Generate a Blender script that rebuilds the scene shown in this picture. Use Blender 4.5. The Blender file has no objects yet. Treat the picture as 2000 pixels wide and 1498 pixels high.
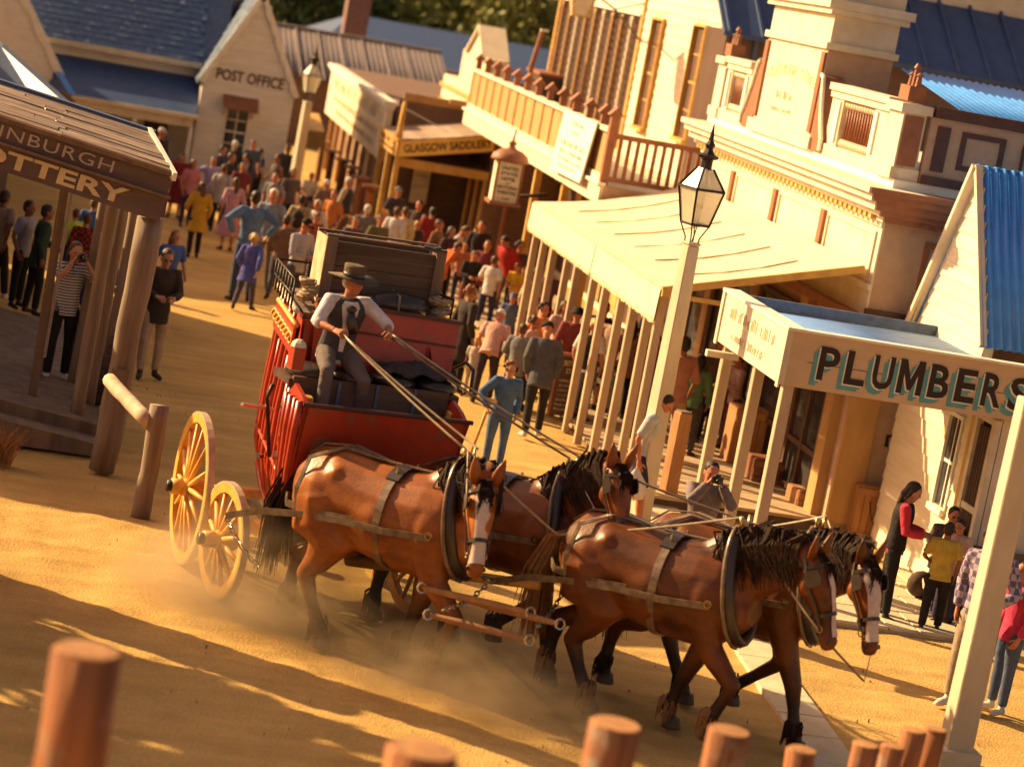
import bpy, math, random
import numpy as np
from mathutils import Vector, Matrix
random.seed(7)
R = math.radians
S = bpy.context.scene
C = S.collection

# ------------------------------------------------------------------ camera
CAM = Vector((0, 0, 6.6))
F_PX, ROLL, PITCH, YAW = 5000.0, R(10.5), R(8.956611), R(11.290193)
fw = Vector((math.sin(YAW)*math.cos(PITCH), math.cos(YAW)*math.cos(PITCH), -math.sin(PITCH)))
rt = Vector((math.cos(YAW), -math.sin(YAW), 0))
up = rt.cross(fw)
ix = rt*math.cos(ROLL) + up*math.sin(ROLL)
iy = -rt*math.sin(ROLL) + up*math.cos(ROLL)
cd = bpy.data.cameras.new('camera')
cam = bpy.data.objects.new('camera', cd)
C.objects.link(cam)
cam.matrix_world = Matrix(((ix.x, iy.x, -fw.x, CAM.x), (ix.y, iy.y, -fw.y, CAM.y), (ix.z, iy.z, -fw.z, CAM.z), (0, 0, 0, 1)))
cd.sensor_width = 36; cd.lens = F_PX/2000*36
cd.clip_start = 0.5; cd.clip_end = 2000
cd.dof.use_dof = True; cd.dof.focus_distance = 28.5; cd.dof.aperture_fstop = 1.2
S.camera = cam

# ------------------------------------------------------------------ light
SUN_AZ, SUN_EL = R(-54), R(27)
w = bpy.data.worlds.new('World'); S.world = w; w.use_nodes = True
nt = w.node_tree
sky = nt.nodes.new('ShaderNodeTexSky'); sky.sky_type = 'NISHITA'; sky.sun_disc = False
sky.sun_elevation = SUN_EL; sky.sun_rotation = SUN_AZ
sky.air_density = 1.0; sky.dust_density = 4.0; sky.ozone_density = 1.0
tn = nt.nodes.new('ShaderNodeMix'); tn.data_type = 'RGBA'; tn.blend_type = 'MULTIPLY'; tn.inputs[0].default_value = 1
tn.inputs[7].default_value = (1.38, .92, .68, 1)             # warm, dusty late-afternoon air
nt.links.new(sky.outputs[0], tn.inputs[6]); nt.links.new(tn.outputs[2], nt.nodes['Background'].inputs[0])
nt.nodes['Background'].inputs[1].default_value = 0.066
sl = bpy.data.lights.new('sun', 'SUN'); sl.energy = 5.0; sl.angle = R(0.5); sl.color = (1.0, 0.72, 0.35)
so = bpy.data.objects.new('sun', sl); C.objects.link(so)
sd = Vector((math.sin(SUN_AZ)*math.cos(SUN_EL), math.cos(SUN_AZ)*math.cos(SUN_EL), math.sin(SUN_EL)))
so.rotation_euler = sd.to_track_quat('Z', 'Y').to_euler(); so.location = sd*60
S.view_settings.view_transform = 'Standard'; S.view_settings.look = 'None'
S.view_settings.exposure = 1.12; S.view_settings.gamma = 1; S.view_settings.use_curve_mapping = False

# ------------------------------------------------------------------ helpers
def ray(px, py):
    dx, dy = px-1000, py-749
    return fw*F_PX + ix*dx - iy*dy
def at(px, py, x=None, y=None, z=None):
    r = ray(px, py)
    t = (z-CAM.z)/r.z if z is not None else (y-CAM.y)/r.y if y is not None else (x-CAM.x)/r.x
    return CAM + r*t

class MB:
    def __init__(s): s.v = []; s.f = []
    def add(s, vs, fs):
        n = len(s.v); s.v += [tuple(p) for p in vs]; s.f += [tuple(i+n for i in q) for q in fs]; return s
    def box(s, x0, x1, y0, y1, z0, z1):
        return s.add([(x0,y0,z0),(x1,y0,z0),(x1,y1,z0),(x0,y1,z0),(x0,y0,z1),(x1,y0,z1),(x1,y1,z1),(x0,y1,z1)],
                     [(3,2,1,0),(4,5,6,7),(0,1,5,4),(1,2,6,5),(2,3,7,6),(3,0,4,7)])
    def obox(s, M, sx, sy, sz):
        vs = [M @ Vector((a*sx/2, b*sy/2, c*sz/2)) for c in (-1,1) for a, b in ((-1,-1),(1,-1),(1,1),(-1,1))]
        return s.add(vs, [(3,2,1,0),(4,5,6,7),(0,1,5,4),(1,2,6,5),(2,3,7,6),(3,0,4,7)])
    def bar(s, p, q, a, b, upv=(0,0,1)):          # rectangular bar from p to q, a wide (side), b tall (along upv)
        p, q = Vector(p), Vector(q); d = q-p; L = d.length
        if L < 1e-6: return s
        d /= L; u = Vector(upv); sd_ = d.cross(u)
        if sd_.length < 1e-4: sd_ = d.cross(Vector((1,0,0)))
        sd_.normalize(); u = sd_.cross(d)
        M = Matrix((( sd_.x, d.x, u.x, (p.x+q.x)/2),(sd_.y, d.y, u.y, (p.y+q.y)/2),(sd_.z, d.z, u.z, (p.z+q.z)/2),(0,0,0,1)))
        return s.obox(M, a, L, b)
    def rings(s, rs, cap=True, closed=False):      # rs: list of lists of points (same count)
        n = len(rs[0]); base = len(s.v)
        for r in rs: s.v += [tuple(p) for p in r]
        m = len(rs)
        for i in range(m if closed else m-1):
            a = base+i*n; b = base+((i+1) % m)*n
            for k in range(n):
                s.f.append((a+k, a+(k+1) % n, b+(k+1) % n, b+k))
        if cap and not closed:
            s.f.append(tuple(base+k for k in reversed(range(n))))
            s.f.append(tuple(base+(m-1)*n+k for k in range(n)))
        return s
    def tube(s, pts, rad, n=8, side=None, flat=1.0, cap=True, closed=False):   # swept ellipse; flat scales the 2nd axis
        P = [Vector(p) for p in pts]; m = len(P)
        if not hasattr(rad, '__len__'): rad = [rad]*m
        fl = flat if hasattr(flat, '__len__') else [flat]*m
        rs = []; ref = Vector(side) if side is not None else None
        for i in range(m):
            if closed: t = P[(i+1) % m]-P[i-1]
            else: t = (P[min(i+1, m-1)]-P[max(i-1, 0)])
            t = t.normalized() if t.length > 1e-9 else Vector((0,0,1))
            if ref is None: ref = Vector((1,0,0)) if abs(t.x) < .8 else Vector((0,1,0))
            a = ref-t*ref.dot(t)
            if a.length < 1e-5: a = t.orthogonal()
            a.normalize(); b = t.cross(a)
            if side is None: ref = a
            rs.append([P[i]+a*(math.cos(2*math.pi*k/n)*rad[i])+b*(math.sin(2*math.pi*k/n)*rad[i]*fl[i]) for k in range(n)])
        return s.rings(rs, cap, closed)
    def band(s, pts, wdir, wid, th, closed=False): # flat strap: pts path, wdir width direction(s)
        P = [Vector(p) for p in pts]; m = len(P); rs = []
        for i in range(m):
            t = (P[(i+1) % m]-P[i-1]) if closed else (P[min(i+1, m-1)]-P[max(i-1, 0)])
            t.normalize(); wv = Vector(wdir[i] if isinstance(wdir, list) else wdir)
            wv = (wv-t*wv.dot(t)).normalized(); nv = t.cross(wv)
            rs.append([P[i]+wv*wid/2+nv*th/2, P[i]-wv*wid/2+nv*th/2, P[i]-wv*wid/2-nv*th/2, P[i]+wv*wid/2-nv*th/2])
        return s.rings(rs, True, closed)
    def lathe(s, prof, n=12, M=None):
        M = M or Matrix()
        return s.rings([[M @ Vector((r*math.cos(2*math.pi*k/n), r*math.sin(2*math.pi*k/n), z)) for k in range(n)] for r, z in prof])
    def prism(s, poly, h, M=None):                 # polygon in XY extruded along Z by h
        M = M or Matrix(); n = len(poly)
        a = [M @ Vector((x, y, 0)) for x, y in poly]; b = [M @ Vector((x, y, h)) for x, y in poly]
        return s.add(a+b, [tuple(reversed(range(n))), tuple(range(n, 2*n))]+[(i, (i+1) % n, n+(i+1) % n, n+i) for i in range(n)])
    def ball(s, c, rx, ry, rz, n=10, m=7, M=None):
        c = Vector(c); M = M or Matrix()
        return s.rings([[M @ (c+Vector((rx*math.sin(t)*math.cos(2*math.pi*k/n), ry*math.sin(t)*math.sin(2*math.pi*k/n), rz*math.cos(t)))) for k in range(n)]
                        for t in [math.pi-(0.08+(math.pi-0.16)*i/(m-1)) for i in range(m)]])
    def mesh(s, name, smooth=False):
        me = bpy.data.meshes.new(name); me.from_pydata(s.v, [], s.f); me.validate(); me.update()
        if smooth: me.polygons.foreach_set('use_smooth', [True]*len(me.polygons))
        return me
    def build(s, name, m, parent=None, smooth=False, local=False, bevel=0, label=None):
        return put(name, s.mesh(name, smooth), m, parent, local, bevel, label)

WM = {}
def wm(o):
    return WM.get(o.name, Matrix())
def put(name, me, m, parent=None, local=False, bevel=0, label=None, loc=None, rot=None, scale=None):
    o = bpy.data.objects.new(name, me); C.objects.link(o)
    if m is not None:
        if not me.materials: me.materials.append(m)
        elif me.materials[0] != m:
            o.material_slots[0].link = 'OBJECT'; o.material_slots[0].material = m
    if parent is not None:
        o.parent = parent
        if not local: o.matrix_parent_inverse = wm(parent).inverted()
    if loc is not None: o.location = loc
    if rot is not None: o.rotation_euler = rot
    if scale is not None: o.scale = scale
    if bevel:
        b = o.modifiers.new('bevel', 'BEVEL'); b.width = bevel; b.segments = 1; b.limit_method = 'ANGLE'
    if label: o['label'] = label
    return o
def thing(name, label, cat, loc=(0,0,0), rotz=0.0, group=None):
    o = bpy.data.objects.new(name, None); C.objects.link(o); o.empty_display_size = .2
    o.location = loc; o.rotation_euler = (0, 0, rotz)
    WM[o.name] = Matrix.Translation(loc) @ Matrix.Rotation(rotz, 4, 'Z')
    return tag(o, label, cat, group)
def tag(o, label, cat, group=None):
    o['label'] = label; o['category'] = cat
    if group: o['group'] = group
    return o
def structure(o): o['kind'] = 'structure'; return o
def stuff(o): o['kind'] = 'stuff'; return o

# ------------------------------------------------------------------ materials
def mat(name, c1, c2=None, scale=6.0, stretch=(1,1,1), rough=0.75, bump=0.0, bscale=None, metal=0.0, vary=0.0, spec=0.3, detail=5.0, lo=.35, hi=.68, coat=0, dirt=None):
    m = bpy.data.materials.new(name); m.use_nodes = True
    n = m.node_tree; b = n.nodes['Principled BSDF']; L = n.links.new
    b.inputs['Roughness'].default_value = rough; b.inputs['Metallic'].default_value = metal
    b.inputs['Specular IOR Level'].default_value = spec
    if coat: b.inputs['Coat Weight'].default_value = coat; b.inputs['Coat Roughness'].default_value = .15
    c2 = c2 or tuple(x*.75 for x in c1)
    tc = n.nodes.new('ShaderNodeTexCoord'); mp = n.nodes.new('ShaderNodeMapping')
    oi = n.nodes.new('ShaderNodeObjectInfo')
    L(tc.outputs['Object'], mp.inputs['Vector']); mp.inputs['Scale'].default_value = stretch
    if vary:
        vm = n.nodes.new('ShaderNodeVectorMath'); vm.operation = 'SCALE'; vm.inputs[0].default_value = (37, 19, 53)
        L(oi.outputs['Random'], vm.inputs['Scale']); L(vm.outputs[0], mp.inputs['Location'])
    nz = n.nodes.new('ShaderNodeTexNoise'); nz.inputs['Scale'].default_value = scale; nz.inputs['Detail'].default_value = detail
    nz.inputs['Roughness'].default_value = .62
    L(mp.outputs[0], nz.inputs['Vector'])
    rp = n.nodes.new('ShaderNodeValToRGB'); rp.color_ramp.elements[0].position = lo; rp.color_ramp.elements[1].position = hi
    rp.color_ramp.elements[0].color = (*c1, 1); rp.color_ramp.elements[1].color = (*c2, 1)
    L(nz.outputs['Fac'], rp.inputs[0]); out = rp.outputs[0]
    if dirt:
        n2 = n.nodes.new('ShaderNodeTexNoise'); n2.inputs['Scale'].default_value = dirt[1]; n2.inputs['Detail'].default_value = 6
        L(tc.outputs['Object'], n2.inputs['Vector'])
        r2 = n.nodes.new('ShaderNodeValToRGB'); r2.color_ramp.elements[0].position = dirt[2]; r2.color_ramp.elements[1].position = dirt[2]+.15
        L(n2.outputs['Fac'], r2.inputs[0])
        mx = n.nodes.new('ShaderNodeMix'); mx.data_type = 'RGBA'; mx.inputs[7].default_value = (*dirt[0], 1)
        L(r2.outputs[0], mx.inputs[0]); L(out, mx.inputs[6]); out = mx.outputs[2]
    if vary:
        hs = n.nodes.new('ShaderNodeHueSaturation'); mr = n.nodes.new('ShaderNodeMapRange')
        mr.inputs[3].default_value = 1-vary; mr.inputs[4].default_value = 1+vary
        L(oi.outputs['Random'], mr.inputs[0]); L(mr.outputs[0], hs.inputs['Value']); L(out, hs.inputs['Color']); out = hs.outputs[0]
    L(out, b.inputs['Base Color'])
    if bump:
        bp = n.nodes.new('ShaderNodeBump'); bp.inputs['Strength'].default_value = bump; bp.inputs['Distance'].default_value = .03
        if bscale:
            n3 = n.nodes.new('ShaderNodeTexNoise'); n3.inputs['Scale'].default_value = bscale; n3.inputs['Detail'].default_value = 6
            L(mp.outputs[0], n3.inputs['Vector']); L(n3.outputs['Fac'], bp.inputs['Height'])
        else: L(nz.outputs['Fac'], bp.inputs['Height'])
        L(bp.outputs[0], b.inputs['Normal'])
    return m
def glass(name, c, rough=.08):
    return mat(name, c, tuple(x*1.5 for x in c), 2.0, rough=rough, spec=.6)

M = {}
M['cream'] = mat('cream_paint', (.70,.61,.46), (.58,.49,.36), 3, rough=.6, bump=.15, bscale=30, dirt=((.45,.33,.2),2.2,.62))
M['board'] = mat('weatherboard_paint', (.76,.66,.48), (.64,.54,.38), 2.5, (1,4,4), rough=.65, vary=.06, bump=.2, bscale=18, dirt=((.5,.4,.27),1.5,.63))
M['pboard'] = mat('post_office_paint', (.78,.74,.66), (.66,.61,.52), 2.5, (1,4,4), rough=.65, vary=.05, bump=.15, bscale=18)
M['white'] = mat('white_paint', (.80,.76,.66), (.70,.64,.52), 5, rough=.6)
M['ochre'] = mat('ochre_paint', (.60,.36,.10), (.46,.26,.07), 4, rough=.6, vary=.06, bump=.15, bscale=25)
M['signyellow'] = mat('yellow_sign_paint', (.85,.56,.14), (.74,.46,.10), 4, rough=.6)
M['awnpost'] = mat('buff_awning_post', (.50,.37,.25), (.42,.30,.20), 4, (1,1,.3), rough=.65, vary=.1, bump=.2, bscale=25)
M['panel'] = mat('tan_panel_paint', (.46,.27,.11), (.36,.20,.08), 4, (1,1,.3), rough=.6, vary=.06)
M['trim'] = mat('brown_trim_paint', (.30,.12,.06), (.22,.085,.045), 5, rough=.55, vary=.06)
M['dtrim'] = mat('dark_trim_paint', (.10,.045,.035), (.07,.03,.025), 5, rough=.5)
M['pink'] = mat('pinkish_stucco', (.50,.33,.22), (.42,.27,.18), 4, rough=.75, bump=.2, bscale=40)
M['wood'] = mat('weathered_timber', (.22,.15,.10), (.12,.078,.055), 5, (1,1,.12), rough=.8, bump=.6, vary=.15)
M['plank'] = mat('boardwalk_timber', (.52,.38,.24), (.34,.23,.14), 5, (.15,1.2,1), rough=.85, bump=.4, vary=.18)
M['log'] = mat('debarked_log', (.28,.20,.145), (.15,.105,.075), 5, (1.5,1.5,.12), rough=.8, bump=.5, vary=.1)
M['stake'] = mat('red_gum_stake', (.33,.13,.055), (.14,.055,.028), 6, (2.2,2.2,.10), rough=.9, bump=1.0, vary=.22, dirt=((.26,.20,.15),4,.58))
M['crate'] = mat('crate_timber', (.44,.22,.09), (.30,.14,.06), 6, (1,1,.3), rough=.75, bump=.35, vary=.14)
M['gcrate'] = mat('grey_crate_timber', (.135,.085,.060), (.085,.052,.038), 6, (.15,1,1), rough=.8, bump=.5, vary=.14)
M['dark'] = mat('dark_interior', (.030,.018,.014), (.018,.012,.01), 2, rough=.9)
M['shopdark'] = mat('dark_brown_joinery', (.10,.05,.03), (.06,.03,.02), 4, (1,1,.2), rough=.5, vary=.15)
M['pane'] = glass('window_glass', (.035,.032,.034))
M['blueroof'] = mat('blue_corrugated_iron', (.07,.31,.84), (.055,.24,.68), 3, rough=.35, metal=.0, spec=.6, bump=.1, dirt=((.16,.12,.12),4,.70))
M['paleroof'] = mat('pale_corrugated_iron', (.24,.44,.86), (.19,.36,.74), 3, rough=.38, metal=.1, spec=.6, dirt=((.25,.22,.2),6,.72))  # blue of the reflected sky is put into the base colour
M['slate'] = mat('grey_shingles', (.10,.155,.27), (.06,.095,.17), 7, rough=.4, spec=.5, vary=.25)
M['greyroof'] = mat('grey_shingle_sheet', (.11,.15,.24), (.07,.095,.16), 8, rough=.5, spec=.5)
M['darkroof'] = mat('slate_blue_roof', (.045,.085,.20), (.032,.062,.15), 4, rough=.5, spec=.5)
M['rust'] = mat('rusty_shingle', (.42,.31,.23), (.20,.12,.085), 8, (.25,1.5,1), rough=.7, vary=.25, bump=.4)
M['canvas'] = mat('cream_canvas', (.74,.62,.42), (.66,.54,.35), 2.2, rough=.85, bump=.25, bscale=9, dirt=((.6,.45,.25),1.2,.66))
M['text'] = mat('dark_lettering', (.035,.02,.018), rough=.6)
M['faint'] = mat('faded_lettering', (.58,.50,.34), (.50,.42,.28), 8, rough=.7)
M['teal'] = mat('teal_lettering', (.13,.36,.38), (.10,.30,.32), 8, rough=.6)
M['gold'] = mat('pale_gold_lettering', (.62,.50,.28), (.52,.40,.2), 8, rough=.6)
M['grey_letter'] = mat('grey_lettering', (.46,.38,.30), (.36,.29,.22), 8, rough=.7)
M['iron'] = mat('black_iron', (.025,.022,.022), (.05,.035,.03), 9, rough=.45, metal=.4)
M['lampglass'] = mat('hazy_lamp_glass', (.62,.55,.42), (.5,.44,.33), 4, rough=.25, spec=.5)
M['red'] = mat('coach_red_paint', (.44,.045,.018), (.33,.035,.015), 4, rough=.35, spec=.5, bump=.08, bscale=20, dirt=((.22,.09,.05),4,.58))
M['yellow'] = mat('wheel_yellow_paint', (.70,.38,.06), (.56,.28,.045), 8, rough=.5, spec=.4, dirt=((.42,.27,.12),7,.55))
M['tyre'] = mat('steel_tyre', (.52,.42,.28), (.38,.30,.2), 8, rough=.5, metal=.2)
M['leather'] = mat('black_leather', (.028,.018,.014), (.045,.028,.02), 12, rough=.33, spec=.6)
M['strap'] = mat('shine_toned_strap', (.10,.06,.036), (.27,.185,.115), 9, rough=.28, spec=.7)  # pale tone puts the shine of the leather into the colour
M['rein'] = mat('pale_rein_leather', (.46,.36,.24), (.32,.23,.14), 10, rough=.45, spec=.5)
M['brass'] = mat('brass_fitting', (.75,.5,.18), rough=.25, metal=1)
M['steel'] = mat('bright_chain_steel', (.5,.46,.4), rough=.3, metal=1)
# ------------------------------------------------------------------ text and wall helpers
def text(body, p0, p1, h, m, parent, nrm, name='lettering', bold=0.0, depth=.006, spacing=1.0):
    """flat lettering running from p0 to p1 (its baseline), cap height h, facing nrm"""
    cu = bpy.data.curves.new('t', 'FONT'); cu.body = body; cu.size = 1; cu.offset = bold; cu.extrude = .5; cu.space_character = spacing; cu.resolution_u = 3
    to = bpy.data.objects.new('t', cu); C.objects.link(to)
    dg = bpy.context.evaluated_depsgraph_get(); dg.update()
    me = bpy.data.meshes.new_from_object(to.evaluated_get(dg)); me.name = name
    bpy.data.objects.remove(to); bpy.data.curves.remove(cu)
    co = np.zeros(len(me.vertices)*3); me.vertices.foreach_get('co', co); co = co.reshape(-1, 3)
    x0, x1 = co[:,0].min(), co[:,0].max(); z0 = co[:,2].min(); z1 = co[:,2].max()
    p0, p1, nrm = Vector(p0), Vector(p1), Vector(nrm).normalized()
    d = p1-p0; u = nrm.cross(d.normalized())
    yb = co[:,1].min(); yh = max(co[:,1].max()-yb, .1)
    a = (co[:,0]-x0)/(x1-x0); b = (co[:,1]-yb)/yh*h; c = (co[:,2]-z0)/(z1-z0)*depth
    out = np.array(p0)[None]+a[:,None]*np.array(d)[None]+b[:,None]*np.array(u)[None]+c[:,None]*np.array(nrm)[None]
    me.vertices.foreach_set('co', out.ravel()); me.update()
    return put(name, me, m, parent)
def strokes(p0, d, u, nrm, rows, m, parent, seed=1, name='lettering', dens=.62):
    """rows of worn, unreadable letter strokes on a face: rows = [(along0, along1, base, height)]"""
    rg = random.Random(seed); b = MB(); d, u, nrm = Vector(d).normalized(), Vector(u).normalized(), Vector(nrm).normalized(); p0 = Vector(p0)
    for a0, a1, z, h in rows:
        a = a0
        while a < a1:
            wd = h*rg.uniform(.12, .2); p = p0+d*a+u*(z+h*rg.uniform(.0,.1))+nrm*.003
            hh = h*rg.uniform(.6, 1)
            if rg.random() < dens: b.bar(p, p+u*hh, wd, .006, nrm)
            if rg.random() < .4: q = p+u*hh*rg.choice((.02, .5, .95)); b.bar(q, q+d*h*.45, h*.13, .006, nrm)
            a += h*rg.uniform(.26, .5)
    return stuff(b.build(name, m, parent))
_bm = {}
def board_mesh(h, t, k=0.35):
    key = (round(h, 3), t)
    if key not in _bm:
        b = MB(); pr = [(0,0),(-t,0),(-t*k,h+.012),(0,h+.012)]
        b.add([(x, y, z) for x in (0,1) for y, z in pr], [(0,3,2,1),(4,5,6,7),(0,1,5,4),(1,2,6,5),(2,3,7,6),(3,0,4,7)])
        _bm[key] = b.mesh('board')
    return _bm[key]
def boards(parent, face, plane, z0, z1, h, m, spans, t=.024, name='board', lump=False):
    """lapped weatherboards. face '-x' or '-y'; spans(z) -> list of (a, b) along the wall at height z"""
    me = board_mesh(h, t); z = z0; lb = MB()
    while z < z1-.02:
        for a, b in spans(z+h*.5):
            if b-a < .03: continue
            if lump:
                pr = [(0,0),(-t,0),(-t*.35,h+.012),(0,h+.012)]
                vs = [((plane+d, q, z+zz) if face == '-x' else (q, plane+d, z+zz)) for q in (a, b) for d, zz in pr]
                lb.add(vs, [(0,3,2,1),(4,5,6,7),(0,1,5,4),(1,2,6,5),(2,3,7,6),(3,0,4,7)]); continue
            if face == '-x': put(name, me, m, parent, loc=(plane, b, z), rot=(0,0,-math.pi/2), scale=(b-a,1,1))
            else: put(name, me, m, parent, loc=(a, plane, z), scale=(b-a,1,1))
        z += h
    if lump: stuff(lb.build('weatherboards', m, parent))
def cut(a, b, holes):
    """spans of [a,b] minus the holes"""
    out = []; x = a
    for p, q in sorted(holes):
        if p > x: out.append((x, min(p, b)))
        x = max(x, q)
    if x < b: out.append((x, b))
    return out
def corrugated(name, m, parent, p0, du, dv, nu, amp=.018, per=8, local=False):
    """sheet from p0 spanned by du (across the ribs) and dv (along the ribs) with a wavy section and thickness"""
    p0, du, dv = Vector(p0), Vector(du), Vector(dv); n = du.cross(dv).normalized()
    if n.z < 0: n = -n
    rs = []; k = nu*per
    for lay in (1, 0):
        for e in (0, 1):
            rs.append([p0+du*(i/k)+dv*e+n*(amp*math.sin(2*math.pi*i/per)-(0 if lay else .006)) for i in range(k+1)])
    b = MB(); N = k+1
    for r in rs: b.v += [tuple(p) for p in r]
    for i in range(k):
        b.f.append((i, i+1, N+i+1, N+i)); b.f.append((2*N+i, 3*N+i, 3*N+i+1, 2*N+i+1))
        b.f.append((i, 2*N+i, 2*N+i+1, i+1)); b.f.append((N+i, N+i+1, 3*N+i+1, 3*N+i))
    return b.build(name, m, parent, smooth=True, local=local)
def sash(parent, face, plane, a0, a1, z0, z1, cols, rows, fm, pm, fw_=.05, depth=.05):
    """window frame with glazing bars and pane; children of parent"""
    f = MB()
    def bx(a, b, p, q, d0, d1):
        if face == '-x': f.box(plane+d0, plane+d1, a, b, p, q)
        else: f.box(a, b, plane+d0, plane+d1, p, q)
    bx(a0-fw_, a0, z0-fw_, z1+fw_, -depth, .02); bx(a1, a1+fw_, z0-fw_, z1+fw_, -depth, .02)
    bx(a0, a1, z1, z1+fw_, -depth, .02); bx(a0-.04, a1+.04, z0-fw_-.03, z0, -depth-.05, .02)
    for i in range(1, cols): x = a0+(a1-a0)*i/cols; bx(x-.012, x+.012, z0, z1, -.012, .015)
    for j in range(1, rows):
        z = z0+(z1-z0)*j/rows; e = .02 if j*2 == rows else .012
        for i in range(cols): bx(a0+(a1-a0)*i/cols+.013, a0+(a1-a0)*(i+1)/cols-.013, z-e, z+e, -.012, .015)
    wn = f.build('window', fm, parent)
    g = MB()
    if face == '-x': g.box(plane-.006, plane-.002, a0, a1, z0, z1)
    else: g.box(a0, a1, plane-.006, plane-.002, z0, z1)
    g.build('pane', pm, wn); return wn
# ------------------------------------------------------------------ ground
def grid_axis(lo, a, b, hi, step):
    x = [a+i*step for i in range(int((b-a)/step)+1)]
    q = []; d = step; v = x[-1]
    while v < hi: d *= 1.35; v = min(v+d, hi); q.append(v)
    p = []; d = step; v = x[0]
    while v > lo: d *= 1.35; v = max(v-d, lo); p.append(v)
    return np.array(list(reversed(p))+x+q)
def vnoise(x, y, seed):
    rg = np.random.RandomState(seed); T = rg.rand(256, 256)
    xi = np.floor(x).astype(int); yi = np.floor(y).astype(int); fx = x-xi; fy = y-yi
    fx = fx*fx*(3-2*fx); fy = fy*fy*(3-2*fy); g = lambda i, j: T[i % 256, j % 256]
    return (g(xi,yi)*(1-fx)+g(xi+1,yi)*fx)*(1-fy)+(g(xi,yi+1)*(1-fx)+g(xi+1,yi+1)*fx)*fy
gx = grid_axis(-600, -4.0, 12.5, 600, .075); gy = grid_axis(-300, 13.5, 36, 900, .075)
GX, GY = np.meshgrid(gx, gy)
al = (GX*.80-GY*.60); ac = (GX*.60+GY*.80)            # along and across the coach's track
near = np.clip((12.6-GX)/1.5, 0, 1)*np.clip((GX+4)/1, 0, 1)*np.clip((40-GY)/5, 0, 1)*np.clip((GY-13.4)/.5, 0, 1)
track = np.exp(-((ac-21.2)/2.6)**2)
GZ = near*(.022*(vnoise(GX*.9, GY*.9, 1)-.5)+.016*(vnoise(GX*3.1, GY*3.1, 2)-.5)+.010*(vnoise(GX*9, GY*9, 3)-.5)
     + (.25+.75*track)*(.034*(vnoise(al*.22+9, ac*2.6, 4)-.5)+.026*(vnoise(al*.5, ac*6.5, 5)-.5)))
GZ += near*(.3+.7*track)*.045*np.clip(vnoise(GX*4.2+3, GY*4.2, 7)-.62, -.4, .0)*1.0      # hoof pocks
for k_ in (-1.0, .95): GZ -= near*.035*np.exp(-((ac-20.9-k_+.10*np.sin(al*.8))/.075)**2)       # wheel ruts
GZ -= near*.03
nx, ny = len(gx), len(gy)
me = bpy.data.meshes.new('street_ground')
me.vertices.add(nx*ny); me.vertices.foreach_set('co', np.stack([GX, GY, GZ], -1).ravel())
i, j = np.meshgrid(np.arange(nx-1), np.arange(ny-1)); a = (j*nx+i).ravel()
q = np.stack([a, a+1, a+nx+1, a+nx], -1)
me.loops.add(q.size); me.loops.foreach_set('vertex_index', q.ravel())
me.polygons.add(len(q)); me.polygons.foreach_set('loop_start', np.arange(0, q.size, 4)); me.polygons.foreach_set('use_smooth', np.ones(len(q), bool))
me.update(calc_edges=True)
def dirt_mat():
    m = mat('packed_orange_dirt', (.56,.36,.125), (.45,.275,.09), .7, rough=.95, spec=.1, detail=8)
    n = m.node_tree; b = n.nodes['Principled BSDF']; L = n.links.new
    src = b.inputs['Base Color'].links[0].from_socket
    tc = n.nodes.new('ShaderNodeTexCoord')
    mp = n.nodes.new('ShaderNodeMapping'); mp.inputs['Rotation'].default_value = (0,0,R(36.9)); mp.inputs['Scale'].default_value = (.25,2.2,1)
    L(tc.outputs['Object'], mp.inputs[0])
    s1 = n.nodes.new('ShaderNodeTexNoise'); s1.inputs['Scale'].default_value = 1.4; s1.inputs['Detail'].default_value = 7; L(mp.outputs[0], s1.inputs['Vector'])
    s2 = n.nodes.new('ShaderNodeTexNoise'); s2.inputs['Scale'].default_value = 38; s2.inputs['Detail'].default_value = 5; L(tc.outputs['Object'], s2.inputs['Vector'])
    ad = n.nodes.new('ShaderNodeMath'); ad.operation = 'ADD'; L(s1.outputs['Fac'], ad.inputs[0]); L(s2.outputs['Fac'], ad.inputs[1])
    r = n.nodes.new('ShaderNodeMapRange'); r.inputs[1].default_value = .7; r.inputs[2].default_value = 1.3; r.inputs[3].default_value = .78; r.inputs[4].default_value = 1.2
    L(ad.outputs[0], r.inputs[0])
    mx = n.nodes.new('ShaderNodeVectorMath'); mx.operation = 'SCALE'; L(src, mx.inputs[0]); L(r.outputs[0], mx.inputs['Scale']); L(mx.outputs[0], b.inputs['Base Color'])
    bp = n.nodes.new('ShaderNodeBump'); bp.inputs['Strength'].default_value = .7; bp.inputs['Distance'].default_value = .02
    L(s2.outputs['Fac'], bp.inputs['Height']); L(bp.outputs[0], b.inputs['Normal'])
    return m
M['dirt'] = dirt_mat()
structure(put('street_ground', me, M['dirt']))
M['pale'] = mat('pale_flagstone', (.66,.55,.37), (.54,.43,.28), 3, rough=.9, bump=.3, bscale=25, vary=.06)
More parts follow.
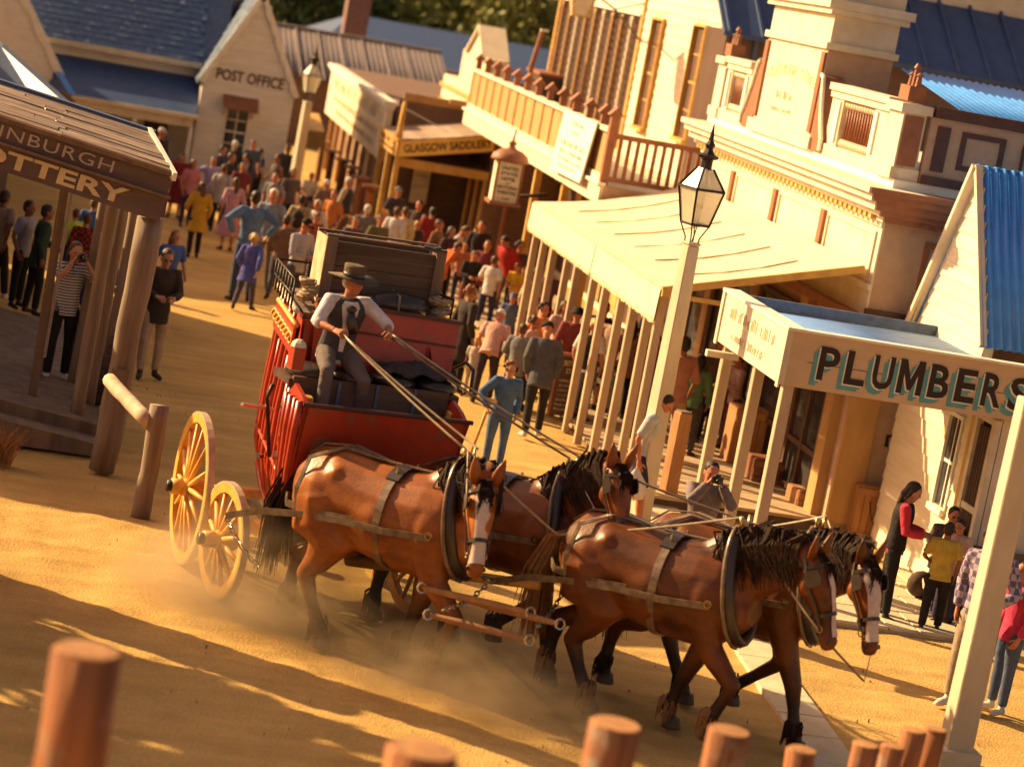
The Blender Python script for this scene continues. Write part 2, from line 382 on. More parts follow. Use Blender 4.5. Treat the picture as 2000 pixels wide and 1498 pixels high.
# pale gutter of flat stones beside the right-hand kerb
gut = structure(MB().box(0,.01,0,.01,-.3,-.29).build('gutter', M['pale']))
ctr = [(9.2,36),(8.78,32.3),(8.45,28),(8.20,24.5),(8.02,21.6),(7.75,18),(7.5,15)]
def onpath(y):
    for (xa, ya), (xb, yb) in zip(ctr, ctr[1:]):
        if yb <= y <= ya: return xa+(xb-xa)*(ya-y)/(ya-yb)
    return ctr[-1][0]
y = 35.6
while y > 15.2:
    b = MB(); x0, x1 = onpath(y), onpath(y-.66); z1 = .018+random.uniform(-.004,.004)
    b.add([(x0-.24,y,-.1),(x0+.24,y,-.1),(x1+.24,y-.66,-.1),(x1-.24,y-.66,-.1),(x0-.24,y,z1),(x0+.24,y,z1),(x1+.24,y-.66,z1),(x1-.24,y-.66,z1)],
          [(0,1,2,3),(7,6,5,4),(4,5,1,0),(5,6,2,1),(6,7,3,2),(7,4,0,3)])
    b.build('stone', M['pale'], gut); y -= .68
# pale flagged landing in front of the plumbers' shop
land = structure(MB().box(9.16,11.69,27.46,30.76,-.2,.004).build('landing', M['pale']))
for r_ in range(4):
    xs = [9.14]+sorted(random.uniform(9.6,11.7) for _ in range(2))+[11.69]
    for xa, xb in zip(xs, xs[1:]):
        MB().box(xa+.008, xb-.008, 27.44+r_*.83, 27.44+r_*.83+.815, 0, .05+random.uniform(-.005,.005)).build('flagstone', M['pale'], land, bevel=.008)
# boardwalk
bw = structure(MB().box(8.55,11.0,32.7,58,-.05,.11).build('boardwalk', M['wood']))
pm_ = [MB().box(0,2.72,0,.35,0,.045).mesh('plank') for _ in range(1)][0]
y = 32.62
while y < 57.5:
    put('plank', pm_, M['plank'], bw, loc=(8.42+random.uniform(-.03,.03), y, .112+random.uniform(0,.006))); y += .366

# ------------------------------------------------------------------ plumbers' shop
sx, sy = 8.87, 28.5
WX = 11.7
pl = thing('plumbers_shop', 'cream weatherboard plumbers shop with blue iron gable roof and a sign fascia over its verandah', 'shop', (WX, 30, 0))
GL, GT, GR = (32.25, 3.0), (31.06, 5.24), (29.72, 3.3)
wl = MB().box(WX, WX+.12, 28.62, 32.3, 0, 3.0).add([(x_, y_, z_) for x_ in (WX, WX+.12) for y_, z_ in (GL, GT, GR, (29.72,3.0))],
      [(0,1,2,3),(7,6,5,4),(0,4,5,1),(1,5,6,2),(2,6,7,3),(3,7,4,0)]).build('wall', M['cream'], pl)
MB().box(WX+.121, 16, 28.62, 28.74, 0, 3.0).build('front_wall', M['cream'], pl)
def plsp(z):
    if z < 3.0:
        return cut(28.64, 32.28, ([(29.78,30.32)] if .95 < z < 2.3 else [])+([(28.62,29.36)] if z < 2.45 else []))
    k = (z-3.0)/2.24; return [(29.72+(1.34*max(0,(z-3.3)/1.94)), 32.25-1.19*k)]
boards(wl, '-x', WX, .1, 5.15, .205, M['board'], plsp, t=.03)
sash(pl, '-x', WX, 29.84, 30.27, 1.05, 2.2, 2, 2, M['white'], M['pane'])
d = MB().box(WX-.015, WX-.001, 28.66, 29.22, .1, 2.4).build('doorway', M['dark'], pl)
f = MB()
for q in (28.66, 29.24): f.box(WX-.10, WX-.016, q-.05, q+.05, .1, 2.45)
f.box(WX-.10, WX-.016, 28.712, 29.188, 2.37, 2.45); f.build('door_frame', M['cream'], pl)
for k in range(6): MB().box(WX-.06, WX-.025, 28.72+k*.08, 28.775+k*.08, .2, 2.3).build('slat', M['shopdark'], d)
for z_ in (.35, 1.25): MB().box(WX-.09, WX-.061, 28.72, 29.18, z_, z_+.08).build('rail', M['cream'], d)
MB().box(WX-.06, WX, 29.32, 29.50, .1, 3.0).build('corner_board', M['ochre'], pl)
MB().bar((WX-.07,GT[0],GT[1]+.04), (WX-.07,GL[0]+.15,GL[1]-.12), .07, .16, (1,0,0)).build('bargeboard', M['cream'], pl)
MB().bar((WX-.07,GT[0],GT[1]+.04), (WX-.07,GR[0]-.1,GR[1]-.12), .07, .09, (1,0,0)).build('bargeboard', M['cream'], pl)
corrugated('roof_sheet', M['blueroof'], pl, (WX-.10,GT[0],GT[1]+.06), (5.5,0,0), (0,-1.46,-2.12), 46, .022)
corrugated('roof_sheet', M['blueroof'], pl, (WX-.10,GT[0],GT[1]+.06), (5.5,0,0), (0,1.25,-2.35), 40, .022)
# verandah: fascia boards, posts, iron roof
fb = M['pink']; M['signface'] = mat('sign_face_paint', (.62,.45,.28), (.54,.38,.23), 3, (.4,1,1), rough=.65, bump=.12, bscale=30)
MB().box(sx, 13.2, sy-.03, sy+.02, 2.49, 3.14).build('sign_board', M['signface'], pl)
MB().box(sx-.06, sx-.005, sy-.05, sy+3.0, 2.50, 3.14).build('side_fascia', M['cream'], pl)
MB().box(sx-.09, sx+.14, sy-.08, sy+3.03, 3.145, 3.18).box(sx+.142, 13.2, sy-.06, sy+.10, 3.145, 3.175).build('capping', M['white'], pl)
MB().box(sx, 11.69, sy+2.93, sy+2.98, 2.90, 3.14).build('back_fascia', M['greyroof'], pl)  # grey puts the shade on its inner face into the colour
for y_ in (sy-.06, sy+2.92): MB().box(sx-.085, sx-.061, y_, y_+.10, 2.46, 3.14).build('fascia_trim', M['cream'], pl)
corrugated('verandah_roof', M['paleroof'], pl, (sx+.03, sy+.05, 2.98), (0,2.85,0), (2.78,0,.02), 26, .016)
for yy in (sy+.08, sy+1.35, sy+2.85):
    MB().box(sx+.02, sx+.15, yy-.065, yy+.065, 0, 2.49).build('post', M['awnpost'], pl, bevel=.008)
MB().box(sx-.32, sx+.1, sy+2.35, sy+2.45, 2.36, 2.44).build('bracket', M['cream'], pl)
for k, ch in enumerate('PLUMBERS'):
    x = 9.235+k*.337; wd = .25
    for dz, ofs, mm in ((.006, (-.07,-.075), 'teal'), (.009, (-.035,-.04), 'teal'), (.012, (-.016,-.018), 'white'), (.016, (0,0), 'text')):
        if ch == 'M':
            o = MB().prism([(0,0),(.068,0),(.068,.24),(.132,.05),(.178,.05),(.242,.24),(.242,0),(.31,0),(.31,.41),(.232,.41),(.155,.18),(.078,.41),(0,.41)], .006,
                Matrix(((1,0,0,x+ofs[0]-.02),(0,0,-1,sy-.03-dz+.006),(0,1,0,2.615+ofs[1]),(0,0,0,1)))).build('lettering', M[mm], pl)
        else: text(ch, (x+ofs[0]+(.03 if k > 3 else 0), sy-.03-dz+.006, 2.62+ofs[1]), (x+wd+ofs[0]+(.03 if k > 3 else 0), sy-.03-dz+.006, 2.62+ofs[1]), .40, M[mm], pl, (0,-1,0), bold=.022)
MB().box(9.1, 13.2, sy-.036, sy-.0305, 2.80, 2.806).build('board_joint', M['dtrim'], pl)
strokes((sx-.062, sy+2.8, 2.5), (0,-1,0), (0,0,1), (-1,0,0), [(.25,2.3,.36,.16),(.5,2.1,.12,.11)], M['faint'], pl, 3)
MB().box(sx-.066, sx-.0605, sy+.1, sy+2.9, 2.80, 2.808).build('board_joint', M['faint'], pl)

# ------------------------------------------------------------------ general store with the ornate parapet
cr = thing('general_store', 'ornate cream general store with brown trimmed parapet, balustrades and a tall central tablet', 'store', (11, 38, 0))
fx = 11.1
MB().box(fx, 17, 32.6, 42.7, 0, 4.6).build('wall', M['pink'], cr)
MB().box(fx-.03, fx-.002, 32.6, 42.7, 2.9, 4.6).build('front_face', M['cream'], cr)
# shopfront below
for a0, a1 in ((33.3,34.7),(35.3,37.4),(37.9,40.0),(40.5,42.3)):
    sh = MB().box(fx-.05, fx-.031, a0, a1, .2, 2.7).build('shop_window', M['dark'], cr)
    f = MB()
    for q in (a0, (a0+a1)/2, a1): f.box(fx-.10, fx-.051, q-.05, q+.05, .2, 2.7)
    for z in (.2, .85, 2.62): f.box(fx-.095, fx-.052, a0+.051, (a0+a1)/2-.051, z, z+.08).box(fx-.095, fx-.052, (a0+a1)/2+.051, a1-.051, z, z+.08)
    f.build('frame', M['shopdark'], sh)
    MB().box(fx-.062, fx-.0515, a0+.06, a1-.06, .95, 2.6).build('pane', M['pane'], sh)
for q in (33.0, 35.0, 37.65, 40.25):
    MB().box(fx-.14, fx-.002, q-.17, q+.17, .16, 2.88).build('pilaster', M['panel'], cr)
MB().box(fx-.2, fx-.002, 32.5, 42.75, 2.89, 3.0).build('string_course', M['trim'], cr)
# frieze panels
MB().box(fx-.07, fx-.031, 32.55, 42.7, 3.34, 3.42).box(fx-.07, fx-.031, 32.55, 42.7, 4.2, 4.27).build('frieze_moulding', M['cream'], cr)
pys = [(32.75,35.0),(35.35,37.6),(37.95,40.2),(40.55,42.5)]
for a0, a1 in pys:
    p = MB(); p.box(fx-.06, fx-.031, a0, a1, 3.5, 3.55).box(fx-.06, fx-.031, a0, a1, 4.07, 4.12).box(fx-.06, fx-.031, a0, a0+.05, 3.551, 4.069).box(fx-.06, fx-.031, a1-.05, a1, 3.551, 4.069)
    pp = p.build('frieze_panel', M['cream'], cr)
for q in (35.17,37.77,40.37): MB().box(fx-.09, fx-.031, q-.09, q+.09, 3.5, 4.12).build('frieze_block', M['trim'], cr)  # brown paints in the shaded sides of the blocks
# cornice
cn = MB(); cs = MB()
for z0, z1, pj in ((4.28,4.36,.12),(4.361,4.44,.22),(4.441,4.56,.34),(4.561,4.66,.44),(4.661,4.74,.52)):
    cn.box(fx-pj, fx+.3, 32.5-pj, 42.7, z0, z1); cs.box(fx-pj+.02, 17, 32.47-pj, 32.498-pj, z0, z1).box(fx+.302, 17, 32.5-pj, 32.6, z0, z1)
cn.build('cornice', M['cream'], cr); cs.build('side_cornice', M['trim'], cr)
for k in range(44): MB().box(fx-.19, fx-.121, 32.7+k*.227, 32.82+k*.227, 4.285, 4.355).build('dentil', M['ochre'], cr)
for k in range(12): MB().box(fx+.4+k*.4, fx+.52+k*.4, 32.32, 32.379, 4.285, 4.355).build('dentil', M['trim'], cr)
MB().box(fx-.06, 17, 32.45, 42.7, 4.741, 4.86).build('blocking_course', M['white'], cr)
# parapet: pedestals, balustrades, tablet
px0 = fx-.02
def pedestal(a0, a1, z1, mm='trim'):
    b = MB().box(px0-.10, px0+.3, a0, a1, 4.861, 5.02).box(px0-.06, px0+.26, a0+.03, a1-.03, 5.021, z1).box(px0-.12, px0+.32, a0-.02, a1+.02, z1+.001, z1+.12)
    MB().box(px0-.03, px0+.23, a0+.012, a0+.029, 5.05, z1-.03).build('pedestal_side', M['trim'], cr)
    return b.build('pedestal', M['cream'], cr)
for a0, a1 in ((32.5,33.15),(42.05,42.6)): pedestal(a0, a1, 5.75)
for a0, a1 in ((33.152,35.9),(40.4,42.048)):
    MB().box(px0-.06, px0+.2, a0, a1, 4.861, 5.02).build('plinth', M['cream'], cr)
    MB().box(px0-.06, px0+.2, a0, a1, 5.70, 5.80).box(px0-.10, px0+.24, a0, a1, 5.801, 5.90).build('coping', M['cream'], cr)
    L_ = a1-a0; c0, c1 = a0+L_*.26, a1-L_*.20
    MB().box(px0-.02, px0+.18, a0, c0, 5.021, 5.699).build('panel', M['cream'], cr); MB().box(px0-.02, px0+.18, c1, a1, 5.021, 5.699).build('panel', M['cream'], cr)
    MB().box(px0+.14, px0+.18, c0, c1, 5.021, 5.699).build('backing', M['trim'], cr)
    for q in (c0-.14, c1+.14): MB().box(px0-.05, px0-.021, q-.07, q+.07, 5.08, 5.66).build('pilaster_strip', M['white'], cr)
    nb = 12; mb = MB().lathe([(.024,.12),(.018,.34),(.024,.56)], 8).mesh('baluster', True)
    eb = [MB().lathe([(.02,z0_),(.05,z0_+.03),(.055,z0_+.07),(.028,z0_+.115)], 8).mesh('baluster_lit_end', True) for z0_ in (.003,.558)]  # cream paints in the light caught where the balusters widen
    for k in range(nb):
        for e_ in eb: put('baluster_lit_end', e_, M['cream'], cr, loc=(px0+.05, c0+(k+.5)*(c1-c0)/nb, 5.022))
        put('baluster', mb, M['trim'], cr, loc=(px0+.06, c0+(k+.5)*(c1-c0)/nb, 5.022))
# tablet
t0, t1 = 36.35, 39.9
MB().box(px0-.12, px0+1.0, t0, t1, 4.861, 5.05).build('tablet_base', M['cream'], cr)
MB().box(px0-.06, px0+.95, t0+.12, t1-.12, 5.051, 6.35).build('tablet', M['cream'], cr)
MB().box(px0-.05, px0+.95, t0+.112, t0+.118, 5.06, 6.34).build('tablet_shaded_side', M['pink'], cr)  # pink panel paints in the shade on this face
MB().box(px0-.12, px0+1.0, t0+.05, t1-.05, 6.351, 6.45).build('tablet_band', M['cream'], cr)
MB().box(px0-.06, px0+.95, t0+.12, t1-.12, 6.451, 6.86).build('tablet_top', M['cream'], cr)
MB().box(px0-.16, px0+1.05, t0, t1, 6.861, 6.95).box(px0-.22, px0+1.1, t0-.06, t1+.06, 6.951, 7.08).build('tablet_cornice', M['cream'], cr)
MB().box(px0-.2, px0+1.0, t0+.2, t1-.2, 7.081, 7.5).build('tablet_crown', M['cream'], cr)
for q in (t0+.12, t1-.30):
    MB().box(px0-.10, px0-.061, q, q+.18, 5.1, 6.30).build('tablet_pilaster', M['trim'], cr)
for yb, sg in ((t0+.1, -1), (t1-.1, 1)):                     # scroll consoles on both sides
    pts = [(0,4.87),(.62,4.87),(.60,5.1),(.44,5.3),(.30,5.55),(.22,5.8),(.14,5.95),(0,5.98)]
    Mx = Matrix(((0,0,1,px0-.08),(sg,0,0,yb),(0,1,0,0),(0,0,0,1)))
    MB().prism(pts, .3, Mx).build('scroll_console', M['trim'], cr)
    MB().tube([(px0-.10,yb+sg*.05,5.97),(px0-.10,yb+sg*.16,5.93),(px0-.10,yb+sg*.30,5.57),(px0-.10,yb+sg*.46,5.28),(px0-.10,yb+sg*.62,5.06),(px0-.10,yb+sg*.63,4.9)], .035, 6).build('scroll_edge', M['white'], cr)
def arc_text(body, y0, y1, zb, rise, h, m):
    n = len(body); w_ = (y0-y1)/n
    for k, ch in enumerate(body):
        if ch == ' ': continue
        u = (k+.5)/n*2-1; z = zb+rise*(1-u*u)
        sl_ = -2*u*rise/((y0-y1)/2)*w_*.4
        text(ch, (px0-.062, y0-(k+.14)*w_, z-sl_), (px0-.062, y0-(k+.86)*w_, z+sl_), h, m, cr, (-1,0,0), bold=.01)
arc_text('CRITERION STORE', t1-.42, t0+.42, 5.72, .12, .17, M['faint'])
strokes((px0-.062, t1-1.1, 5.1), (0,-1,0), (0,0,1), (-1,0,0), [(0,1.0,.36,.12),(-.1,1.1,.16,.07)], M['faint'], cr, 9)
# finials
for yy in (32.82, 42.3):
    fn = MB()
    fn.box(px0-.02, px0+.22, yy-.2, yy+.2, 5.90, 6.1)
    for k, (o, hgt) in enumerate(((-.15,.18),(0,.30),(.15,.18))): fn.lathe([(.05,0),(.035,hgt*.7),(.055,hgt*.8),(.02,hgt)], 8, Matrix.Translation((px0+.1, yy+o, 6.101)))
    fn.build('finial', M['trim'], cr)
# side of the parapet, facing down the street
MB().box(fx+.3, 17, 32.47, 32.60, 4.861, 5.75).build('side_parapet', M['pink'], cr)
MB().box(fx+.302, 17, 32.40, 32.62, 4.865, 4.98).box(fx+.33, 17, 32.40, 32.66, 5.751, 5.90).build('side_coping', M['dtrim'], cr)
MB().box(fx+.40, fx+.58, 32.445, 32.469, 5.05, 5.65).build('side_strip', M['dtrim'], cr)
for q in (fx+.75, fx+2.25):
    p = MB().box(q, q+.62, 32.44, 32.469, 5.12, 5.19).box(q, q+.62, 32.44, 32.469, 5.56, 5.63).box(q, q+.07, 32.44, 32.469, 5.191, 5.559).box(q+.55, q+.62, 32.44, 32.469, 5.191, 5.559)
    p.build('side_frame', M['dtrim'], cr)
for q in (fx+1.62, fx+1.92):
    pts = [(q+.13+.12*math.cos(t), 32.445, (5.55 if 0 <= t <= math.pi else 5.2)+.12*math.sin(t)) for t in [math.pi*2*i/20 for i in range(20)]]
    MB().tube(pts, .022, 6, closed=True).build('side_arch', M['dtrim'], cr)
for q in (fx+.6,): 
    p = MB().box(q, q+1.5, 32.56, 32.598, 3.45, 3.52).box(q, q+1.5, 32.56, 32.598, 4.02, 4.09).box(q, q+.07, 32.56, 32.598, 3.521, 4.019).box(q+1.43, q+1.5, 32.56, 32.598, 3.521, 4.019)
    p.build('side_frame', M['trim'], cr)
MB().box(fx-.1, 17, 32.40, 32.599, 2.88, 3.02).box(fx-.05, 17, 32.5, 32.599, 3.021, 3.1).build('side_cornice', M['dtrim'], cr)
MB().box(fx, fx+.42, 32.52, 32.599, .16, 2.87).build('side_pilaster', M['panel'], cr)
text('Es', (fx+.62, 32.597, 2.35), (fx+.92, 32.597, 2.35), .17, M['text'], cr, (0,-1,0), bold=.02)
text('D.', (fx+.62, 32.597, 1.28), (fx+.90, 32.597, 1.28), .17, M['text'], cr, (0,-1,0), bold=.02)
corrugated('roof_sheet', M['blueroof'], cr, (fx+.9, 32.75, 5.84), (5.0,0,0), (0,3.2,.42), 44, .018)
MB().bar((fx+2.0,33.2,5.98), (fx+2.9,33.6,6.2), .1, .05).build('roof_plank', M['white'], cr)

# canvas awning on posts in front of the store
cv = thing('canvas_awning', 'long cream canvas awning with hanging valance on a row of timber posts', 'awning', (8.4, 37, 0))
ys = np.linspace(32.78, 42.6, 24)
def cz(u, y): # u 0 at eave, 1 at wall
    e = 2.90+.74*u; sag = -.10*math.sin(math.pi*u)-.02*math.sin((y-32.78)*2*math.pi/1.48)**2*math.sin(math.pi*min(1,u*1.2))
    return e+sag
us = [0,.1,.25,.45,.65,.85,1]
g = [[(8.3+2.68*u, y, cz(u, y)) for u in us] for y in ys]
b = MB(); n_ = len(us)
for r_ in g: b.v += r_
for r_ in g: b.v += [(x, y, z-.012) for x, y, z in r_]
N_ = len(ys)*n_
for a_ in range(len(ys)-1):
    for k in range(n_-1):
        i0 = a_*n_+k; b.f.append((i0, i0+1, i0+n_+1, i0+n_)); b.f.append((N_+i0, N_+i0+n_, N_+i0+n_+1, N_+i0+1))
b.build('canvas_top', M['canvas'], cv, smooth=True)
def valance(y0, y1):
    b = MB(); n2 = 26; rs = []
    for lay in (0, .012):
        for z_ in (2.885, 2.62, 2.47):
            rs.append([(8.285+lay-.035*(2.885-z_)+.018*math.sin(i*1.1)*(2.885-z_), y0+(y1-y0)*i/n2, z_+(.02*math.sin(i*2.3) if z_ < 2.5 else 0)) for i in range(n2+1)])
    for r_ in rs: b.v += r_
    m2 = n2+1
    for L0 in (0, 3):
        for r_ in range(2):
            for k in range(n2): i0 = (L0+r_)*m2+k; b.f.append((i0, i0+1, i0+m2+1, i0+m2))
    b.build('valance', M['canvas'], cv, smooth=True)
    fr = MB()
    for i in range(int((y1-y0)/.05)): fr.box(8.265, 8.275, y0+i*.05, y0+i*.05+.03, 2.415+random.uniform(-.015,.015), 2.475)
    stuff(fr.build('fringe', M['canvas'], cv))
valance(32.78, 37.1); valance(37.16, 42.6)
for yy in np.linspace(34.0, 41.2, 6):                       # seams with short ropes
    MB().tube([(8.32+2.65*u, yy, cz(u, yy)+.012) for u in (.18,.4,.6,.8)], .011, 5).build('rope', M['trim'], cv)
MB().box(8.30, 10.98, 32.69, 32.75, 2.80, 2.86).bar((8.3,32.72,2.88), (10.98,32.72,3.60), .06, .1).build('end_rafter', M['ochre'], cv)
for k, yy in enumerate((33.0,33.6,34.5,35.3,36.4,37.3,38.6,39.4,40.6,41.5,42.3)):
    MB().box(8.34, 8.45, yy-.055, yy+.055, 0, 2.86).build('post', M['awnpost'], cv, bevel=.008)
MB().box(8.36, 8.44, 32.85, 42.5, 2.861, 2.875).build('beam', M['ochre'], cv)
# ------------------------------------------------------------------ hotel with balcony
ht = thing('hotel', 'two storey cream weatherboard hotel with a panelled balcony over the footpath', 'hotel', (12, 52, 0))
MB().box(12.0, 20, 46.4, 62.6, 0, 8.2).build('wall', M['cream'], ht)
MB().box(12.02, 14, 42.9, 46.4, 0, 3.3).build('side_wall', M['cream'], ht)
holes = [(51.1,52.0,4.0,6.2),(47.5,48.4,4.1,6.25)]
def hsp(z):
    return cut(46.4, 53.1, [(a-.06, b+.06) for a, b, p, q in holes if p-.05 < z < q+.08])
boards(ht, '-x', 12.0, 3.3, 7.4, .205, M['board'], hsp, t=.03)
boards(ht, '-x', 12.0, 6.25, 7.4, .205, M['board'], lambda z: [(53.25, 62.5)], t=.03)
for a, b, p, q in holes:
    wn = sash(ht, '-x', 11.99, a, b, p, q, 2, 4, M['ochre'], M['shopdark'], depth=.10)
for q in (46.42, 53.1, 62.5): MB().box(11.93, 11.999, q, q+.16, 3.3, 7.6).build('corner_board', M['ochre'] if q > 50 else M['cream'], ht)
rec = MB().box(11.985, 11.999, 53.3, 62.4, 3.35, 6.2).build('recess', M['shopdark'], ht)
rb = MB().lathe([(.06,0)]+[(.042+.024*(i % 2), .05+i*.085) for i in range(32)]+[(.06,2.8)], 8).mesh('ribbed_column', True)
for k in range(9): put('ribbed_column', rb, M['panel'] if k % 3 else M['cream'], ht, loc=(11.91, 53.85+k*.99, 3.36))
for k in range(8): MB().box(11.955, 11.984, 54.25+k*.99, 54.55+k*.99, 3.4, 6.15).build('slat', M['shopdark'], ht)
MB().box(11.9, 11.98, 53.26, 62.4, 6.2, 6.24).build('recess_head', M['white'], ht)
# balcony
bal = MB().box(9.5, 11.99, 42.9, 58.6, 3.12, 3.3).build('balcony_floor', M['cream'], ht)
MB().box(9.44, 9.498, 42.84, 58.66, 3.02, 3.34).build('balcony_edge', M['cream'], ht)
MB().box(9.38, 9.52, 42.8, 58.7, 3.341, 3.39).build('balcony_moulding', M['white'], ht)
MB().box(9.499, 11.99, 42.84, 42.899, 3.02, 3.34).build('balcony_end_edge', M['pink'], ht)
n_p = 14; y0, y1 = 44.35, 58.5
for k in range(n_p):
    a, b = y0+(y1-y0)*k/n_p, y0+(y1-y0)*(k+1)/n_p
    MB().box(9.49, 9.52, a+.03, b-.03, 3.52, 4.22).build('balcony_panel', M['panel'], ht)
    MB().box(9.46, 9.54, b-.028, b+.028, 3.40, 4.24).build('balcony_stile', M['ochre'], ht)
MB().box(9.42, 9.56, 43.0, 58.55, 4.245, 4.33).build('balcony_rail', M['cream'], ht)
MB().box(9.45, 9.55, 43.1, 58.5, 3.391, 3.519).build('balcony_kick', M['cream'], ht)
MB().box(9.49, 9.52, 43.12, 44.25, 3.52, 4.22).build('balcony_panel', M['panel'], ht)
MB().box(9.46, 9.54, 44.26, 44.34, 3.40, 4.24).build('balcony_stile', M['ochre'], ht)
fi = MB().box(-.06,.06,-.06,.06,0,.20).prism([(-.13,0),(.13,0),(0,.15)], .2, Matrix(((1,0,0,0),(0,0,1,-.1),(0,1,0,.201),(0,0,0,1))))
fim = fi.mesh('finial')
for k in range(12): put('finial', fim, M['trim'], ht, loc=(9.49, 43.75+k*1.30, 4.331))
MB().box(9.43, 9.57, 42.87, 43.01, 3.35, 4.55).prism([(-.13,0),(.13,0),(0,.15)], .22, Matrix(((1,0,0,9.5),(0,0,1,42.83),(0,1,0,4.551),(0,0,0,1)))).build('corner_post', M['trim'], ht)
MB().box(9.571, 11.98, 42.9, 42.98, 4.16, 4.25).box(9.571, 11.98, 42.9, 42.98, 3.42, 3.50).build('end_rail', M['trim'], ht)
bm_ = MB().box(-.03,.03,-.025,.025,0,.655).mesh('baluster')
for k in range(15): put('baluster', bm_, M['trim'], ht, loc=(9.68+k*.155, 42.94, 3.502))
# ground floor of the hotel
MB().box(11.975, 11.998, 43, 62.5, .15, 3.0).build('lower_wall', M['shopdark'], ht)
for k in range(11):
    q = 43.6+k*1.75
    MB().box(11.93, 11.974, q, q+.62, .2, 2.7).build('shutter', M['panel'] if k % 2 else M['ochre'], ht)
for k in range(3): MB().box(9.62, 9.76, 44.0+k*2.85, 44.14+k*2.85, 0, 3.02).build('post', M['ochre'], ht)
# notice board leaning over the balcony front
A, B_, C_, D_ = [at(px, py, x=x_) for px, py, x_ in ((1103,213,9.36),(1166,240,9.36),(1131,358,9.30),(1074,329,9.30))]
nb = thing('notice_board', 'large pale notice board with faded lines of print leaning on the balcony front', 'notice board', tuple((C_+D_)/2))
n_ = (B_-A).cross(D_-A).normalized(); n_ = n_ if n_.x < 0 else -n_
b = MB(); b.add([A, B_, C_, D_]+[p-n_*.03 for p in (A, B_, C_, D_)], [(0,1,2,3),(7,6,5,4),(0,4,5,1),(1,5,6,2),(2,6,7,3),(3,7,4,0)])
b.build('panel', M['white'], nb)
dd = (B_-A); uu = (A-D_).normalized(); W_ = dd.length
strokes(D_+n_*.004, dd, uu, n_, [(W_*.3,W_*.7,.92,.08),(W_*.35,W_*.6,.78,.05),(W_*.1,W_*.9,.52,.11),(W_*.15,W_*.85,.38,.09),(W_*.12,W_*.88,.26,.06),(W_*.2,W_*.8,.14,.05)], M['faint'], nb, 5, dens=.4)

# hanging lantern sign
c0 = at(990, 345, y=46.8); lx, ly = c0.x, c0.y
ls = thing('lantern_sign', 'hanging box sign with a domed dark top lettered for the hotel and theatre', 'sign', (lx, ly, 0))
zt, zb = at(998,316,y=46.8).z, at(975,392,y=46.8).z; hw = .235
MB().box(lx-hw, lx+hw, ly-hw, ly+hw, zb, zt).build('box', M['cream'], ls)
for sx_ in (-1, 1): MB().box(lx+sx_*hw-.02, lx+sx_*hw+.02, ly-hw-.02, ly-hw+.02, zb-.02, zt).build('edge', M['trim'], ls)
MB().lathe([(.36,0),(.36,.04),(.33,.12),(.22,.2),(.09,.24),(.05,.3),(.09,.33),(.02,.4)], 12, Matrix.Translation((lx,ly,zt))).build('dome', M['trim'], ls, smooth=True)
MB().box(lx-hw-.06, lx+hw+.06, ly-hw-.06, ly+hw+.06, zb-.06, zb-.001).build('base', M['trim'], ls)
MB().tube([(lx,ly,zt+.38),(lx+.02,ly,zt+.6)], .018, 6).build('hook', M['iron'], ls)
MB().bar((lx+hw,ly,zb+.12), (9.65,ly+1.6,zb+.12), .05, .06).build('bracket', M['iron'], ls)
hh = (zt-zb)
for body, k, hg, w_ in (('UNITED',.80,.085,.62),('STATES',.67,.085,.6),('HOTEL',.54,.085,.52),('and',.455,.04,.14),('VICTORIA',.33,.085,.74),('THEATRE',.20,.085,.7),('Ltd',.07,.06,.25)):
    text(body, (lx-hw*w_*1.1, ly-hw-.001, zb+hh*k), (lx+hw*w_*1.1, ly-hw-.001, zb+hh*k), hh*hg*1.02, M['text'], ls, (0,-1,0), bold=.012)

# hall behind the store
hl = thing('dark_hall', 'tall brown weatherboard hall with a slate blue roof behind the store', 'hall', (15, 45, 0))
MB().box(11.65, 26, 44.86, 46.3, 0, 6.3).build('wall', M['shopdark'], hl)
M['brownboard'] = mat('brown_weatherboard', (.20,.115,.075), (.145,.08,.05), 4, (1,4,4), rough=.7, vary=.1)
boards(hl, '-y', 44.86, 4.6, 6.3, .2, M['brownboard'], lambda z: [(11.66, 20)], t=.03)
b = MB(); b.add([(11.5,44.5,6.28),(26,44.5,6.28),(26,51,10.4),(11.5,51,10.4),(11.5,44.5,6.2),(26,44.5,6.2),(26,51,10.3),(11.5,51,10.3)], [(0,1,2,3),(7,6,5,4),(4,5,1,0),(5,6,2,1),(6,7,3,2),(7,4,0,3)])
b.build('roof', M['darkroof'], hl)
for k in range(14): MB().bar((11.6+k*.62,44.48,6.30), (11.6+k*.62,50.9,10.42), .05, .05).build('roof_seam', M['darkroof'], hl)
MB().tube([(12.2,44.8,4.5),(12.2,44.8,6.2)], .05, 8).build('downpipe', M['greyroof'], hl)

# saddlery
gl = thing('saddlery', 'ochre fronted saddlery with a sloping verandah sign and shingled awning roof', 'shop', (8.1, 60, 0))
MB().box(10.3, 14, 58.75, 62.2, 0, 2.9).build('wall', M['brownboard'], gl)
s0, s1 = Vector((8.1, 58.7, 2.36)), Vector((10.28, 58.7, 2.86))
b = MB(); b.add([s0, s1, s1-Vector((0,0,.37)), s0-Vector((0,0,.37))]+[p+Vector((0,.05,0)) for p in (s0, s1, s1-Vector((0,0,.37)), s0-Vector((0,0,.37)))],
      [(3,2,1,0),(4,5,6,7),(0,1,5,4),(1,2,6,5),(2,3,7,6),(3,0,4,7)])
b.build('sign_board', M['signyellow'], gl)
dv = (s1-s0).normalized()
text('GLASGOW SADDLERY', s0+dv*.13-Vector((0,.003,.28)), s0+dv*2.2-Vector((0,.003,.28)), .19, M['text'], gl, (0,-1,0), bold=.018)
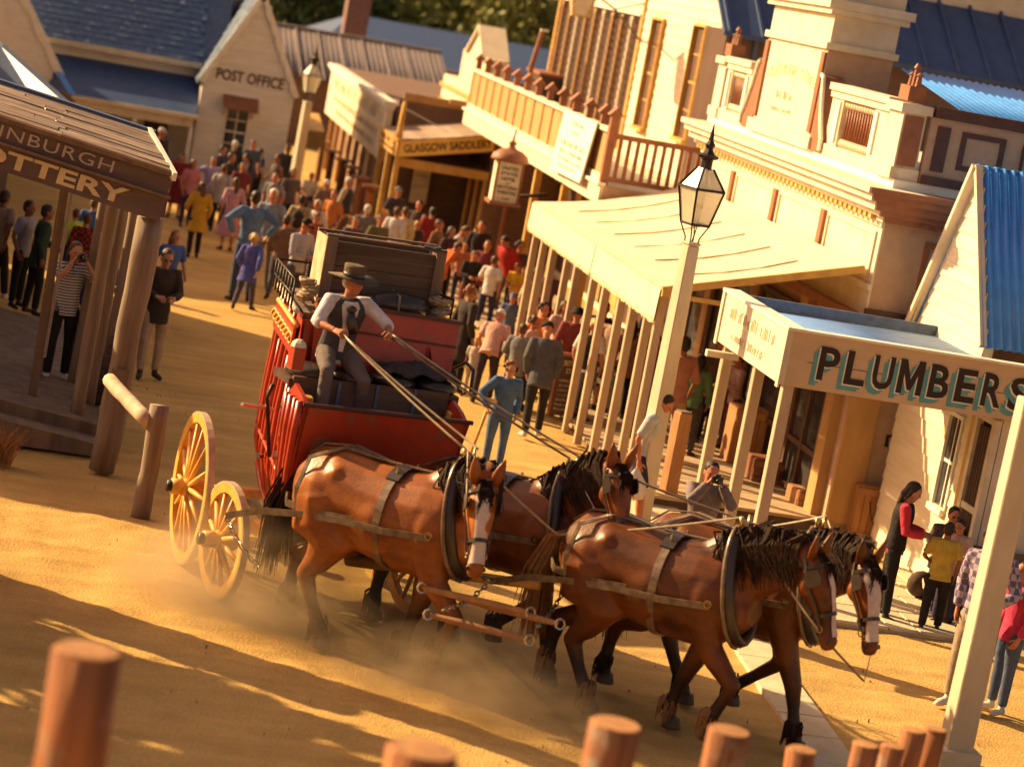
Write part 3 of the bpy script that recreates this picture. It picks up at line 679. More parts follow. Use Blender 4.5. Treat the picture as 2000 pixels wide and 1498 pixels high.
MB().box(8.04, 8.099, 58.68, 62.2, 1.99, 2.36).box(8.0, 8.12, 58.64, 62.2, 2.361, 2.40).build('front_fascia', M['ochre'], gl)
strokes((8.038,62.0,2.0), (0,-1,0), (0,0,1), (-1,0,0), [(.2,3.0,.2,.12),(.5,2.8,.06,.09)], M['trim'], gl, 4, dens=.5)
for k in range(9):
    t = k/9; x = 8.12+2.15*t; z = 2.37+.5*t
    MB().bar((x+.12,58.72,z+.03), (x+.12,62.2,z+.03), .27, .03, (-.22,0,1)).build('shingle_course', M['rust'], gl)
MB().prism([(8.02,2.40),(8.16,2.40),(8.13,3.25),(8.06,3.25)], .22, Matrix(((1,0,0,0),(0,0,1,58.9),(0,1,0,0),(0,0,0,1)))).build('upright_sign', M['ochre'], gl)
for yy in (58.8, 60.4, 62.0): MB().box(8.06, 8.18, yy-.06, yy+.06, 0, 1.99).build('post', M['ochre'], gl)
MB().box(8.12, 10.3, 58.8, 58.86, 1.78, 1.98).build('verandah_beam', M['ochre'], gl)
for k in range(7): MB().box(8.2, 10.28, 58.8+k*.48, 59.2+k*.48, 1.98, 2.0).build('ceiling_board', M['brownboard'], gl)
MB().box(9.0, 9.42, 61.9, 61.95, .7, 1.75).box(8.9, 9.52, 61.88, 61.95, 1.751, 1.83).build('notice', M['cream'], gl)
strokes((9.0,61.897,.7), (1,0,0), (0,0,1), (0,-1,0), [(.05,.38,.85,.08),(.05,.38,.66,.06),(.05,.38,.4,.06)], M['trim'], gl, 6, dens=.7)
for k in range(6): MB().box(10.24, 10.299, 58.9+k*.52, 59.12+k*.52, .1, 1.9).build('shutter', M['shopdark'] if k % 2 else M['ochre'], gl)

# long fronted shop beyond, with a tall faded signboard and capped posts
lf = thing('long_fronted_shop', 'brown shop with a tall cream signboard of faded print above capped verandah posts', 'shop', (8.3, 68, 0))
MB().box(8.6, 14, 62.3, 77, 0, 2.95).build('wall', M['brownboard'], lf)
boards(lf, '-y', 62.3, 1.9, 3.1, .2, M['brownboard'], lambda z: [(8.4, 11.8)], t=.03)
MB().box(8.16, 8.30, 62.32, 76.5, 1.55, 2.92).build('signboard', M['cream'], lf)
MB().box(8.04, 8.36, 62.28, 76.6, 2.921, 3.02).box(8.10, 8.33, 62.3, 76.5, 2.83, 2.92).build('cornice', M['white'], lf)
strokes((8.158,76,1.55), (0,-1,0), (0,0,1), (-1,0,0), [(.8,13,.85,.34),(1.2,12.5,.5,.2),(2,12,.2,.16)], M['faint'], lf, 8, dens=.6)
cl = MB().lathe([(.09,0),(.09,1.08),(.13,1.12),(.09,1.16),(.09,1.24)], 8).box(-.2,.2,-.2,.2,1.241,1.30).mesh('post')
for px_, py_ in ((632,276),(650,294),(672,311),(690,325),(707,345),(725,362)):
    p = at(px_, py_, x=7.7); put('post', cl, M['trim'], lf, loc=(7.7, p.y, 0), scale=(1,1,p.z/1.3))
for k in range(8): MB().box(8.2, 8.32, 63+k*1.7, 63.12+k*1.7, 0, 1.55).build('inner_post', M['panel'], lf)
MB().box(8.5, 11.9, 62.26, 62.31, 3.1, 3.3).box(9.6, 11.6, 62.1, 62.26, 3.2, 3.34).build('gutter', M['panel'], lf)
MB().tube([(8.3,62.2,3.0),(9.6,59.2,2.6)], .01, 4).build('stay_wire', M['iron'], lf)

# cream building with a small pediment behind the saddlery
cb = thing('pediment_shop', 'cream shop front with a small gabled pediment above the saddlery roof', 'shop', (10.4, 64, 0))
MB().box(10.45, 15, 62.4, 69.2, 0, 3.0).box(10.42, 11, 60.2, 69.2, 3.001, 3.62).build('wall', M['cream'], cb)
MB().box(10.34, 10.5, 60.2, 69.25, 3.30, 3.40).box(10.36, 10.5, 60.2, 69.25, 2.9, 2.97).build('moulding', M['ochre'], cb)
MB().box(10.40, 10.9, 62.4, 66.5, 3.621, 4.45).build('parapet', M['cream'], cb)
MB().add([(10.40,62.9,4.45),(10.40,65.6,4.45),(10.40,64.2,5.1),(10.9,62.9,4.45),(10.9,65.6,4.45),(10.9,64.2,5.1)], [(0,2,1),(3,4,5),(0,3,5,2),(2,5,4,1),(1,4,3,0)]).build('pediment', M['cream'], cb)
MB().bar((10.65,62.8,4.42),(10.65,64.2,5.16), .7,.07).bar((10.65,64.2,5.16),(10.65,65.7,4.42), .7,.07).build('pediment_coping', M['cream'], cb)
bs = thing('brown_shed', 'dark brown flat topped shed beside the pediment', 'shed', (12, 62, 0))
MB().box(11.4, 13.2, 60.5, 62.2, 0, 4.35).build('wall', M['shopdark'], bs); MB().box(11.35, 13.25, 60.45, 62.25, 4.351, 4.42).build('coping', M['trim'], bs)
fp = thing('flagpole', 'brown iron pole rising beside the balcony finials', 'pole', (10.2,58.5,0))
p = at(1038,130,y=58.5); q = at(1060,62,y=58.5)
MB().tube([(p.x,58.5,0),(p.x,58.5,p.z),(q.x,58.5,q.z)], .06, 8).build('shaft', M['trim'], fp); MB().box(q.x-.05,q.x+.14,58.45,58.55,q.z,q.z+.05).build('cap', M['white'], fp)

# ------------------------------------------------------------------ far roofs and trees
M['oldtin'] = mat('old_grey_tin', (.30,.25,.23), (.22,.18,.17), 6, rough=.5)
ir = thing('tin_roofed_store', 'low store with a weathered ribbed tin roof beyond the street lamp', 'store', (10, 84, 0))
MB().box(6.4, 12.6, 82.2, 90, -.2, 2.3).build('wall', M['brownboard'], ir)
corrugated('roof_sheet', mat('weathered_tin', (.12,.095,.10), (.17,.13,.12), 5, rough=.5, dirt=((.24,.17,.12),2,.6)), ir, (6.0,81.8,2.15), (6.8,0,.05), (0,5,1.35), 40, .016)
MB().bar((6.2,86.8,3.52),(12.8,86.8,3.56), .3,.08).build('ridge_cap', M['oldtin'], ir)
for k in range(9): MB().bar((6.3+k*.75,81.82,2.20),(6.3+k*.75,86.7,3.52), .05,.05).build('roof_batten', M['oldtin'], ir)
br = thing('blue_roofed_house', 'far house with a broad plain blue roof and a tall brick chimney', 'house', (14, 96, 0))
MB().box(9.5, 22, 95.5, 106, -.2, 2.6).build('wall', M['brownboard'], br)
b = MB(); b.add([(9,95,2.2),(24,95,2.2),(22,101,3.9),(11.2,101,3.9),(9,107,2.4),(24,107,2.4)], [(0,1,2,3),(3,2,5,4),(0,3,4),(1,5,2),(0,4,5,1)])
b.build('roof', M['darkroof'], br)
MB().box(10.2, 11.05, 94.0, 94.95, 0, 5.6).box(10.1, 11.15, 93.9, 95.05, 5.601, 5.8).build('chimney', mat('plum_brick', (.20,.12,.115), (.14,.085,.085), 9, rough=.9, vary=.1), br)
def leaf_mat(name, c, c2):
    m = mat(name, c, c2, 1.2, rough=.6, spec=.3, lo=.3, hi=.75)
    b = m.node_tree.nodes['Principled BSDF']
    b.inputs['Subsurface Weight'].default_value = 0
    return m
M['leaf'] = [leaf_mat('olive_leaves', (.07,.11,.035), (.17,.19,.05)), leaf_mat('dark_leaves', (.04,.075,.035), (.09,.12,.045)), leaf_mat('yellow_leaves', (.17,.19,.04), (.28,.25,.06))]
M['bark'] = mat('grey_bark', (.19,.14,.105), (.11,.08,.06), 5, (1,1,.2), rough=.9, bump=.5)
def tree(label, x, y, h, r, lm, seed, n=2600, leaf=.22, z0=0):
    rg = np.random.RandomState(seed)
    t = thing('broadleaf_tree', label, 'tree', (x, y, z0), 0, 'trees behind the town' if y > 80 else 'trees beside the street')
    tb = MB(); tb.tube([(x,y,z0-.3),(x+.1,y,z0+h*.3),(x-.1,y+.1,z0+h*.6)], [r*.09,r*.07,r*.04], 8)
    ctr = []
    for k in range(13):
        a = rg.uniform(0, 6.28); e = rg.uniform(-.5, 1.0); d = r*rg.uniform(.35, .8)
        c = np.array([x+d*math.cos(a)*math.cos(e), y+d*math.sin(a)*math.cos(e), z0+h*.62+h*.33*e*.9]); ctr.append((c, r*rg.uniform(.28, .5)))
        if k < 7: tb.tube([(x,y,z0+h*.35), tuple((c+np.array([x,y,z0+h*.35]))/2+rg.uniform(-.2,.2,3)), tuple(c)], [r*.035,r*.025,r*.012], 5)
    tb.build('trunk', M['bark'], t, smooth=True)
    P = []
    for c, rr in ctr:
        v = rg.normal(size=(n//13, 3)); v /= np.linalg.norm(v, axis=1)[:,None]
        P.append(c+v*(rr*rg.uniform(.35, 1.0, (len(v),1))**.6)*np.array([1,1,.8]))
    P = np.concatenate(P); N = len(P)
    a = rg.normal(size=(N,3)); a /= np.linalg.norm(a, axis=1)[:,None]; q = rg.normal(size=(N,3)); q -= a*(q*a).sum(1)[:,None]; q /= np.linalg.norm(q, axis=1)[:,None]
    s_ = leaf*rg.uniform(.6, 1.3, (N,1))
    V = np.stack([P-a*s_, P+q*s_*.5, P+a*s_, P-q*s_*.5], 1).reshape(-1, 3)
    me = bpy.data.meshes.new('crown'); me.from_pydata(V.tolist(), [], np.arange(4*N).reshape(-1, 4).tolist())
    put('crown', me, lm, t)
hill = MB(); hv = []
for i in range(31):
    for j in range(9):
        x = -60+i*6; y = 104+j*9; hv.append((x, y, -.6+j*1.5+1.3*math.sin(i*.7+j)))
hill.add(hv, [(i*9+j, (i+1)*9+j, (i+1)*9+j+1, i*9+j+1) for i in range(30) for j in range(8)])
structure(hill.build('hillside', mat('hillside_scrub', (.06,.07,.03), (.11,.10,.05), .6, rough=.95), smooth=True))
tl = ['tall olive tree above the post office gable', 'dark bushy tree left of the brick chimney', 'shadowy tree behind the brick chimney', 'round dark green tree in the middle of the hillside', 'sunlit yellow green tree left of the hotel', 'deep green tree at the hotel roof edge', 'pale olive tree high on the hillside']
for k, (px_, d, h, r_, m_) in enumerate(((560,112,10,4.2,0),(625,118,9,4.0,1),(720,124,11,4.5,1),(815,120,10,4.6,0),(905,117,10.5,4.6,2),(1010,122,11,5,1),(1075,113,9,4,2))):
    p = at(px_, 30, y=d); tree(tl[k], p.x, d, h, r_*1.15, M['leaf'][m_], 20+k, 7000, .22, -2.6-.3*(k % 3))

# ------------------------------------------------------------------ post office
po = thing('post_office', 'white weatherboard post office with a steep front gable and shingle roofs', 'post office', (4.8, 64, 0))
GA, GB, GY_, WH, AP = 3.70, 5.98, 63.7, 2.78, 4.98
MB().box(GA, GB, GY_, 70, 0, WH).add([(GA,GY_,WH),(GB,GY_,WH),((GA+GB)/2,GY_,AP),(GA,70,WH),(GB,70,WH),((GA+GB)/2,70,AP)], [(0,1,2),(5,4,3),(0,2,5,3),(2,1,4,5)]).build('wall', M['pboard'], po)
win = (4.42, 4.94, .95, 2.12)
def posp(z):
    if z < WH: return cut(GA+.02, GB-.02, [(win[0]-.05, win[1]+.05)] if win[2]-.05 < z < win[3]+.05 else [])
    k = (z-WH)/(AP-WH); c_ = (GA+GB)/2; return [(GA+(c_-GA)*k, GB-(GB-c_)*k)]
boards(po, '-y', GY_, .12, AP-.1, .128, M['pboard'], posp, t=.026)
sash(po, '-y', GY_-.01, *win, 2, 4, M['white'], M['pane'])
hd = thing('window_hood', 'small brown bracketed hood over the post office window', 'window hood', (4.68,GY_,2.2))
b = MB(); b.bar((4.25,GY_-.28,2.27),(5.13,GY_-.28,2.27), .62,.03,(0,-.55,1)); b.build('hood_roof', M['trim'], hd)
for q in (4.32, 5.04): MB().bar((q,GY_-.02,1.95),(q,GY_-.5,2.14), .04,.05).bar((q,GY_-.03,1.9),(q,GY_-.03,2.4), .04,.05).build('bracket', M['white'], hd)
text('POST OFFICE', (GA+.30, GY_-.03, 2.76), (GB-.30, GY_-.03, 2.76), .27, M['dtrim'], po, (0,-1,0), bold=.02)
ap = Vector(((GA+GB)/2, GY_-.12, AP+.12))
for e in (GA-.12, GB+.12):
    q = Vector((e, GY_-.12, WH-.12)); dr = (q-ap); ln = dr.length; dr.normalize(); nr = Vector((-dr.z,0,dr.x)); nr = nr if nr.z < 0 else -nr
    out = [ap, q]; low = []
    for k in range(57):
        t = k/56; low.append(q.lerp(ap, t)+nr*(.11+.055*abs(math.sin(t*math.pi*7))))
    poly = [ap, q]+low; n_ = len(poly)
    vs = poly+[p+Vector((0,.05,0)) for p in poly]
    fs = []
    for k in range(56): # quads between edge line and scalloped line
        pass
    b = MB(); top = [ap.lerp(q, 1-k/56) for k in range(57)]
    b.v = [tuple(p) for p in top+low+[p+Vector((0,.05,0)) for p in top+low]]
    for k in range(56):
        b.f += [(k,57+k,58+k,k+1),(114+k,115+k,172+k,171+k),(57+k,171+k,172+k,58+k),(k,k+1,115+k,114+k)]
    b.build('scalloped_bargeboard', M['white'], po)
def shingles(parent, p0, du, dv, nu, nv, m, seed, name='shingles'):
    rg = random.Random(seed); b = MB(); p0, du, dv = Vector(p0), Vector(du), Vector(dv); n = du.cross(dv).normalized(); n = n if n.z > 0 else -n
    for j in range(nv):
        for i in range(nu):
            o = (j % 2)*.5; a0 = (i+o+.03)/(nu+.5); a1 = (i+o+.97)/(nu+.5); v0 = j/nv; v1 = (j+1.25)/nv; l = rg.uniform(.02,.045); s_ = rg.uniform(-.008,.008)
            A = p0+du*a0+dv*v0+n*(l+s_); B = p0+du*a1+dv*v0+n*(l-s_); C2 = p0+du*a1+dv*v1+n*.006; D = p0+du*a0+dv*v1+n*.006
            b.add([A,B,C2,D,A-n*.03,B-n*.03], [(0,1,2,3),(4,5,1,0)])
    return stuff(b.build(name, m, parent))
ex = (GB-GA)/2+.12
for e in (-1, 1):
    c_ = (GA+GB)/2; b = MB(); A = Vector((c_, GY_-.1, AP+.06)); D = Vector((c_+e*ex, GY_-.1, WH-.16))
    b.add([A, D, D+Vector((0,7,0)), A+Vector((0,7,0))]+[p-Vector((0,0,.05)) for p in (A, D, D+Vector((0,7,0)), A+Vector((0,7,0)))], [(0,1,2,3),(7,6,5,4),(0,4,5,1),(1,5,6,2),(2,6,7,3),(3,7,4,0)])
    b.build('roof_slope', M['greyroof'], po)
    shingles(po, D, (0,7,0), A-D, 34, 13, M['slate'], 3+e)
# wing to the left with main roof, verandah roof and posts
MB().box(-5, GA, 65.2, 71, 0, 3.0).build('wing_wall', M['pboard'], po)
b = MB(); b.add([(-5,64.9,2.98),(GA+.6,64.9,2.98),(GA+.6,69,6.4),(-5,69,6.4),(-5,73,2.98),(GA+.6,73,2.98)], [(0,1,2,3),(3,2,5,4),(0,3,4),(1,5,2),(0,4,5,1)]); b.build('wing_roof', M['greyroof'], po)
shingles(po, (-1.5,64.9,2.99), (5.2,0,0), (0,4.1,3.42), 26, 24, M['slate'], 11)
MB().box(-5, GA, 64.82, 64.9, 2.86, 2.99).build('gutter', M['cream'], po)
hipx = .55
b = MB(); b.add([(-.2,65.19,2.62),(GA-.02,65.19,2.62),(GA-.02,63.15,1.80),(.62,63.15,1.80),(-1.6,66.5,1.80),(-1.6,67,2.62)], [(3,2,1,0),(4,3,0,5)]); vr = b.build('verandah_roof', M['darkroof'], po)
MB().bar((-.2,65.19,2.66),(.62,63.13,1.83), .14,.04).build('hip_flashing', M['blueroof'], po)
MB().box(.62, GA+.02, 63.08, 63.15, 1.72, 1.82).box(.70, GA-.1, 63.2, 63.3, 1.50, 1.715).build('verandah_gutter', M['cream'], po)
for x_ in (.78, 2.2, 3.58): MB().box(x_-.05, x_+.05, 63.2, 63.3, 0, 1.5).build('post', M['pboard'], po)
MB().box(-2, GA, 62.9, 65.2, -.05, .12).build('verandah_floor', M['wood'], po)
for x_ in (1.2, 2.5): MB().box(x_, x_+.6, 65.15, 65.199, .12, 2.2).build('door', M['shopdark'], po)
lg = thing('scalloped_gable_house', 'lilac grey house with a scalloped bargeboard at the far left', 'house', (-1, 66, 0))
b = MB(); b.add([(-4,64.2,0),(.1,64.2,0),(.1,64.2,2.4),(-1.9,64.2,5.4),(-4,64.2,2.4)]+[(x_,64.6,z_) for x_, z_ in ((-4,0),(.1,0),(.1,2.4),(-1.9,5.4),(-4,2.4))], [(0,1,2,3,4),(9,8,7,6,5),(0,5,6,1),(1,6,7,2),(2,7,8,3),(3,8,9,4)])
b.build('wall', M['pboard'], lg)
b = MB(); top = [Vector((-1.9,64.1,5.6)).lerp(Vector((.42,64.1,2.12)), k/40) for k in range(41)]; nr = Vector((-.83,0,-.55))
low = [p+nr*(.14+.07*abs(math.sin(k/40*math.pi*5))) for k, p in enumerate(top)]
b.v = [tuple(p) for p in top+low+[p+Vector((0,.05,0)) for p in top+low]]
for k in range(40): b.f += [(k,41+k,42+k,k+1),(82+k,83+k,124+k,123+k),(41+k,123+k,124+k,42+k),(k,k+1,83+k,82+k)]
b.build('scalloped_bargeboard', M['white'], lg)

# ------------------------------------------------------------------ pottery on the left
pt = thing('pottery_shop', 'weathered timber pottery shop verandah with a lettered fascia and plank roof', 'shop', (1, 30, 0))
Q0 = Vector((1.55, 29.82, 0)); nq = Vector((0,-1,0)); SLP = .155        # the verandah runs across the street on falling ground
def qp(a, o, z): return Vector((Q0.x-a, Q0.y+o, z+SLP*a))              # a along the fascia to the left, o back from it
def qbar(nm, a0, a1, o, z0, z1, th, m): b = MB(); b.bar(qp(a0,o,(z0+z1)/2), qp(a1,o,(z0+z1)/2), th, z1-z0); return b.build(nm, m, pt)
M['oldboard'] = mat('old_sign_board', (.145,.10,.08), (.095,.065,.055), 5, (.2,.2,1), rough=.8, bump=.5)
qbar('upper_sign_board', 0, 4.2, 0, 3.36, 3.62, .05, M['oldboard']); qbar('lower_sign_board', .03, 4.2, .03, 3.05, 3.355, .05, M['oldboard'])
MB().bar(qp(-.03,-.05,3.36), qp(4.2,-.05,3.36), .06, .03).build('moulding', M['wood'], pt)
MB().bar(qp(-.02,-.03,3.63), qp(4.2,-.03,3.63), .12, .05).build('fascia_capping', M['wood'], pt)
text('POTTERY', qp(2.5,.004,3.105), qp(.47,.004,3.105), .195, M['gold'], pt, nq, bold=.03, depth=.012)
text('EDINBURGH', qp(2.40,-.026,3.425), qp(.68,-.026,3.425), .14, M['grey_letter'], pt, nq, bold=.0, depth=.012, spacing=1.1)
for k in range(11):
    e_ = random.uniform(-.35,.35); f_ = random.uniform(-.3,.3)
    for j, (u0, u1) in enumerate(((0,1.3+e_),(1.312+e_,2.7+f_),(2.712+f_,4.2))):
        t = (k+.5)/11; A, B_ = [qp(u+.30*t, -.10+1.35*t, 3.665+.24*t+random.uniform(-.008,.010)) for u in (u0, u1)]
        MB().bar(A, B_, .118, .026, (0,-.17,1)).build('roof_plank', M['rust'], pt)
MB().bar(qp(-.03,-.16,3.62), qp(.28,1.3,3.92), .05, .10).build('end_barge', M['white'], pt)
MB().bar(qp(.2,1.36,3.93), qp(4.3,1.36,3.93), .20, .04).build('ridge_flashing', M['darkroof'], pt)
MB().bar(qp(.02,.06,3.25), qp(.30,1.25,3.30), .05, .30).build('end_board', M['oldboard'], pt)
def log(nm, p, q, r_, m, parent, n=10, seed=0):
    rg = random.Random(seed); p, q = Vector(p), Vector(q); k = 7
    return MB().tube([p.lerp(q, i/k)+Vector((rg.uniform(-.1,.1)*r_, rg.uniform(-.1,.1)*r_, 0)) for i in range(k+1)], [r_*rg.uniform(.94,1.06) for _ in range(k+1)], n).build(nm, m, parent, smooth=True)
log('corner_post', (1.31,29.98,0), (1.40,30.02,3.06), .155, M['log'], pt, seed=1)
MB().obox(Matrix.Translation((1.33,29.82,1.15)), .2, .02, .24).build('notice_box', M['wood'], pt)
for px_, y_, rr in ((222,31.6,.085),(243,32.4,.07),(266,33.0,.075),(286,32.0,.08),(205,33.6,.08)):
    p = at(px_, 410, y=y_); log('inner_post', (p.x-.06,y_,.2), (p.x,y_,3.5), rr, M['log'], pt, seed=px_)
MB().box(.34,.45,31.95,32.06,.38,3.6).build('square_post', M['wood'], pt)
MB().tube([(.47,31.93,.9),(.50,31.93,3.3)], .02, 6).build('downpipe', M['oldtin'], pt)
p = at(72, 720, z=.4); MB().box(p.x-.06, p.x+.06, p.y-.06, p.y+.06, .35, 1.35).build('rail_post', M['wood'], pt)
MB().tube([(p.x,p.y,1.35),(p.x+.02,p.y-.1,1.55),(p.x+.1,p.y-.3,1.25)], .05, 8).build('post_cap', M['log'], pt, smooth=True)
for nm, y0_, y1_, z0_, x1_ in (('platform',31.2,38.0,.29,1.25),('step',30.72,31.198,.15,1.28)):
    V = [(x_, y_, (0 if zz == 0 else z0_+SLP*.75*(1.25-x_))) for zz in (0, 1) for x_, y_ in ((-4,y0_),(x1_,y0_),(x1_,y1_),(-4,y1_))]
    MB().add(V, [(3,2,1,0),(4,5,6,7),(0,1,5,4),(1,2,6,5),(2,3,7,6),(3,0,4,7)]).build(nm, M['wood'], pt)
sh = thing('pottery_main_building', 'plain timber building behind the pottery verandah at the left edge', 'building', (-5, 38, 0))
MB().box(-9, -1.35, 33.5, 46.0, 0, 3.8).build('wall', M['wood'], sh)
MB().add([(-9.2,33.3,3.8),(-1.15,33.3,3.8),(-1.15,46.2,3.8),(-9.2,46.2,3.8),(-5.8,33.3,5.0),(-5.8,46.2,5.0)], [(0,1,4),(2,3,5),(1,2,5,4),(3,0,4,5),(3,2,1,0)]).build('roof', M['darkroof'], sh)
gb = thing('clay_gable_roof', 'low grey gabled roof showing over the pottery verandah', 'shed', (0,40,0))
A, B_, C_, D_ = at(0,100,y=43), at(45,130,y=43), at(138,208,y=42), at(0,235,y=42)
b = MB(); V = [(A.x-3,44,A.z+.4),(A.x,44,A.z),(C_.x,41.5,C_.z),(C_.x-.25,41.5,C_.z-.35),(D_.x-3,41.5,D_.z)]
b.add(V+[(x_,y_+1.2,z_) for x_, y_, z_ in V], [(0,1,2,3,4),(9,8,7,6,5),(0,5,6,1),(1,6,7,2),(2,7,8,3),(3,8,9,4)]); b.build('gable', M['greyroof'], gb)
MB().box(-3.2, -.4, 41.6, 44.5, 0, 2.7).build('wall', M['wood'], gb)
ns = thing('north_store', 'timber store outside the left edge that throws the far street shadow', 'store', (-6, 58, 0))
MB().box(-9, -2.0, 51.6, 61.5, 0, 4.6).build('wall', M['wood'], ns)
MB().add([(-9.2,51.4,4.6),(-1.8,51.4,4.6),(-1.8,61.7,4.6),(-9.2,61.7,4.6),(-5.8,51.4,5.6),(-5.8,61.7,5.6)], [(0,1,4),(2,3,5),(1,2,5,4),(3,0,4,5),(3,2,1,0)]).build('roof', M['darkroof'], ns)
# hitching rail
hr = thing('hitching_rail', 'peeled log hitching rail beside the pottery corner post', 'rail', (1.75, 28.1, 0))
p = at(275,1005,z=0); log('post', (p.x,p.y,-.1), (p.x+.02,p.y,at(300,790,y=p.y).z), .105, M['log'], hr, seed=4)
a_ = at(213,742,y=29.2); b_ = at(288,822,y=p.y-.05)
M['sunlog'] = mat('sunlit_peeled_log', (.58,.46,.34), (.40,.29,.2), 5, (1,1,.2), rough=.8, bump=.4)  # lighter log colour, with the sun on the rail painted in
log('rail', tuple(a_), tuple(b_), .085, M['sunlog'], hr, seed=6)
p = at(2, 905, z=0); gt = thing('grass_tuft', 'dry orange grass tuft at the left edge below the pottery steps', 'grass tuft', tuple(p)); b = MB(); rg_ = random.Random(8)
for k in range(170):
    a = rg_.uniform(0, 6.28); l = rg_.uniform(.25,.6); o = Vector((rg_.uniform(-.12,.1), rg_.uniform(-.12,.12), 0)); d_ = Vector((math.cos(a)*.35, math.sin(a)*.35, 1)); q = p+o
    b.tube([q, q+d_*l*.5, q+d_*l*.8+Vector((math.cos(a)*.1,math.sin(a)*.1,0))*l*2], [.006,.005,.001], 3, cap=False)
stuff(b.build('blades', mat('dry_grass', (.42,.22,.07), (.3,.14,.05), 9, rough=.8), gt))
# ------------------------------------------------------------------ street lamps
def street_lamp(label, x, y, H, k, w0, w1, mm):
    t = thing('street_lamp', label, 'street lamp', (x, y, 0), .35, 'gas street lamps')
    h = H
    rs = []
    for z, a in ((-.1,w0),(h-.01,w1)): rs.append([(a*sx_, a*sy_, z) for sx_, sy_ in ((-1,-1),(1,-1),(1,1),(-1,1))])
    MB().rings(rs).box(-w1*1.1,w1*1.1,-w1*1.1,w1*1.1,h-.005,h+.03).build('post', mm, t, local=True, bevel=.012)
    fr = MB()
    for sx_, sy_ in ((-1,-1),(1,-1),(1,1),(-1,1)):
        fr.tube([(w1*.7*sx_,w1*.7*sy_,h),(w1*.75*sx_,w1*.75*sy_,h+.10*k),(.15*k*sx_,.15*k*sy_,h+.30*k)], .012*k, 5)
        fr.bar((.15*k*sx_,.15*k*sy_,h+.30*k), (.24*k*sx_,.24*k*sy_,h+.82*k), .028*k, .028*k)
        fr.bar((.24*k*sx_,.24*k*sy_,h+.82*k), (.085*k*sx_,.085*k*sy_,h+1.12*k), .028*k, .028*k)
    for z, a in ((.30,.15),(.82,.24)):
        c = [(a*k*sx_, a*k*sy_, h+z*k) for sx_, sy_ in ((-1,-1),(1,-1),(1,1),(-1,1))]
        for i in range(4): fr.bar(c[i], c[(i+1) % 4], .034*k, .034*k)
    fr.build('lantern_frame', M['iron'], t, local=True)
    g = [(.15,.30),(.24,.82)]; g2 = [(.24,.82),(.085,1.12)]
    for pr, nm in ((g,'pane'),(g2,'roof_pane')):
        for i in range(4):
            (a0, z0), (a1, z1) = pr; c = [(-1,-1),(1,-1),(1,1),(-1,1)]; p, q = c[i], c[(i+1) % 4]; e = .97
            V = [Vector((p[0]*a0*k*e,p[1]*a0*k*e,h+z0*k)), Vector((q[0]*a0*k*e,q[1]*a0*k*e,h+z0*k)), Vector((q[0]*a1*k*e,q[1]*a1*k*e,h+z1*k)), Vector((p[0]*a1*k*e,p[1]*a1*k*e,h+z1*k))]
            cc = Vector((0,0,0)); ins = [v-Vector((v.x*.03,v.y*.03,0)) for v in V]
            MB().add(V+ins, [(0,1,2,3),(7,6,5,4),(0,4,5,1),(1,5,6,2),(2,6,7,3),(3,7,4,0)]).build(nm, M['clear'], t, local=True)
    MB().lathe([(.10,0),(.085,.03),(.085,.14),(.15,.17),(.16,.2),(.09,.23),(.05,.30),(.075,.36),(.035,.42),(.03,.5),(.005,.66)], 8, Matrix.Translation((0,0,h+1.10*k)) @ Matrix.Scale(k,4)).build('cap', M['iron'], t, local=True)
    MB().tube([(0,0,h),(.02*k,0,h+.14*k),(-.01*k,0,h+.3*k),(0,0,h+.52*k)], .010*k, 5).build('gas_pipe', M['iron'], t, local=True)
    MB().box(-.03*k,.03*k,-.03*k,.03*k,h+.53*k,h+.60*k).build('mantle', M['ochre'], t, local=True)
    return t
m = mat('old_clear_glass', (.85,.80,.66), (.75,.7,.55), 3, rough=.22, spec=.5)
m.node_tree.nodes['Principled BSDF'].inputs['Transmission Weight'].default_value = .55
m.node_tree.nodes['Principled BSDF'].inputs['Alpha'].default_value = .6
M['clear'] = m
M['lpost'] = mat('cream_lamp_post', (.60,.50,.36), (.50,.41,.29), 4, (1,1,.3), rough=.6, bump=.15, bscale=20)
p = at(1240, 1040, z=0); street_lamp('tall cream gas lamp post with black lantern in front of the canvas awning', p.x, p.y, at(1352,478,y=p.y).z, .86, .125, .085, M['lpost'])
p = at(563, 425, z=0); street_lamp('distant cream gas lamp beside the post office', p.x, p.y, at(622,205,y=p.y).z, .80, .12, .09, M['lpost'])
# bracket lamp at the hotel corner, top of frame
p = at(1131, 30, y=50.5)
bl = thing('bracket_lamp', 'pale glass lantern hung on a scrolled iron bracket from the hotel corner', 'lamp', tuple(p))
rs = [[(p.x+a*sx_, p.y+a*sy_, p.z+z) for sx_, sy_ in ((-1,-1),(1,-1),(1,1),(-1,1))] for z, a in ((-.02,.15),(.55,.26))]
MB().rings(rs).build('glass', M['lampglass'], bl)
fr = MB()
for i in range(4): fr.bar(rs[0][i], rs[1][i], .03, .03); fr.bar(rs[0][i], rs[0][(i+1) % 4], .03, .03); fr.bar(rs[1][i], rs[1][(i+1) % 4], .03, .03)
fr.rings([rs[1], [(p.x, p.y-.01, p.z+.9), (p.x+.02, p.y, p.z+.9), (p.x, p.y+.02, p.z+.9), (p.x-.01, p.y, p.z+.9)]]); fr.build('frame', M['ochre'], bl)
q0, q1 = at(1155,-5,y=51), at(1262,80,y=53)
MB().tube([tuple(p+Vector((0,0,.9))), tuple(q0+Vector((0,0,.1))), tuple(q0.lerp(q1,.4)+Vector((0,0,.12))), (11.95,53.2,q1.z)], .022, 5).tube([(11.95,53.2,q1.z+.75),tuple(q0.lerp(q1,.4)+Vector((0,0,.12)))], .015, 4).build('bracket', M['iron'], bl)

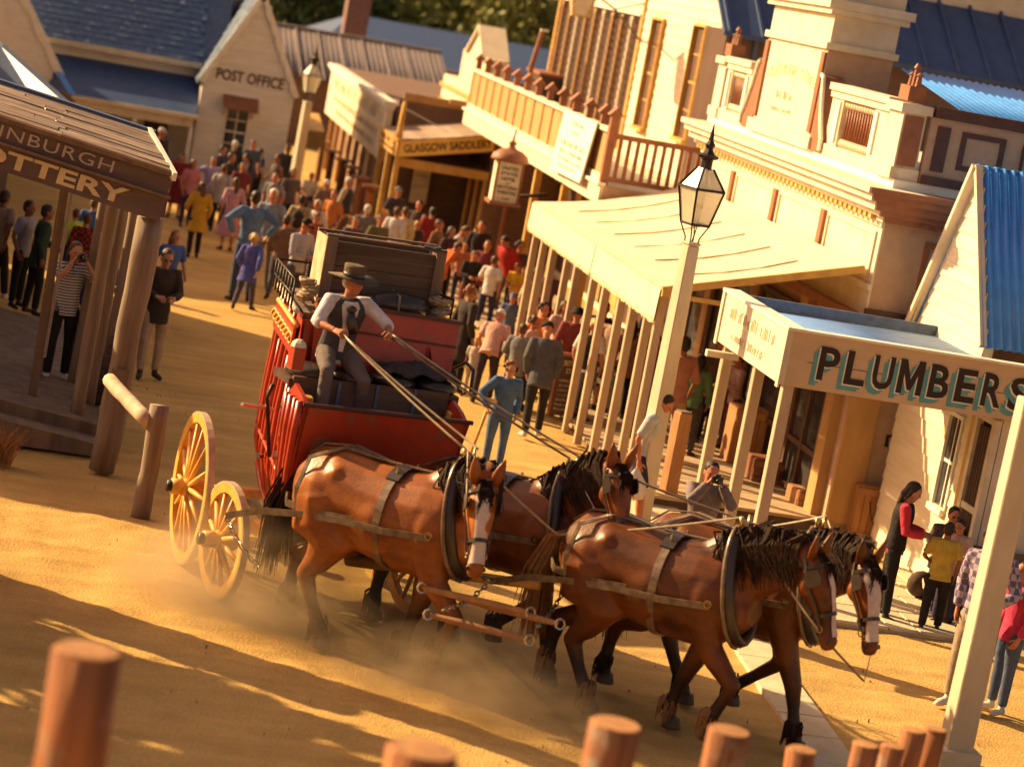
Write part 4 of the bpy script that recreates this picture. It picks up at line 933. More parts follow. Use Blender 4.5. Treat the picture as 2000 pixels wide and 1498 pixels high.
# ------------------------------------------------------------------ posts, stakes, boxes
pp = thing('verandah_post', 'tall square cream post standing alone at the lower right', 'post', (9.40, 22.45, 0))
rs = [[(9.40+a*sx_, 22.45+a*sy_, z) for sx_, sy_ in ((-1,-1),(1,-1),(1,1),(-1,1))] for z, a in ((-.1,.135),(3.6,.105))]
MB().rings(rs).build('shaft', M['lpost'], pp, bevel=.012); MB().box(9.2,9.6,22.25,22.65,-.05,.16).build('footing', M['pale'], pp)
p = at(1300, 985, z=0); q = at(1338, 806, y=p.y)
bo = thing('bollard', 'weathered square timber bollard beside the man with the plastic bag', 'bollard', tuple(p))
MB().obox(Matrix.Translation((p.x,p.y,q.z/2)) @ Matrix.Rotation(.3,4,'Z'), .19, .19, q.z).build('shaft', M['crate'], bo, bevel=.012)
MB().obox(Matrix.Translation((p.x,p.y,q.z+.012)) @ Matrix.Rotation(.3,4,'Z'), .15, .15, .022).build('cap', M['wood'], bo)
stk = [(172,1268,11.2,.155,'broad red stake standing alone at the lower left corner'),(828,1462,11.4,.17,'red stake with only its pale sawn top in frame, bottom centre'),
       (1203,1412,13.2,.15,'red stake in front of the near leader\'s forelegs'),(1425,1425,14.5,.135,'red stake right of the one before the near leader'),
       (1568,1462,15.6,.10,'low narrow stake at the end of the pale gutter'),(1690,1452,16.3,.095,'first short stake of the cluster left of the cream post'),
       (1745,1455,16.7,.085,'second low stake of the cluster left of the cream post'),(1785,1424,16.9,.09,'taller stake of the cluster left of the cream post'),(1828,1422,17.3,.085,'stake nearest to the cream post')]
for px_, py_, y_, r_, lb in stk:
    p = at(px_, py_, y=y_)
    o = thing('fence_stake', lb, 'stake', (p.x, p.y, 0), 0, 'round stakes of the foreground palisade')
    log('shaft', (p.x,p.y,-.1), (p.x,p.y,p.z-.012), r_, M['stake'], o, 12, int(px_))
    MB().lathe([(r_*.94,0),(r_*.93,.014),(r_*.2,.018)], 12, Matrix.Translation((p.x,p.y,p.z-.014))).build('sawn_top', M['crate'], o)
def crate(label, x, y, z, w_, d_, h_, rot, nb=6, upright=True, emblem=False, m='crate'):
    t = thing('crate', label, 'crate', (x, y, z), rot, 'wooden crates outside the shops')
    MB().box(-w_/2+.02,w_/2-.02,-d_/2+.02,d_/2-.02,.01,h_-.02).build('core', M['shopdark'], t, local=True)
    for s_ in (-1, 1):
        for k in range(nb):
            a0, a1 = -w_/2+w_*k/nb+.004, -w_/2+w_*(k+1)/nb-.004
            if upright: MB().box(a0,a1,s_*d_/2-.012,s_*d_/2+.012,0,h_).build('plank', M[m], t, local=True)
            else: MB().box(-w_/2,w_/2,s_*d_/2-.012,s_*d_/2+.012,h_*k/nb+.004,h_*(k+1)/nb-.004).build('plank', M[m], t, local=True)
        for k in range(4): MB().box(s_*w_/2-.012,s_*w_/2+.012,-d_/2+.013+(d_-.026)*k/4,-d_/2+.013+(d_-.026)*(k+1)/4-.006,0,h_).build('plank', M[m], t, local=True)
    for z_ in (.02, h_-.11): MB().box(-w_/2-.015,w_/2+.015,-d_/2-.034,-d_/2-.013,z_,z_+.09).build('batten', M[m], t, local=True)
    for k in range(4): MB().box(-w_/2,w_/2,-d_/2+d_*k/4,-d_/2+d_*(k+1)/4-.006,h_,h_+.018).build('lid_board', M[m], t, local=True)
    if emblem: MB().tube([(.09*math.cos(a),-d_/2-.014,h_*.5+.075*math.sin(a)) for a in [i*.524 for i in range(12)]], .012, 4, closed=True).box(-.07,.07,-d_/2-.02,-d_/2-.013,h_*.5-.03,h_*.5-.01).box(-.07,.07,-d_/2-.02,-d_/2-.013,h_*.5+.02,h_*.5+.04).build('stencil', M['text'], t, local=True)
    return t
p = at(1690, 1050, z=0); tall = crate('tall orange slatted crate against the brown wall behind the girl in red', p.x, p.y, 0, .60, .5, .74, -.05, 6)
MB().tube([(-.12,-.27,.55),(-.05,-.27,.3),(.02,-.27,.52),(.06,-.27,.28),(.13,-.27,.46)], .008, 4).build('brush_mark', M['text'], tall, local=True)
p = at(1586, 1000, z=.1); crate('flat brown box with a round black stencil left of the tall crate', p.x, p.y+.25, .0, .52, .44, .36, .1, 3, False, True)
p = at(1487, 945, z=.1); crate('dark box with a pale frame behind the verandah corner post', p.x, p.y, .12, .44, .4, .36, 0, 3, False, True, 'trim')
p = at(1425, 915, z=.1); crate('tall tan chest on the boards between the verandah posts', p.x+.3, p.y+.4, .12, .6, .5, .85, 0, 5, True)
for k, (px_, py_, z_, lb) in enumerate(((185,792,.3,'lowest grey box stacked by the pottery posts'),(192,735,.62,'middle grey box stacked by the pottery posts'),(207,680,.90,'topmost grey box stacked by the pottery posts'))):
    p = at(px_+12, 790, z=.3); crate(lb, p.x+.03*k, p.y+.05*k+.15, z_, .36-.03*k, .34, .30-.03*k, -.55, 3, False, False, 'gcrate')
# chalk menu board under the canvas
p = at(1100, 815, z=.12)
ab = thing('menu_board', 'dark standing menu board with gold heading behind the canvas awning posts', 'sign board', tuple(p), .05)
MB().box(-.24,.24,-.02,.02,.02,.95).build('board', M['dtrim'], ab, local=True)
MB().box(-.27,-.241,-.03,.03,0,1.0).box(.241,.27,-.03,.03,0,1.0).box(-.24,.24,-.03,.03,.951,1.0).build('frame', M['trim'], ab, local=True)
WM[ab.name] = Matrix.Translation(p)
text('CRITERION', p+Vector((-.2,-.03,.80)), p+Vector((.2,-.03,.80)), .085, M['gold'], ab, (0,-1,0), bold=.015)
text('STORE', p+Vector((-.1,-.03,.68)), p+Vector((.12,-.03,.68)), .085, M['gold'], ab, (0,-1,0), bold=.015)
strokes(p+Vector((-.2,-.021,.0)), (1,0,0), (0,0,1), (0,-1,0), [(.02,.38,.1+.075*k,.04) for k in range(7)], M['grey_letter'], ab, 12, dens=.8)
# bench at the right
p = at(1885, 1225, z=.05)
be = thing('bench', 'dark timber bench behind the seated group at the right', 'bench', (p.x+.55, p.y+.35, .05), 0)
for k in range(3): MB().box(-.9,.9,-.2+k*.135,-.2+k*.135+.12,.42,.46).build('seat_slat', M['wood'], be, local=True)
for k in range(2): MB().box(-.9,.9,.22,.25,.58+k*.15,.58+k*.15+.12).build('back_slat', M['wood'], be, local=True)
for sx_ in (-.75,.75):
    MB().box(sx_-.03,sx_+.03,-.18,-.12,0,.42).build('leg', M['wood'], be, local=True); MB().box(sx_-.03,sx_+.03,.16,.22,0,.85).build('leg', M['wood'], be, local=True)
yt = thing('yellow_stall_awning', 'small yellow stall awning far down the street beyond the lamp', 'awning', (7.6,70,0))
a_, b_ = at(597,252,y=69), at(632,256,y=69)
b = MB(); b.add([(a_.x,68.6,a_.z),(b_.x,68.6,b_.z),(b_.x,71,b_.z+.3),(a_.x,71,a_.z+.3),(a_.x-.06,68.5,a_.z-.42),(b_.x+.06,68.5,b_.z-.42)], [(0,1,2,3),(4,5,1,0)])
b.build('canvas', M['ochre'], yt)
for x_ in (a_.x, b_.x): MB().box(x_-.05,x_+.05,68.55,68.65,0,a_.z).build('post', M['ochre'], yt)

# ------------------------------------------------------------------ the stage coach
CT = R(12); CO = Vector((3.41, 25.15, 0))
co = thing('stage_coach', 'red stage coach with yellow wheels and a ribbed curved side, trotting through dust', 'coach', CO, CT)
def cw(x, y, z): return Matrix.Translation(CO) @ Matrix.Rotation(CT, 4, 'Z') @ Vector((x, y, z))
def CB(b, nm, m, smooth=False, bevel=0, parent=None): return b.build(nm, m, parent or co, smooth, True, bevel)
def side_x(y, s, z):                                          # half-width of the coach body, s = -1 near side, +1 far side
    u = min(1, max(0, (y+.45)/2.35)); c_ = .10+.13*u; hw_ = (.84-.32*u)
    k = .72+.28*min(1, max(0, (z-.78)/.55))**.6 if z < 1.35 else 1-.09*max(0, (z-1.9))
    return c_+s*hw_*k
zs = [.78,.84,.95,1.1,1.3,1.6,1.9,2.2,2.55,2.9]
ysb = [-.45,-.1,.3,.8,1.3,1.7,1.9]
def zb_(y, z):                                               # belly rises at both ends
    u = (y-.72)/1.2; return z+max(0, (1.3-z)/.52)*.22*u*u if z < 1.3 else z
for s_ in (-1, 1):
    b = MB(); n2 = len(zs)
    for off in (0, -.03*s_):
        for y_ in ysb:
            for z in zs: z = min(z, 2.34 if y_ < .2 else 9); b.v.append((side_x(y_, s_, z)+off, y_, zb_(y_, z)))
    N2 = len(ysb)*n2
    for i in range(len(ysb)-1):
        for k in range(n2-1):
            a = i*n2+k; q_ = (a, a+n2, a+n2+1, a+1); b.f += [q_, tuple(N2+t_ for t_ in reversed(q_))]
    CB(b, 'side_panel', M['red'], True)
    for k, y_ in enumerate((-.40,-.16,.1,.42,.72,1.02,1.34,1.62,1.86)):
        pts = [(side_x(y_, s_, z)+.012*s_, y_, zb_(y_, z)) for z in ((zs if k % 3 else zs[:-2]+[2.45]) if y_ > .2 else zs[:-3]+[2.3])]
        CB(MB().tube(pts, .036 if k % 2 else .026, 6), 'rib', M['red'], True)
    CB(MB().tube([(side_x(y_, s_, 1.42)+.02*s_, y_, 1.42) for y_ in ysb], .022, 6), 'belt_rail', M['red'], True)
    CB(MB().tube([(side_x(y_, s_, .9)+.02*s_, y_, zb_(y_, .80)) for y_ in ysb], .03, 6), 'sill', M['red'], True)
    # window opening frieze above
    pts0 = [(side_x(y_, s_, 2.62)+.04*s_, y_, 2.62) for y_ in ysb[2:]]
    CB(MB().band(pts0, (0,0,1), .26, .03), 'frieze_board', M['red'])
    for k in range(7):
        y_ = .40+k*.235; xx = side_x(y_, s_, 2.6)+.062*s_
        CB(MB().tube([(xx, y_+.11*math.cos(a)*(1-a/9), 2.62+.085*math.sin(a)*(1-a/9)) for a in [i*.6 for i in range(13)]], .014, 5), 'gilt_scroll', M['yellow'], True)
    CB(MB().tube([(side_x(y_, s_, 2.9)+.05*s_, y_, 2.78) for y_ in ysb[2:]], .03, 6), 'cornice', M['yellow'], True)
    CB(MB().tube([(side_x(y_, s_, 2.9)+.07*s_, y_, 2.93) for y_ in ysb[2:]], .035, 6), 'roof_edge', M['cream'], True)
    # curved ochre stanchion and thorough-brace
    x_ = .12+s_*.72
    CB(MB().bar((x_+.04*s_,-.62,2.25),(x_+.03*s_,-.5,1.35),.09,.11).bar((x_+.03*s_,-.5,1.36),(x_-.1*s_,-.3,.70),.09,.11), 'stanchion', M['yellow'], False, .01)
    CB(MB().band([(x_-.12*s_,-.45,.80),(x_-.2*s_,-.1,.70),(x_-.22*s_,.8,.64),(x_-.2*s_,1.5,.72)], (1,0,0), .10, .06), 'thorough_brace', M['leather'])
for y_, nm, zt in ((-.43,'front_panel',1.95),(.30,'upper_front_panel',2.86),(1.9,'rear_panel',2.9)):
    zq = [min(z, zt) for z in zs if z < zt+.3]
    poly = [(side_x(y_, -1, z), zb_(y_, z)) for z in zq]+[(side_x(y_, 1, z), zb_(y_, z)) for z in reversed(zq)]
    CB(MB().prism(poly, .03, Matrix(((1,0,0,0),(0,0,-1,y_),(0,1,0,0),(0,0,0,1)))), nm, M['red'])
CB(MB().add([(side_x(y_, s_, .85), y_, zb_(y_, .80)) for y_ in (-.44, .7, 1.89) for s_ in (-1, 1)], [(0,1,3,2),(2,3,5,4)]), 'floor', M['shopdark'])
CB(MB().add([(side_x(y_, s_, 2.9), y_, z) for z in (2.86,2.92) for y_ in (.32,1.95) for s_ in (-1,1)], [(0,1,3,2),(4,6,7,5),(0,4,5,1),(2,3,7,6)]), 'roof_deck', M['wood'])
# driver's boot: red foot board box flaring to its upper corners
zt_, zl_ = 2.23, 1.28
fp_ = [(-.80,-1.02,zt_),(.92,-1.02,zt_),(.84,-.80,zl_),(-.74,-.80,zl_)]
bk = [(x_, y_+.04, z_) for x_, y_, z_ in fp_]
CB(MB().add(fp_+bk, [(3,2,1,0),(4,5,6,7),(0,1,5,4),(1,2,6,5),(2,3,7,6),(3,0,4,7)]), 'foot_board', M['red'])
for s_, x0_, x1_ in ((-1,-.80,-.74),(1,.92,.84)):
    poly = [(-1.02,zt_),(-.80,zl_),(-.42,1.2),(-.42,2.2),(-.6,2.36),(-.85,2.30)]
    CB(MB().prism(poly, .04, Matrix(((0,0,1,(x0_+x1_)/2-.02),(1,0,0,0),(0,1,0,0),(0,0,0,1)))), 'boot_side', M['red'])
for k in range(4):
    f = k/3.6; CB(MB().tube([(-.835,-.98+.50*f,2.26),(-.83,-.93+.46*f,1.95),(-.80,-.84+.38*f,1.6),(-.77,-.78+.33*f,1.27)], .03 if k % 2 else .038, 6), 'rib', M['red'], True)
CB(MB().tube([(-.82,-1.03,zt_+.01),(.94,-1.03,zt_+.01)], .024, 6), 'boot_rail', M['dtrim'])
CB(MB().box(-.76,.86,-.80,-.44,1.98,2.02), 'boot_floor', M['wood'])
CB(MB().box(-.76,.88,-.44,-.40,2.0,2.40), 'kick_board', M['gcrate'])
for x_ in (-.3,.1,.5): CB(MB().box(x_,x_+.03,-.462,-.442,2.0,2.4), 'kick_batten', M['greyroof'])
CB(MB().box(-.80,1.0,-.42,.12,2.30,2.37), 'seat_board', M['shopdark'])
c_ = MB()
for k in range(4): c_.ball((-.54+k*.45, -.17, 2.42), .24, .29, .085, 10, 6)
CB(c_, 'seat_cushion', M['leather'], True)
CB(MB().add([(-.42,.14,2.42),(1.08,.14,2.42),(1.14,.24,3.00),(-.42,.24,3.06)]+[(-.42,.19,2.42),(1.08,.19,2.42),(1.14,.29,3.00),(-.42,.29,3.06)], [(0,1,2,3),(7,6,5,4),(0,4,5,1),(1,5,6,2),(2,6,7,3),(3,7,4,0)]), 'seat_back', M['red'])
CB(MB().bar((-.43,.25,3.07),(1.15,.25,3.02),.08,.035), 'seat_rail', M['dtrim']); CB(MB().bar((-.41,.195,2.82),(1.12,.195,2.77),.03,.02), 'seat_rail', M['dtrim'])
for s_, x_ in ((1,1.14),):
    CB(MB().tube([(x_,.2,2.55),(x_+.04*s_,.0,2.66),(x_+.05*s_,-.2,2.62),(x_+.02*s_,-.3,2.42)], .02, 6), 'seat_arm', M['iron'], True)
# roof rail with loops
rr_ = MB()
for z in (3.06, 3.22):
    rr_.tube([(-.62,.45,z),(-.4,1.85,z),(.85,1.85,z),(1.1,.45,z)], .013, 5)
for t in range(8):
    f = t/7; rr_.tube([(-.62+.22*f,.45+1.4*f,2.92),(-.62+.22*f,.45+1.4*f,3.22)], .012, 5).tube([(1.1-.25*f,.45+1.4*f,2.92),(1.1-.25*f,.45+1.4*f,3.22)], .012, 5)
CB(rr_, 'roof_rail', M['iron'], True)
# lamps, brake lever, step
for s_, x_ in ((-1,-.78),):
    CB(MB().box(x_-.06,x_+.06,-.56,-.40,2.48,2.70), 'coach_lamp', M['red']); CB(MB().lathe([(.085,0),(.07,.04),(.03,.07)], 8, Matrix.Translation((x_,-.48,2.70))), 'lamp_top', M['cream'])
    CB(MB().tube([(x_+.02,-.1,1.5),(x_-.12,-.15,2.1),(x_-.1,-.2,2.25)], .022, 6), 'brake_lever', M['iron'], True)
    CB(MB().bar((x_-.38,-.2,2.02),(x_-.02,-.1,1.98), .05,.03), 'step_iron', M['steel'])
for y_, z_ in ((-.3,2.06),(-.45,1.62),(-.35,1.15),(.9,1.3),(1.5,1.7)):
    x_ = side_x(y_, -1, z_); CB(MB().bar((x_-.10,y_-.06,z_),(x_+.02,y_+.1,z_-.03), .05,.045), 'iron_stay', M['steel'])
# running gear
HT = 1.05
CB(MB().tube([(-HT-.1,0,.59),(HT+.1,0,.59)], .055, 8), 'front_axle', M['yellow'], True)
CB(MB().tube([(-HT-.1,1.25,.80),(HT+.1,1.25,.80)], .06, 8), 'rear_axle', M['yellow'], True)
CB(MB().bar((.1,-.3,.66),(.15,1.5,.78),.12,.14), 'perch', M['yellow'])
CB(MB().box(-.75,.95,-.16,.16,.66,.80), 'bolster', M['yellow'], False, .01)
for x_ in (-.55,-.35,.55,.75): CB(MB().bar((x_,-.45,.60),(x_*.9,.4,.72),.07,.08), 'hound', M['yellow'])
CB(MB().tube([(.1+.42*math.cos(a),.42*math.sin(a),.64) for a in [i*math.pi/8 for i in range(16)]], .025, 6, closed=True), 'fifth_wheel', M['iron'], True)
def wheel(x, y, r_, steer, ns, s_):
    Mx = Matrix.Translation((x, y, r_)) @ Matrix.Rotation(steer, 4, 'Z') @ Matrix.Rotation(R(90), 4, 'Y')
    def ring(prof): return MB().rings([[Mx @ Vector((rr2*math.cos(a), rr2*math.sin(a), h_)) for rr2, h_ in prof] for a in [2*math.pi*i/40 for i in range(40)]], False, True)
    wh = CB(MB().lathe([(.07,-.16),(.105,-.10),(.115,0),(.095,.08),(.07,.14)] if s_ > 0 else [(.07,-.14),(.095,-.08),(.115,0),(.105,.10),(.07,.16)], 14, Mx), 'wheel', M['yellow'], True)
    CB(ring([(r_-.115,-.035),(r_-.02,-.04),(r_-.02,.04),(r_-.115,.035)]), 'felloe', M['yellow'], False, 0, wh)
    CB(ring([(r_-.021,-.036),(r_,-.036),(r_,.036),(r_-.021,.036)]), 'tyre', M['tyre'], False, 0, wh)
    CB(MB().lathe([(.062,-.05),(.062,.05)], 12, Mx @ Matrix.Translation((0,0,s_*.22))), 'hub_cap', M['iron'], True, 0, wh)
    CB(MB().lathe([(.085,-.06),(.085,.06)], 12, Mx @ Matrix.Translation((0,0,s_*.16))), 'hub_band', M['yellow'], True, 0, wh)
    for k in range(ns):
        a = 2*math.pi*(k+.4)/ns; d = Vector((math.cos(a), math.sin(a), 0))
        p0_ = Mx @ (d*.09+Vector((0,0,s_*.05))); p1_ = Mx @ (d*(r_-.10))
        CB(MB().tube([p0_, p0_.lerp(p1_,.35), p1_], [.026,.030,.021], 6), 'spoke', M['yellow'], True, 0, wh)
wheel(-HT, 0, .59, R(5), 12, -1); wheel(HT-.05, 0, .59, R(5), 12, 1)
wheel(-HT-.04, 1.25, .80, R(-3), 14, -1); wheel(HT, 1.25, .80, 0, 14, 1)

# cargo box of grey planks on the coach roof, its contents and the ropes
cg = thing('cargo_box', 'large grey plank box riding on the coach roof behind the driver', 'box', cw(.42,.98,2.97), CT+R(-4)); cg.scale = (.86,.86,.92)
for k in range(5):
    z0, z1 = .02+k*.138, .02+k*.138+.13
    MB().box(-.68,.68,-.22,-.19,z0,z1).build('plank', M['gcrate'], cg, local=True); MB().box(-.68,.68,.19,.22,z0,z1).build('plank', M['gcrate'], cg, local=True)
    MB().box(-.68,-.65,-.188,.188,z0,z1).build('plank', M['gcrate'], cg, local=True); MB().box(.65,.68,-.188,.188,z0,z1).build('plank', M['gcrate'], cg, local=True)
for sx_ in (-1, 1): MB().box(sx_*.68-.06,sx_*.68+.06,-.27,-.221,0,.75).build('corner_batten', M['wood'], cg, local=True)
MB().box(-.76,-.745,-.27,.24,0,.74).build('end_board', M['plank'], cg, local=True)
MB().box(-.76,.74,-.275,-.18,.751,.775).build('rim', M['gcrate'], cg, local=True); MB().box(-.76,.74,.18,.25,.751,.775).build('rim', M['gcrate'], cg, local=True)
MB().tube([(.45,-.23,.79),(.56,-.26,.78),(.66,-.23,.79)], .02, 6).build('handle', M['steel'], cg, local=True)
def coil(label, c, r_, n, m, seed, flat=.5):
    rg = random.Random(seed); t = thing('rope_coil', label, 'rope', tuple(c), 0, 'rope coils on the coach roof'); b = MB()
    pts = []
    for i in range(n*14):
        a = i/14*2*math.pi; rr2 = r_*(.7+.3*math.sin(i*.37)); pts.append((rr2*math.cos(a)*flat, rr2*math.sin(a), .03+i*.0016*10/n+rg.uniform(0,.02)))
    b.tube(pts, .019, 5).build('rope', m, t, smooth=True, local=True)
M['rope'] = mat('hemp_rope', (.42,.32,.19), (.25,.17,.1), 30, rough=.9, bump=.5)
coil('pale rope coil at the near end of the cargo box', cw(-.38,.72,2.94), .20, 7, M['rope'], 1)
coil('rope and chain heap at the far end of the cargo box', cw(1.02,.62,2.94), .19, 9, M['rope'], 2, .6)
lj = thing('luggage_bundle', 'dark leather bundle lying behind the driver on the coach roof', 'bundle', cw(.55,.55,2.95), CT)
MB().ball((0,0,.13), .34,.16,.14, 12, 8).ball((-.32,.02,.10), .16,.15,.11, 10, 6).build('bag', M['leather'], lj, smooth=True, local=True)
MB().tube([(-.05,-.17,.05),(-.05,-.13,.24),(-.05,.1,.26)], .015, 5).build('strap', M['strap'], lj, local=True)
bl2 = thing('seat_blanket', 'crumpled dark blanket on the coach seat beside the driver', 'blanket', cw(.62,-.1,2.47), CT)
b = MB(); rg = np.random.RandomState(3); G = 13
for i in range(G):
    for j in range(G):
        u, v = i/(G-1)-.5, j/(G-1)-.5; b.v.append((u*.8, v*.52, .05+.09*math.exp(-(u*u+v*v)*8)+.035*math.sin(u*17+v*9)+rg.uniform(-.012,.012)))
for i in range(G-1):
    for j in range(G-1): a = i*G+j; b.f.append((a, a+G, a+G+1, a+1))
o = b.build('cloth', mat('dark_wool', (.055,.045,.045), (.035,.028,.03), 12, rough=.95), bl2, smooth=True, local=True)
sm = o.modifiers.new('thick', 'SOLIDIFY'); sm.thickness = .012
# ------------------------------------------------------------------ organic mesh tools
def remesh(b, name, vox, sm=3, post=None):
    me = b.mesh('tmp'); o = bpy.data.objects.new('tmp', me); C.objects.link(o)
    r_ = o.modifiers.new('r', 'REMESH'); r_.mode = 'VOXEL'; r_.voxel_size = vox; r_.use_smooth_shade = True
    if sm: s_ = o.modifiers.new('s', 'SMOOTH'); s_.iterations = sm; s_.factor = .5
    dg = bpy.context.evaluated_depsgraph_get(); dg.update()
    out = bpy.data.meshes.new_from_object(o.evaluated_get(dg)); out.name = name
    bpy.data.objects.remove(o); bpy.data.meshes.remove(me)
    out.materials.clear()
    if post is not None:
        v = [tuple(x.co) for x in out.vertices]; f = [tuple(p.vertices) for p in out.polygons]; n = len(v)
        me2 = bpy.data.meshes.new(name); me2.from_pydata(v+post.v, [], f+[tuple(i+n for i in q) for q in post.f]); me2.update()
        me2.polygons.foreach_set('use_smooth', [True]*len(me2.polygons)); bpy.data.meshes.remove(out); out = me2
    return out
def ell(c, t, rx, rz, n=14, side=Vector((1,0,0))):
    t = t.normalized(); a = (side-t*side.dot(t)).normalized(); b = t.cross(a)
    return [Vector(c)+a*(math.cos(2*math.pi*k/n)*rx)+b*(math.sin(2*math.pi*k/n)*rz) for k in range(n)]

# ------------------------------------------------------------------ horses
BODY = [(.90,1.26,.07,.09),(.84,1.27,.19,.22),(.70,1.285,.285,.335),(.45,1.275,.335,.385),(.15,1.225,.335,.395),(-.15,1.20,.34,.415),(-.42,1.21,.33,.43),(-.62,1.225,.30,.40),(-.78,1.23,.22,.31),(-.90,1.23,.10,.16)]
def body_at(y):
    B = sorted(BODY)
    for a, c in zip(B, B[1:]):
        if a[0] <= y <= c[0]:
            k = (y-a[0])/(c[0]-a[0]); return [a[i]+(c[i]-a[i])*k for i in range(4)]
    return B[0]
def bring(y, off=.012, n=28, slope=0):
    _, z, rx, rz = body_at(y); out = []
    for k in range(n):
        a = 2*math.pi*k/n; yy = y+slope*math.sin(a); _, z2, rx2, rz2 = body_at(max(-.89, min(.89, yy)))
        out.append(Vector(((rx2+off)*math.cos(a), yy, z2+(rz2+off)*math.sin(a))))
    return out
def horse(label, hind, fore, coat, dark, head_yaw=0.0, drop=0.0, blaze=.5, gait=0, scale=1.0, lite=False):
    hind, fore = Vector(hind), Vector(fore); h = fore-hind; rz = math.atan2(h.x, -h.y); c = hind.lerp(fore, .55); c.z = 0
    t = thing('horse', label, 'horse', tuple(c), rz, 'team of four coach horses'); t.scale = (scale,)*3
    WM[t.name] = WM[t.name] @ Matrix.Scale(scale, 4)
    b = MB()
    b.rings([ell((0,y,z), Vector((0,-1,0)), rx, rz_) for y, z, rx, rz_ in BODY])
    # neck, turned by head_yaw
    def turn(p, f):
        p = Vector(p); q = p-Vector((0,-.6,0)); a = head_yaw*f; return Vector((0,-.6,0))+Matrix.Rotation(a, 3, 'Z') @ q
    NK = [((0,-.42,1.36),.17,.28,0),((0,-.66,1.49),.16,.32,.15),((0,-.90,1.64-drop*.3),.135,.275,.45),((0,-1.13,1.76-drop*.7),.115,.225,.75),((0,-1.31,1.80-drop),.098,.17,.95)]
    P = [turn(p, f) for p, _, _, f in NK]
    side = [Matrix.Rotation(head_yaw*f, 3, 'Z') @ Vector((1,0,0)) for _, _, _, f in NK]
    b.rings([ell(P[i], P[min(i+1,4)]-P[max(i-1,0)], NK[i][1], NK[i][2], 14, side[i]) for i in range(5)])
    hs = side[-1]; hp = P[-1]
    fwd = Matrix.Rotation(head_yaw*1.1, 3, 'Z') @ Vector((0,-1,0)); dn = Vector((0,0,-1)); ax = (fwd*.42+dn*.91).normalized(); nrm = (fwd*.91-dn*.42).normalized()
    HD = [(-.05,.075,.085,.0),(.06,.105,.135,-.01),(.18,.11,.155,-.02),(.32,.088,.125,-.005),(.44,.064,.090,-.004),(.54,.060,.076,-.004),(.61,.068,.080,-.006),(.66,.064,.074,-.012),(.70,.04,.045,-.02)]
    b.rings([ell(hp+ax*d+nrm*(o+.03), ax, rx, rz_, 14, hs) for d, rx, rz_, o in HD])
    for s_ in (-1, 1):                                       # cheeks, nostrils
        b.ball(hp+ax*.17+hs*s_*.07-nrm*.05, .06,.07,.09, 8, 6); b.ball(hp+ax*.62+hs*s_*.048+nrm*.05, .028,.028,.032, 8, 6); b.ball(hp+ax*.12+hs*s_*.085+nrm*.05, .035,.04,.045, 8, 6)
    L = [dict(f=(0,0,0), h=(0,0,0)), dict(f=(-.22,.05,.10), h=(.16,-.14,.0)), dict(f=(.14,-.16,.0), h=(-.1,.22,.06))][gait]
    hooves = []; fet = []
    for s_ in (-1, 1):                                       # muscle masses: shoulder, forearm, haunch, point of hip, breast
        b.ball((s_*.20,-.52,1.20), .135,.19,.25, 12, 8); b.ball((s_*.22,.56,1.22), .145,.24,.26, 12, 8); b.ball((s_*.225,.40,1.44), .09,.10,.10, 8, 6)
        b.ball((s_*.11,-.80,1.16), .12,.11,.15, 10, 7); b.ball((s_*.21,-.05,1.16), .145,.36,.27, 12, 8)
    for i, s_ in enumerate((-1, 1)):
        x = .165*s_; dy = (.30,-.26)[i] if gait else (.05,-.05)[i]
        lift = (.10,0)[i] if gait == 1 else (0,.12)[i] if gait == 2 else 0
        kn = (x,-.55-dy*.75-lift*1.2,.52+lift*.6); ft = (x,-.53-dy*1.1+lift*1.1,.15+lift); ho = (x,-.585-dy*1.1+lift*1.4,.045+lift)
        b.tube([(x,-.50,1.22),(x,-.56,1.02),(x,-.55-dy*.3,.82),kn,(x,(kn[1]+ft[1])/2,(kn[2]+ft[2])/2),ft,ho], [.17,.15,.105,.075,.05,.062,.055], 10, (1,0,0), [1.1,1.1,1.1,1.05,1.1,1,1])
        hooves.append((ho, lift)); fet.append(ft)
        x = .18*s_; dy = (-.28,.26)[i] if gait == 1 else (.26,-.28)[i] if gait else (.04,-.04)[i]; lift = (0,.07)[i] if gait == 1 else (.06,0)[i] if gait == 2 else 0
        hk = (x,.74+dy*.6,.56+lift*.7); ft = (x,.66+dy*1.1,.15+lift); ho = (x,.61+dy*1.15,.045+lift)
        b.tube([(x,.55,1.25),(x,.50,1.02),(x*1.05,.42+dy*.2,.86),(x,.60+dy*.4,.68),hk,(x,(hk[1]+ft[1])/2+.01,(hk[2]+ft[2])/2),ft,ho], [.20,.215,.165,.105,.075,.052,.064,.056], 10, (1,0,0), [1.3,1.3,1.25,1.1,1.2,1.15,1,1])
        hooves.append((ho, lift)); fet.append(ft)
    me = remesh(b, 'body', .021, 4)
    put('body', me, coat, t, True)
    for ho, lift in hooves:
        MB().lathe([(.082,-.045),(.078,-.02),(.062,.04)], 10, Matrix.Translation(ho)).build('hoof', M['hoof'], t, smooth=True, local=True)
    rg = np.random.RandomState(len(label))
    fb = MB()
    for ft in fet:                                           # feathering
        for k in range(70):
            a = rg.uniform(0, 6.28); p = Vector(ft)+Vector((.05*math.cos(a), .05*math.sin(a), rg.uniform(-.04,.12)))
            q = p+Vector((.022*math.cos(a), .028*math.sin(a)+.015, -rg.uniform(.08,.14))); q.z = max(q.z, .012)
            fb.tube([p, (p+q)/2+Vector((.015*math.cos(a), .015*math.sin(a), .01)), q], [.010,.008,.002], 3, cap=False)
    stuff(fb.build('fetlock_feather', dark if not lite else M['tan_hair'], t, local=True))
    mb = MB()                                                # mane over the crest
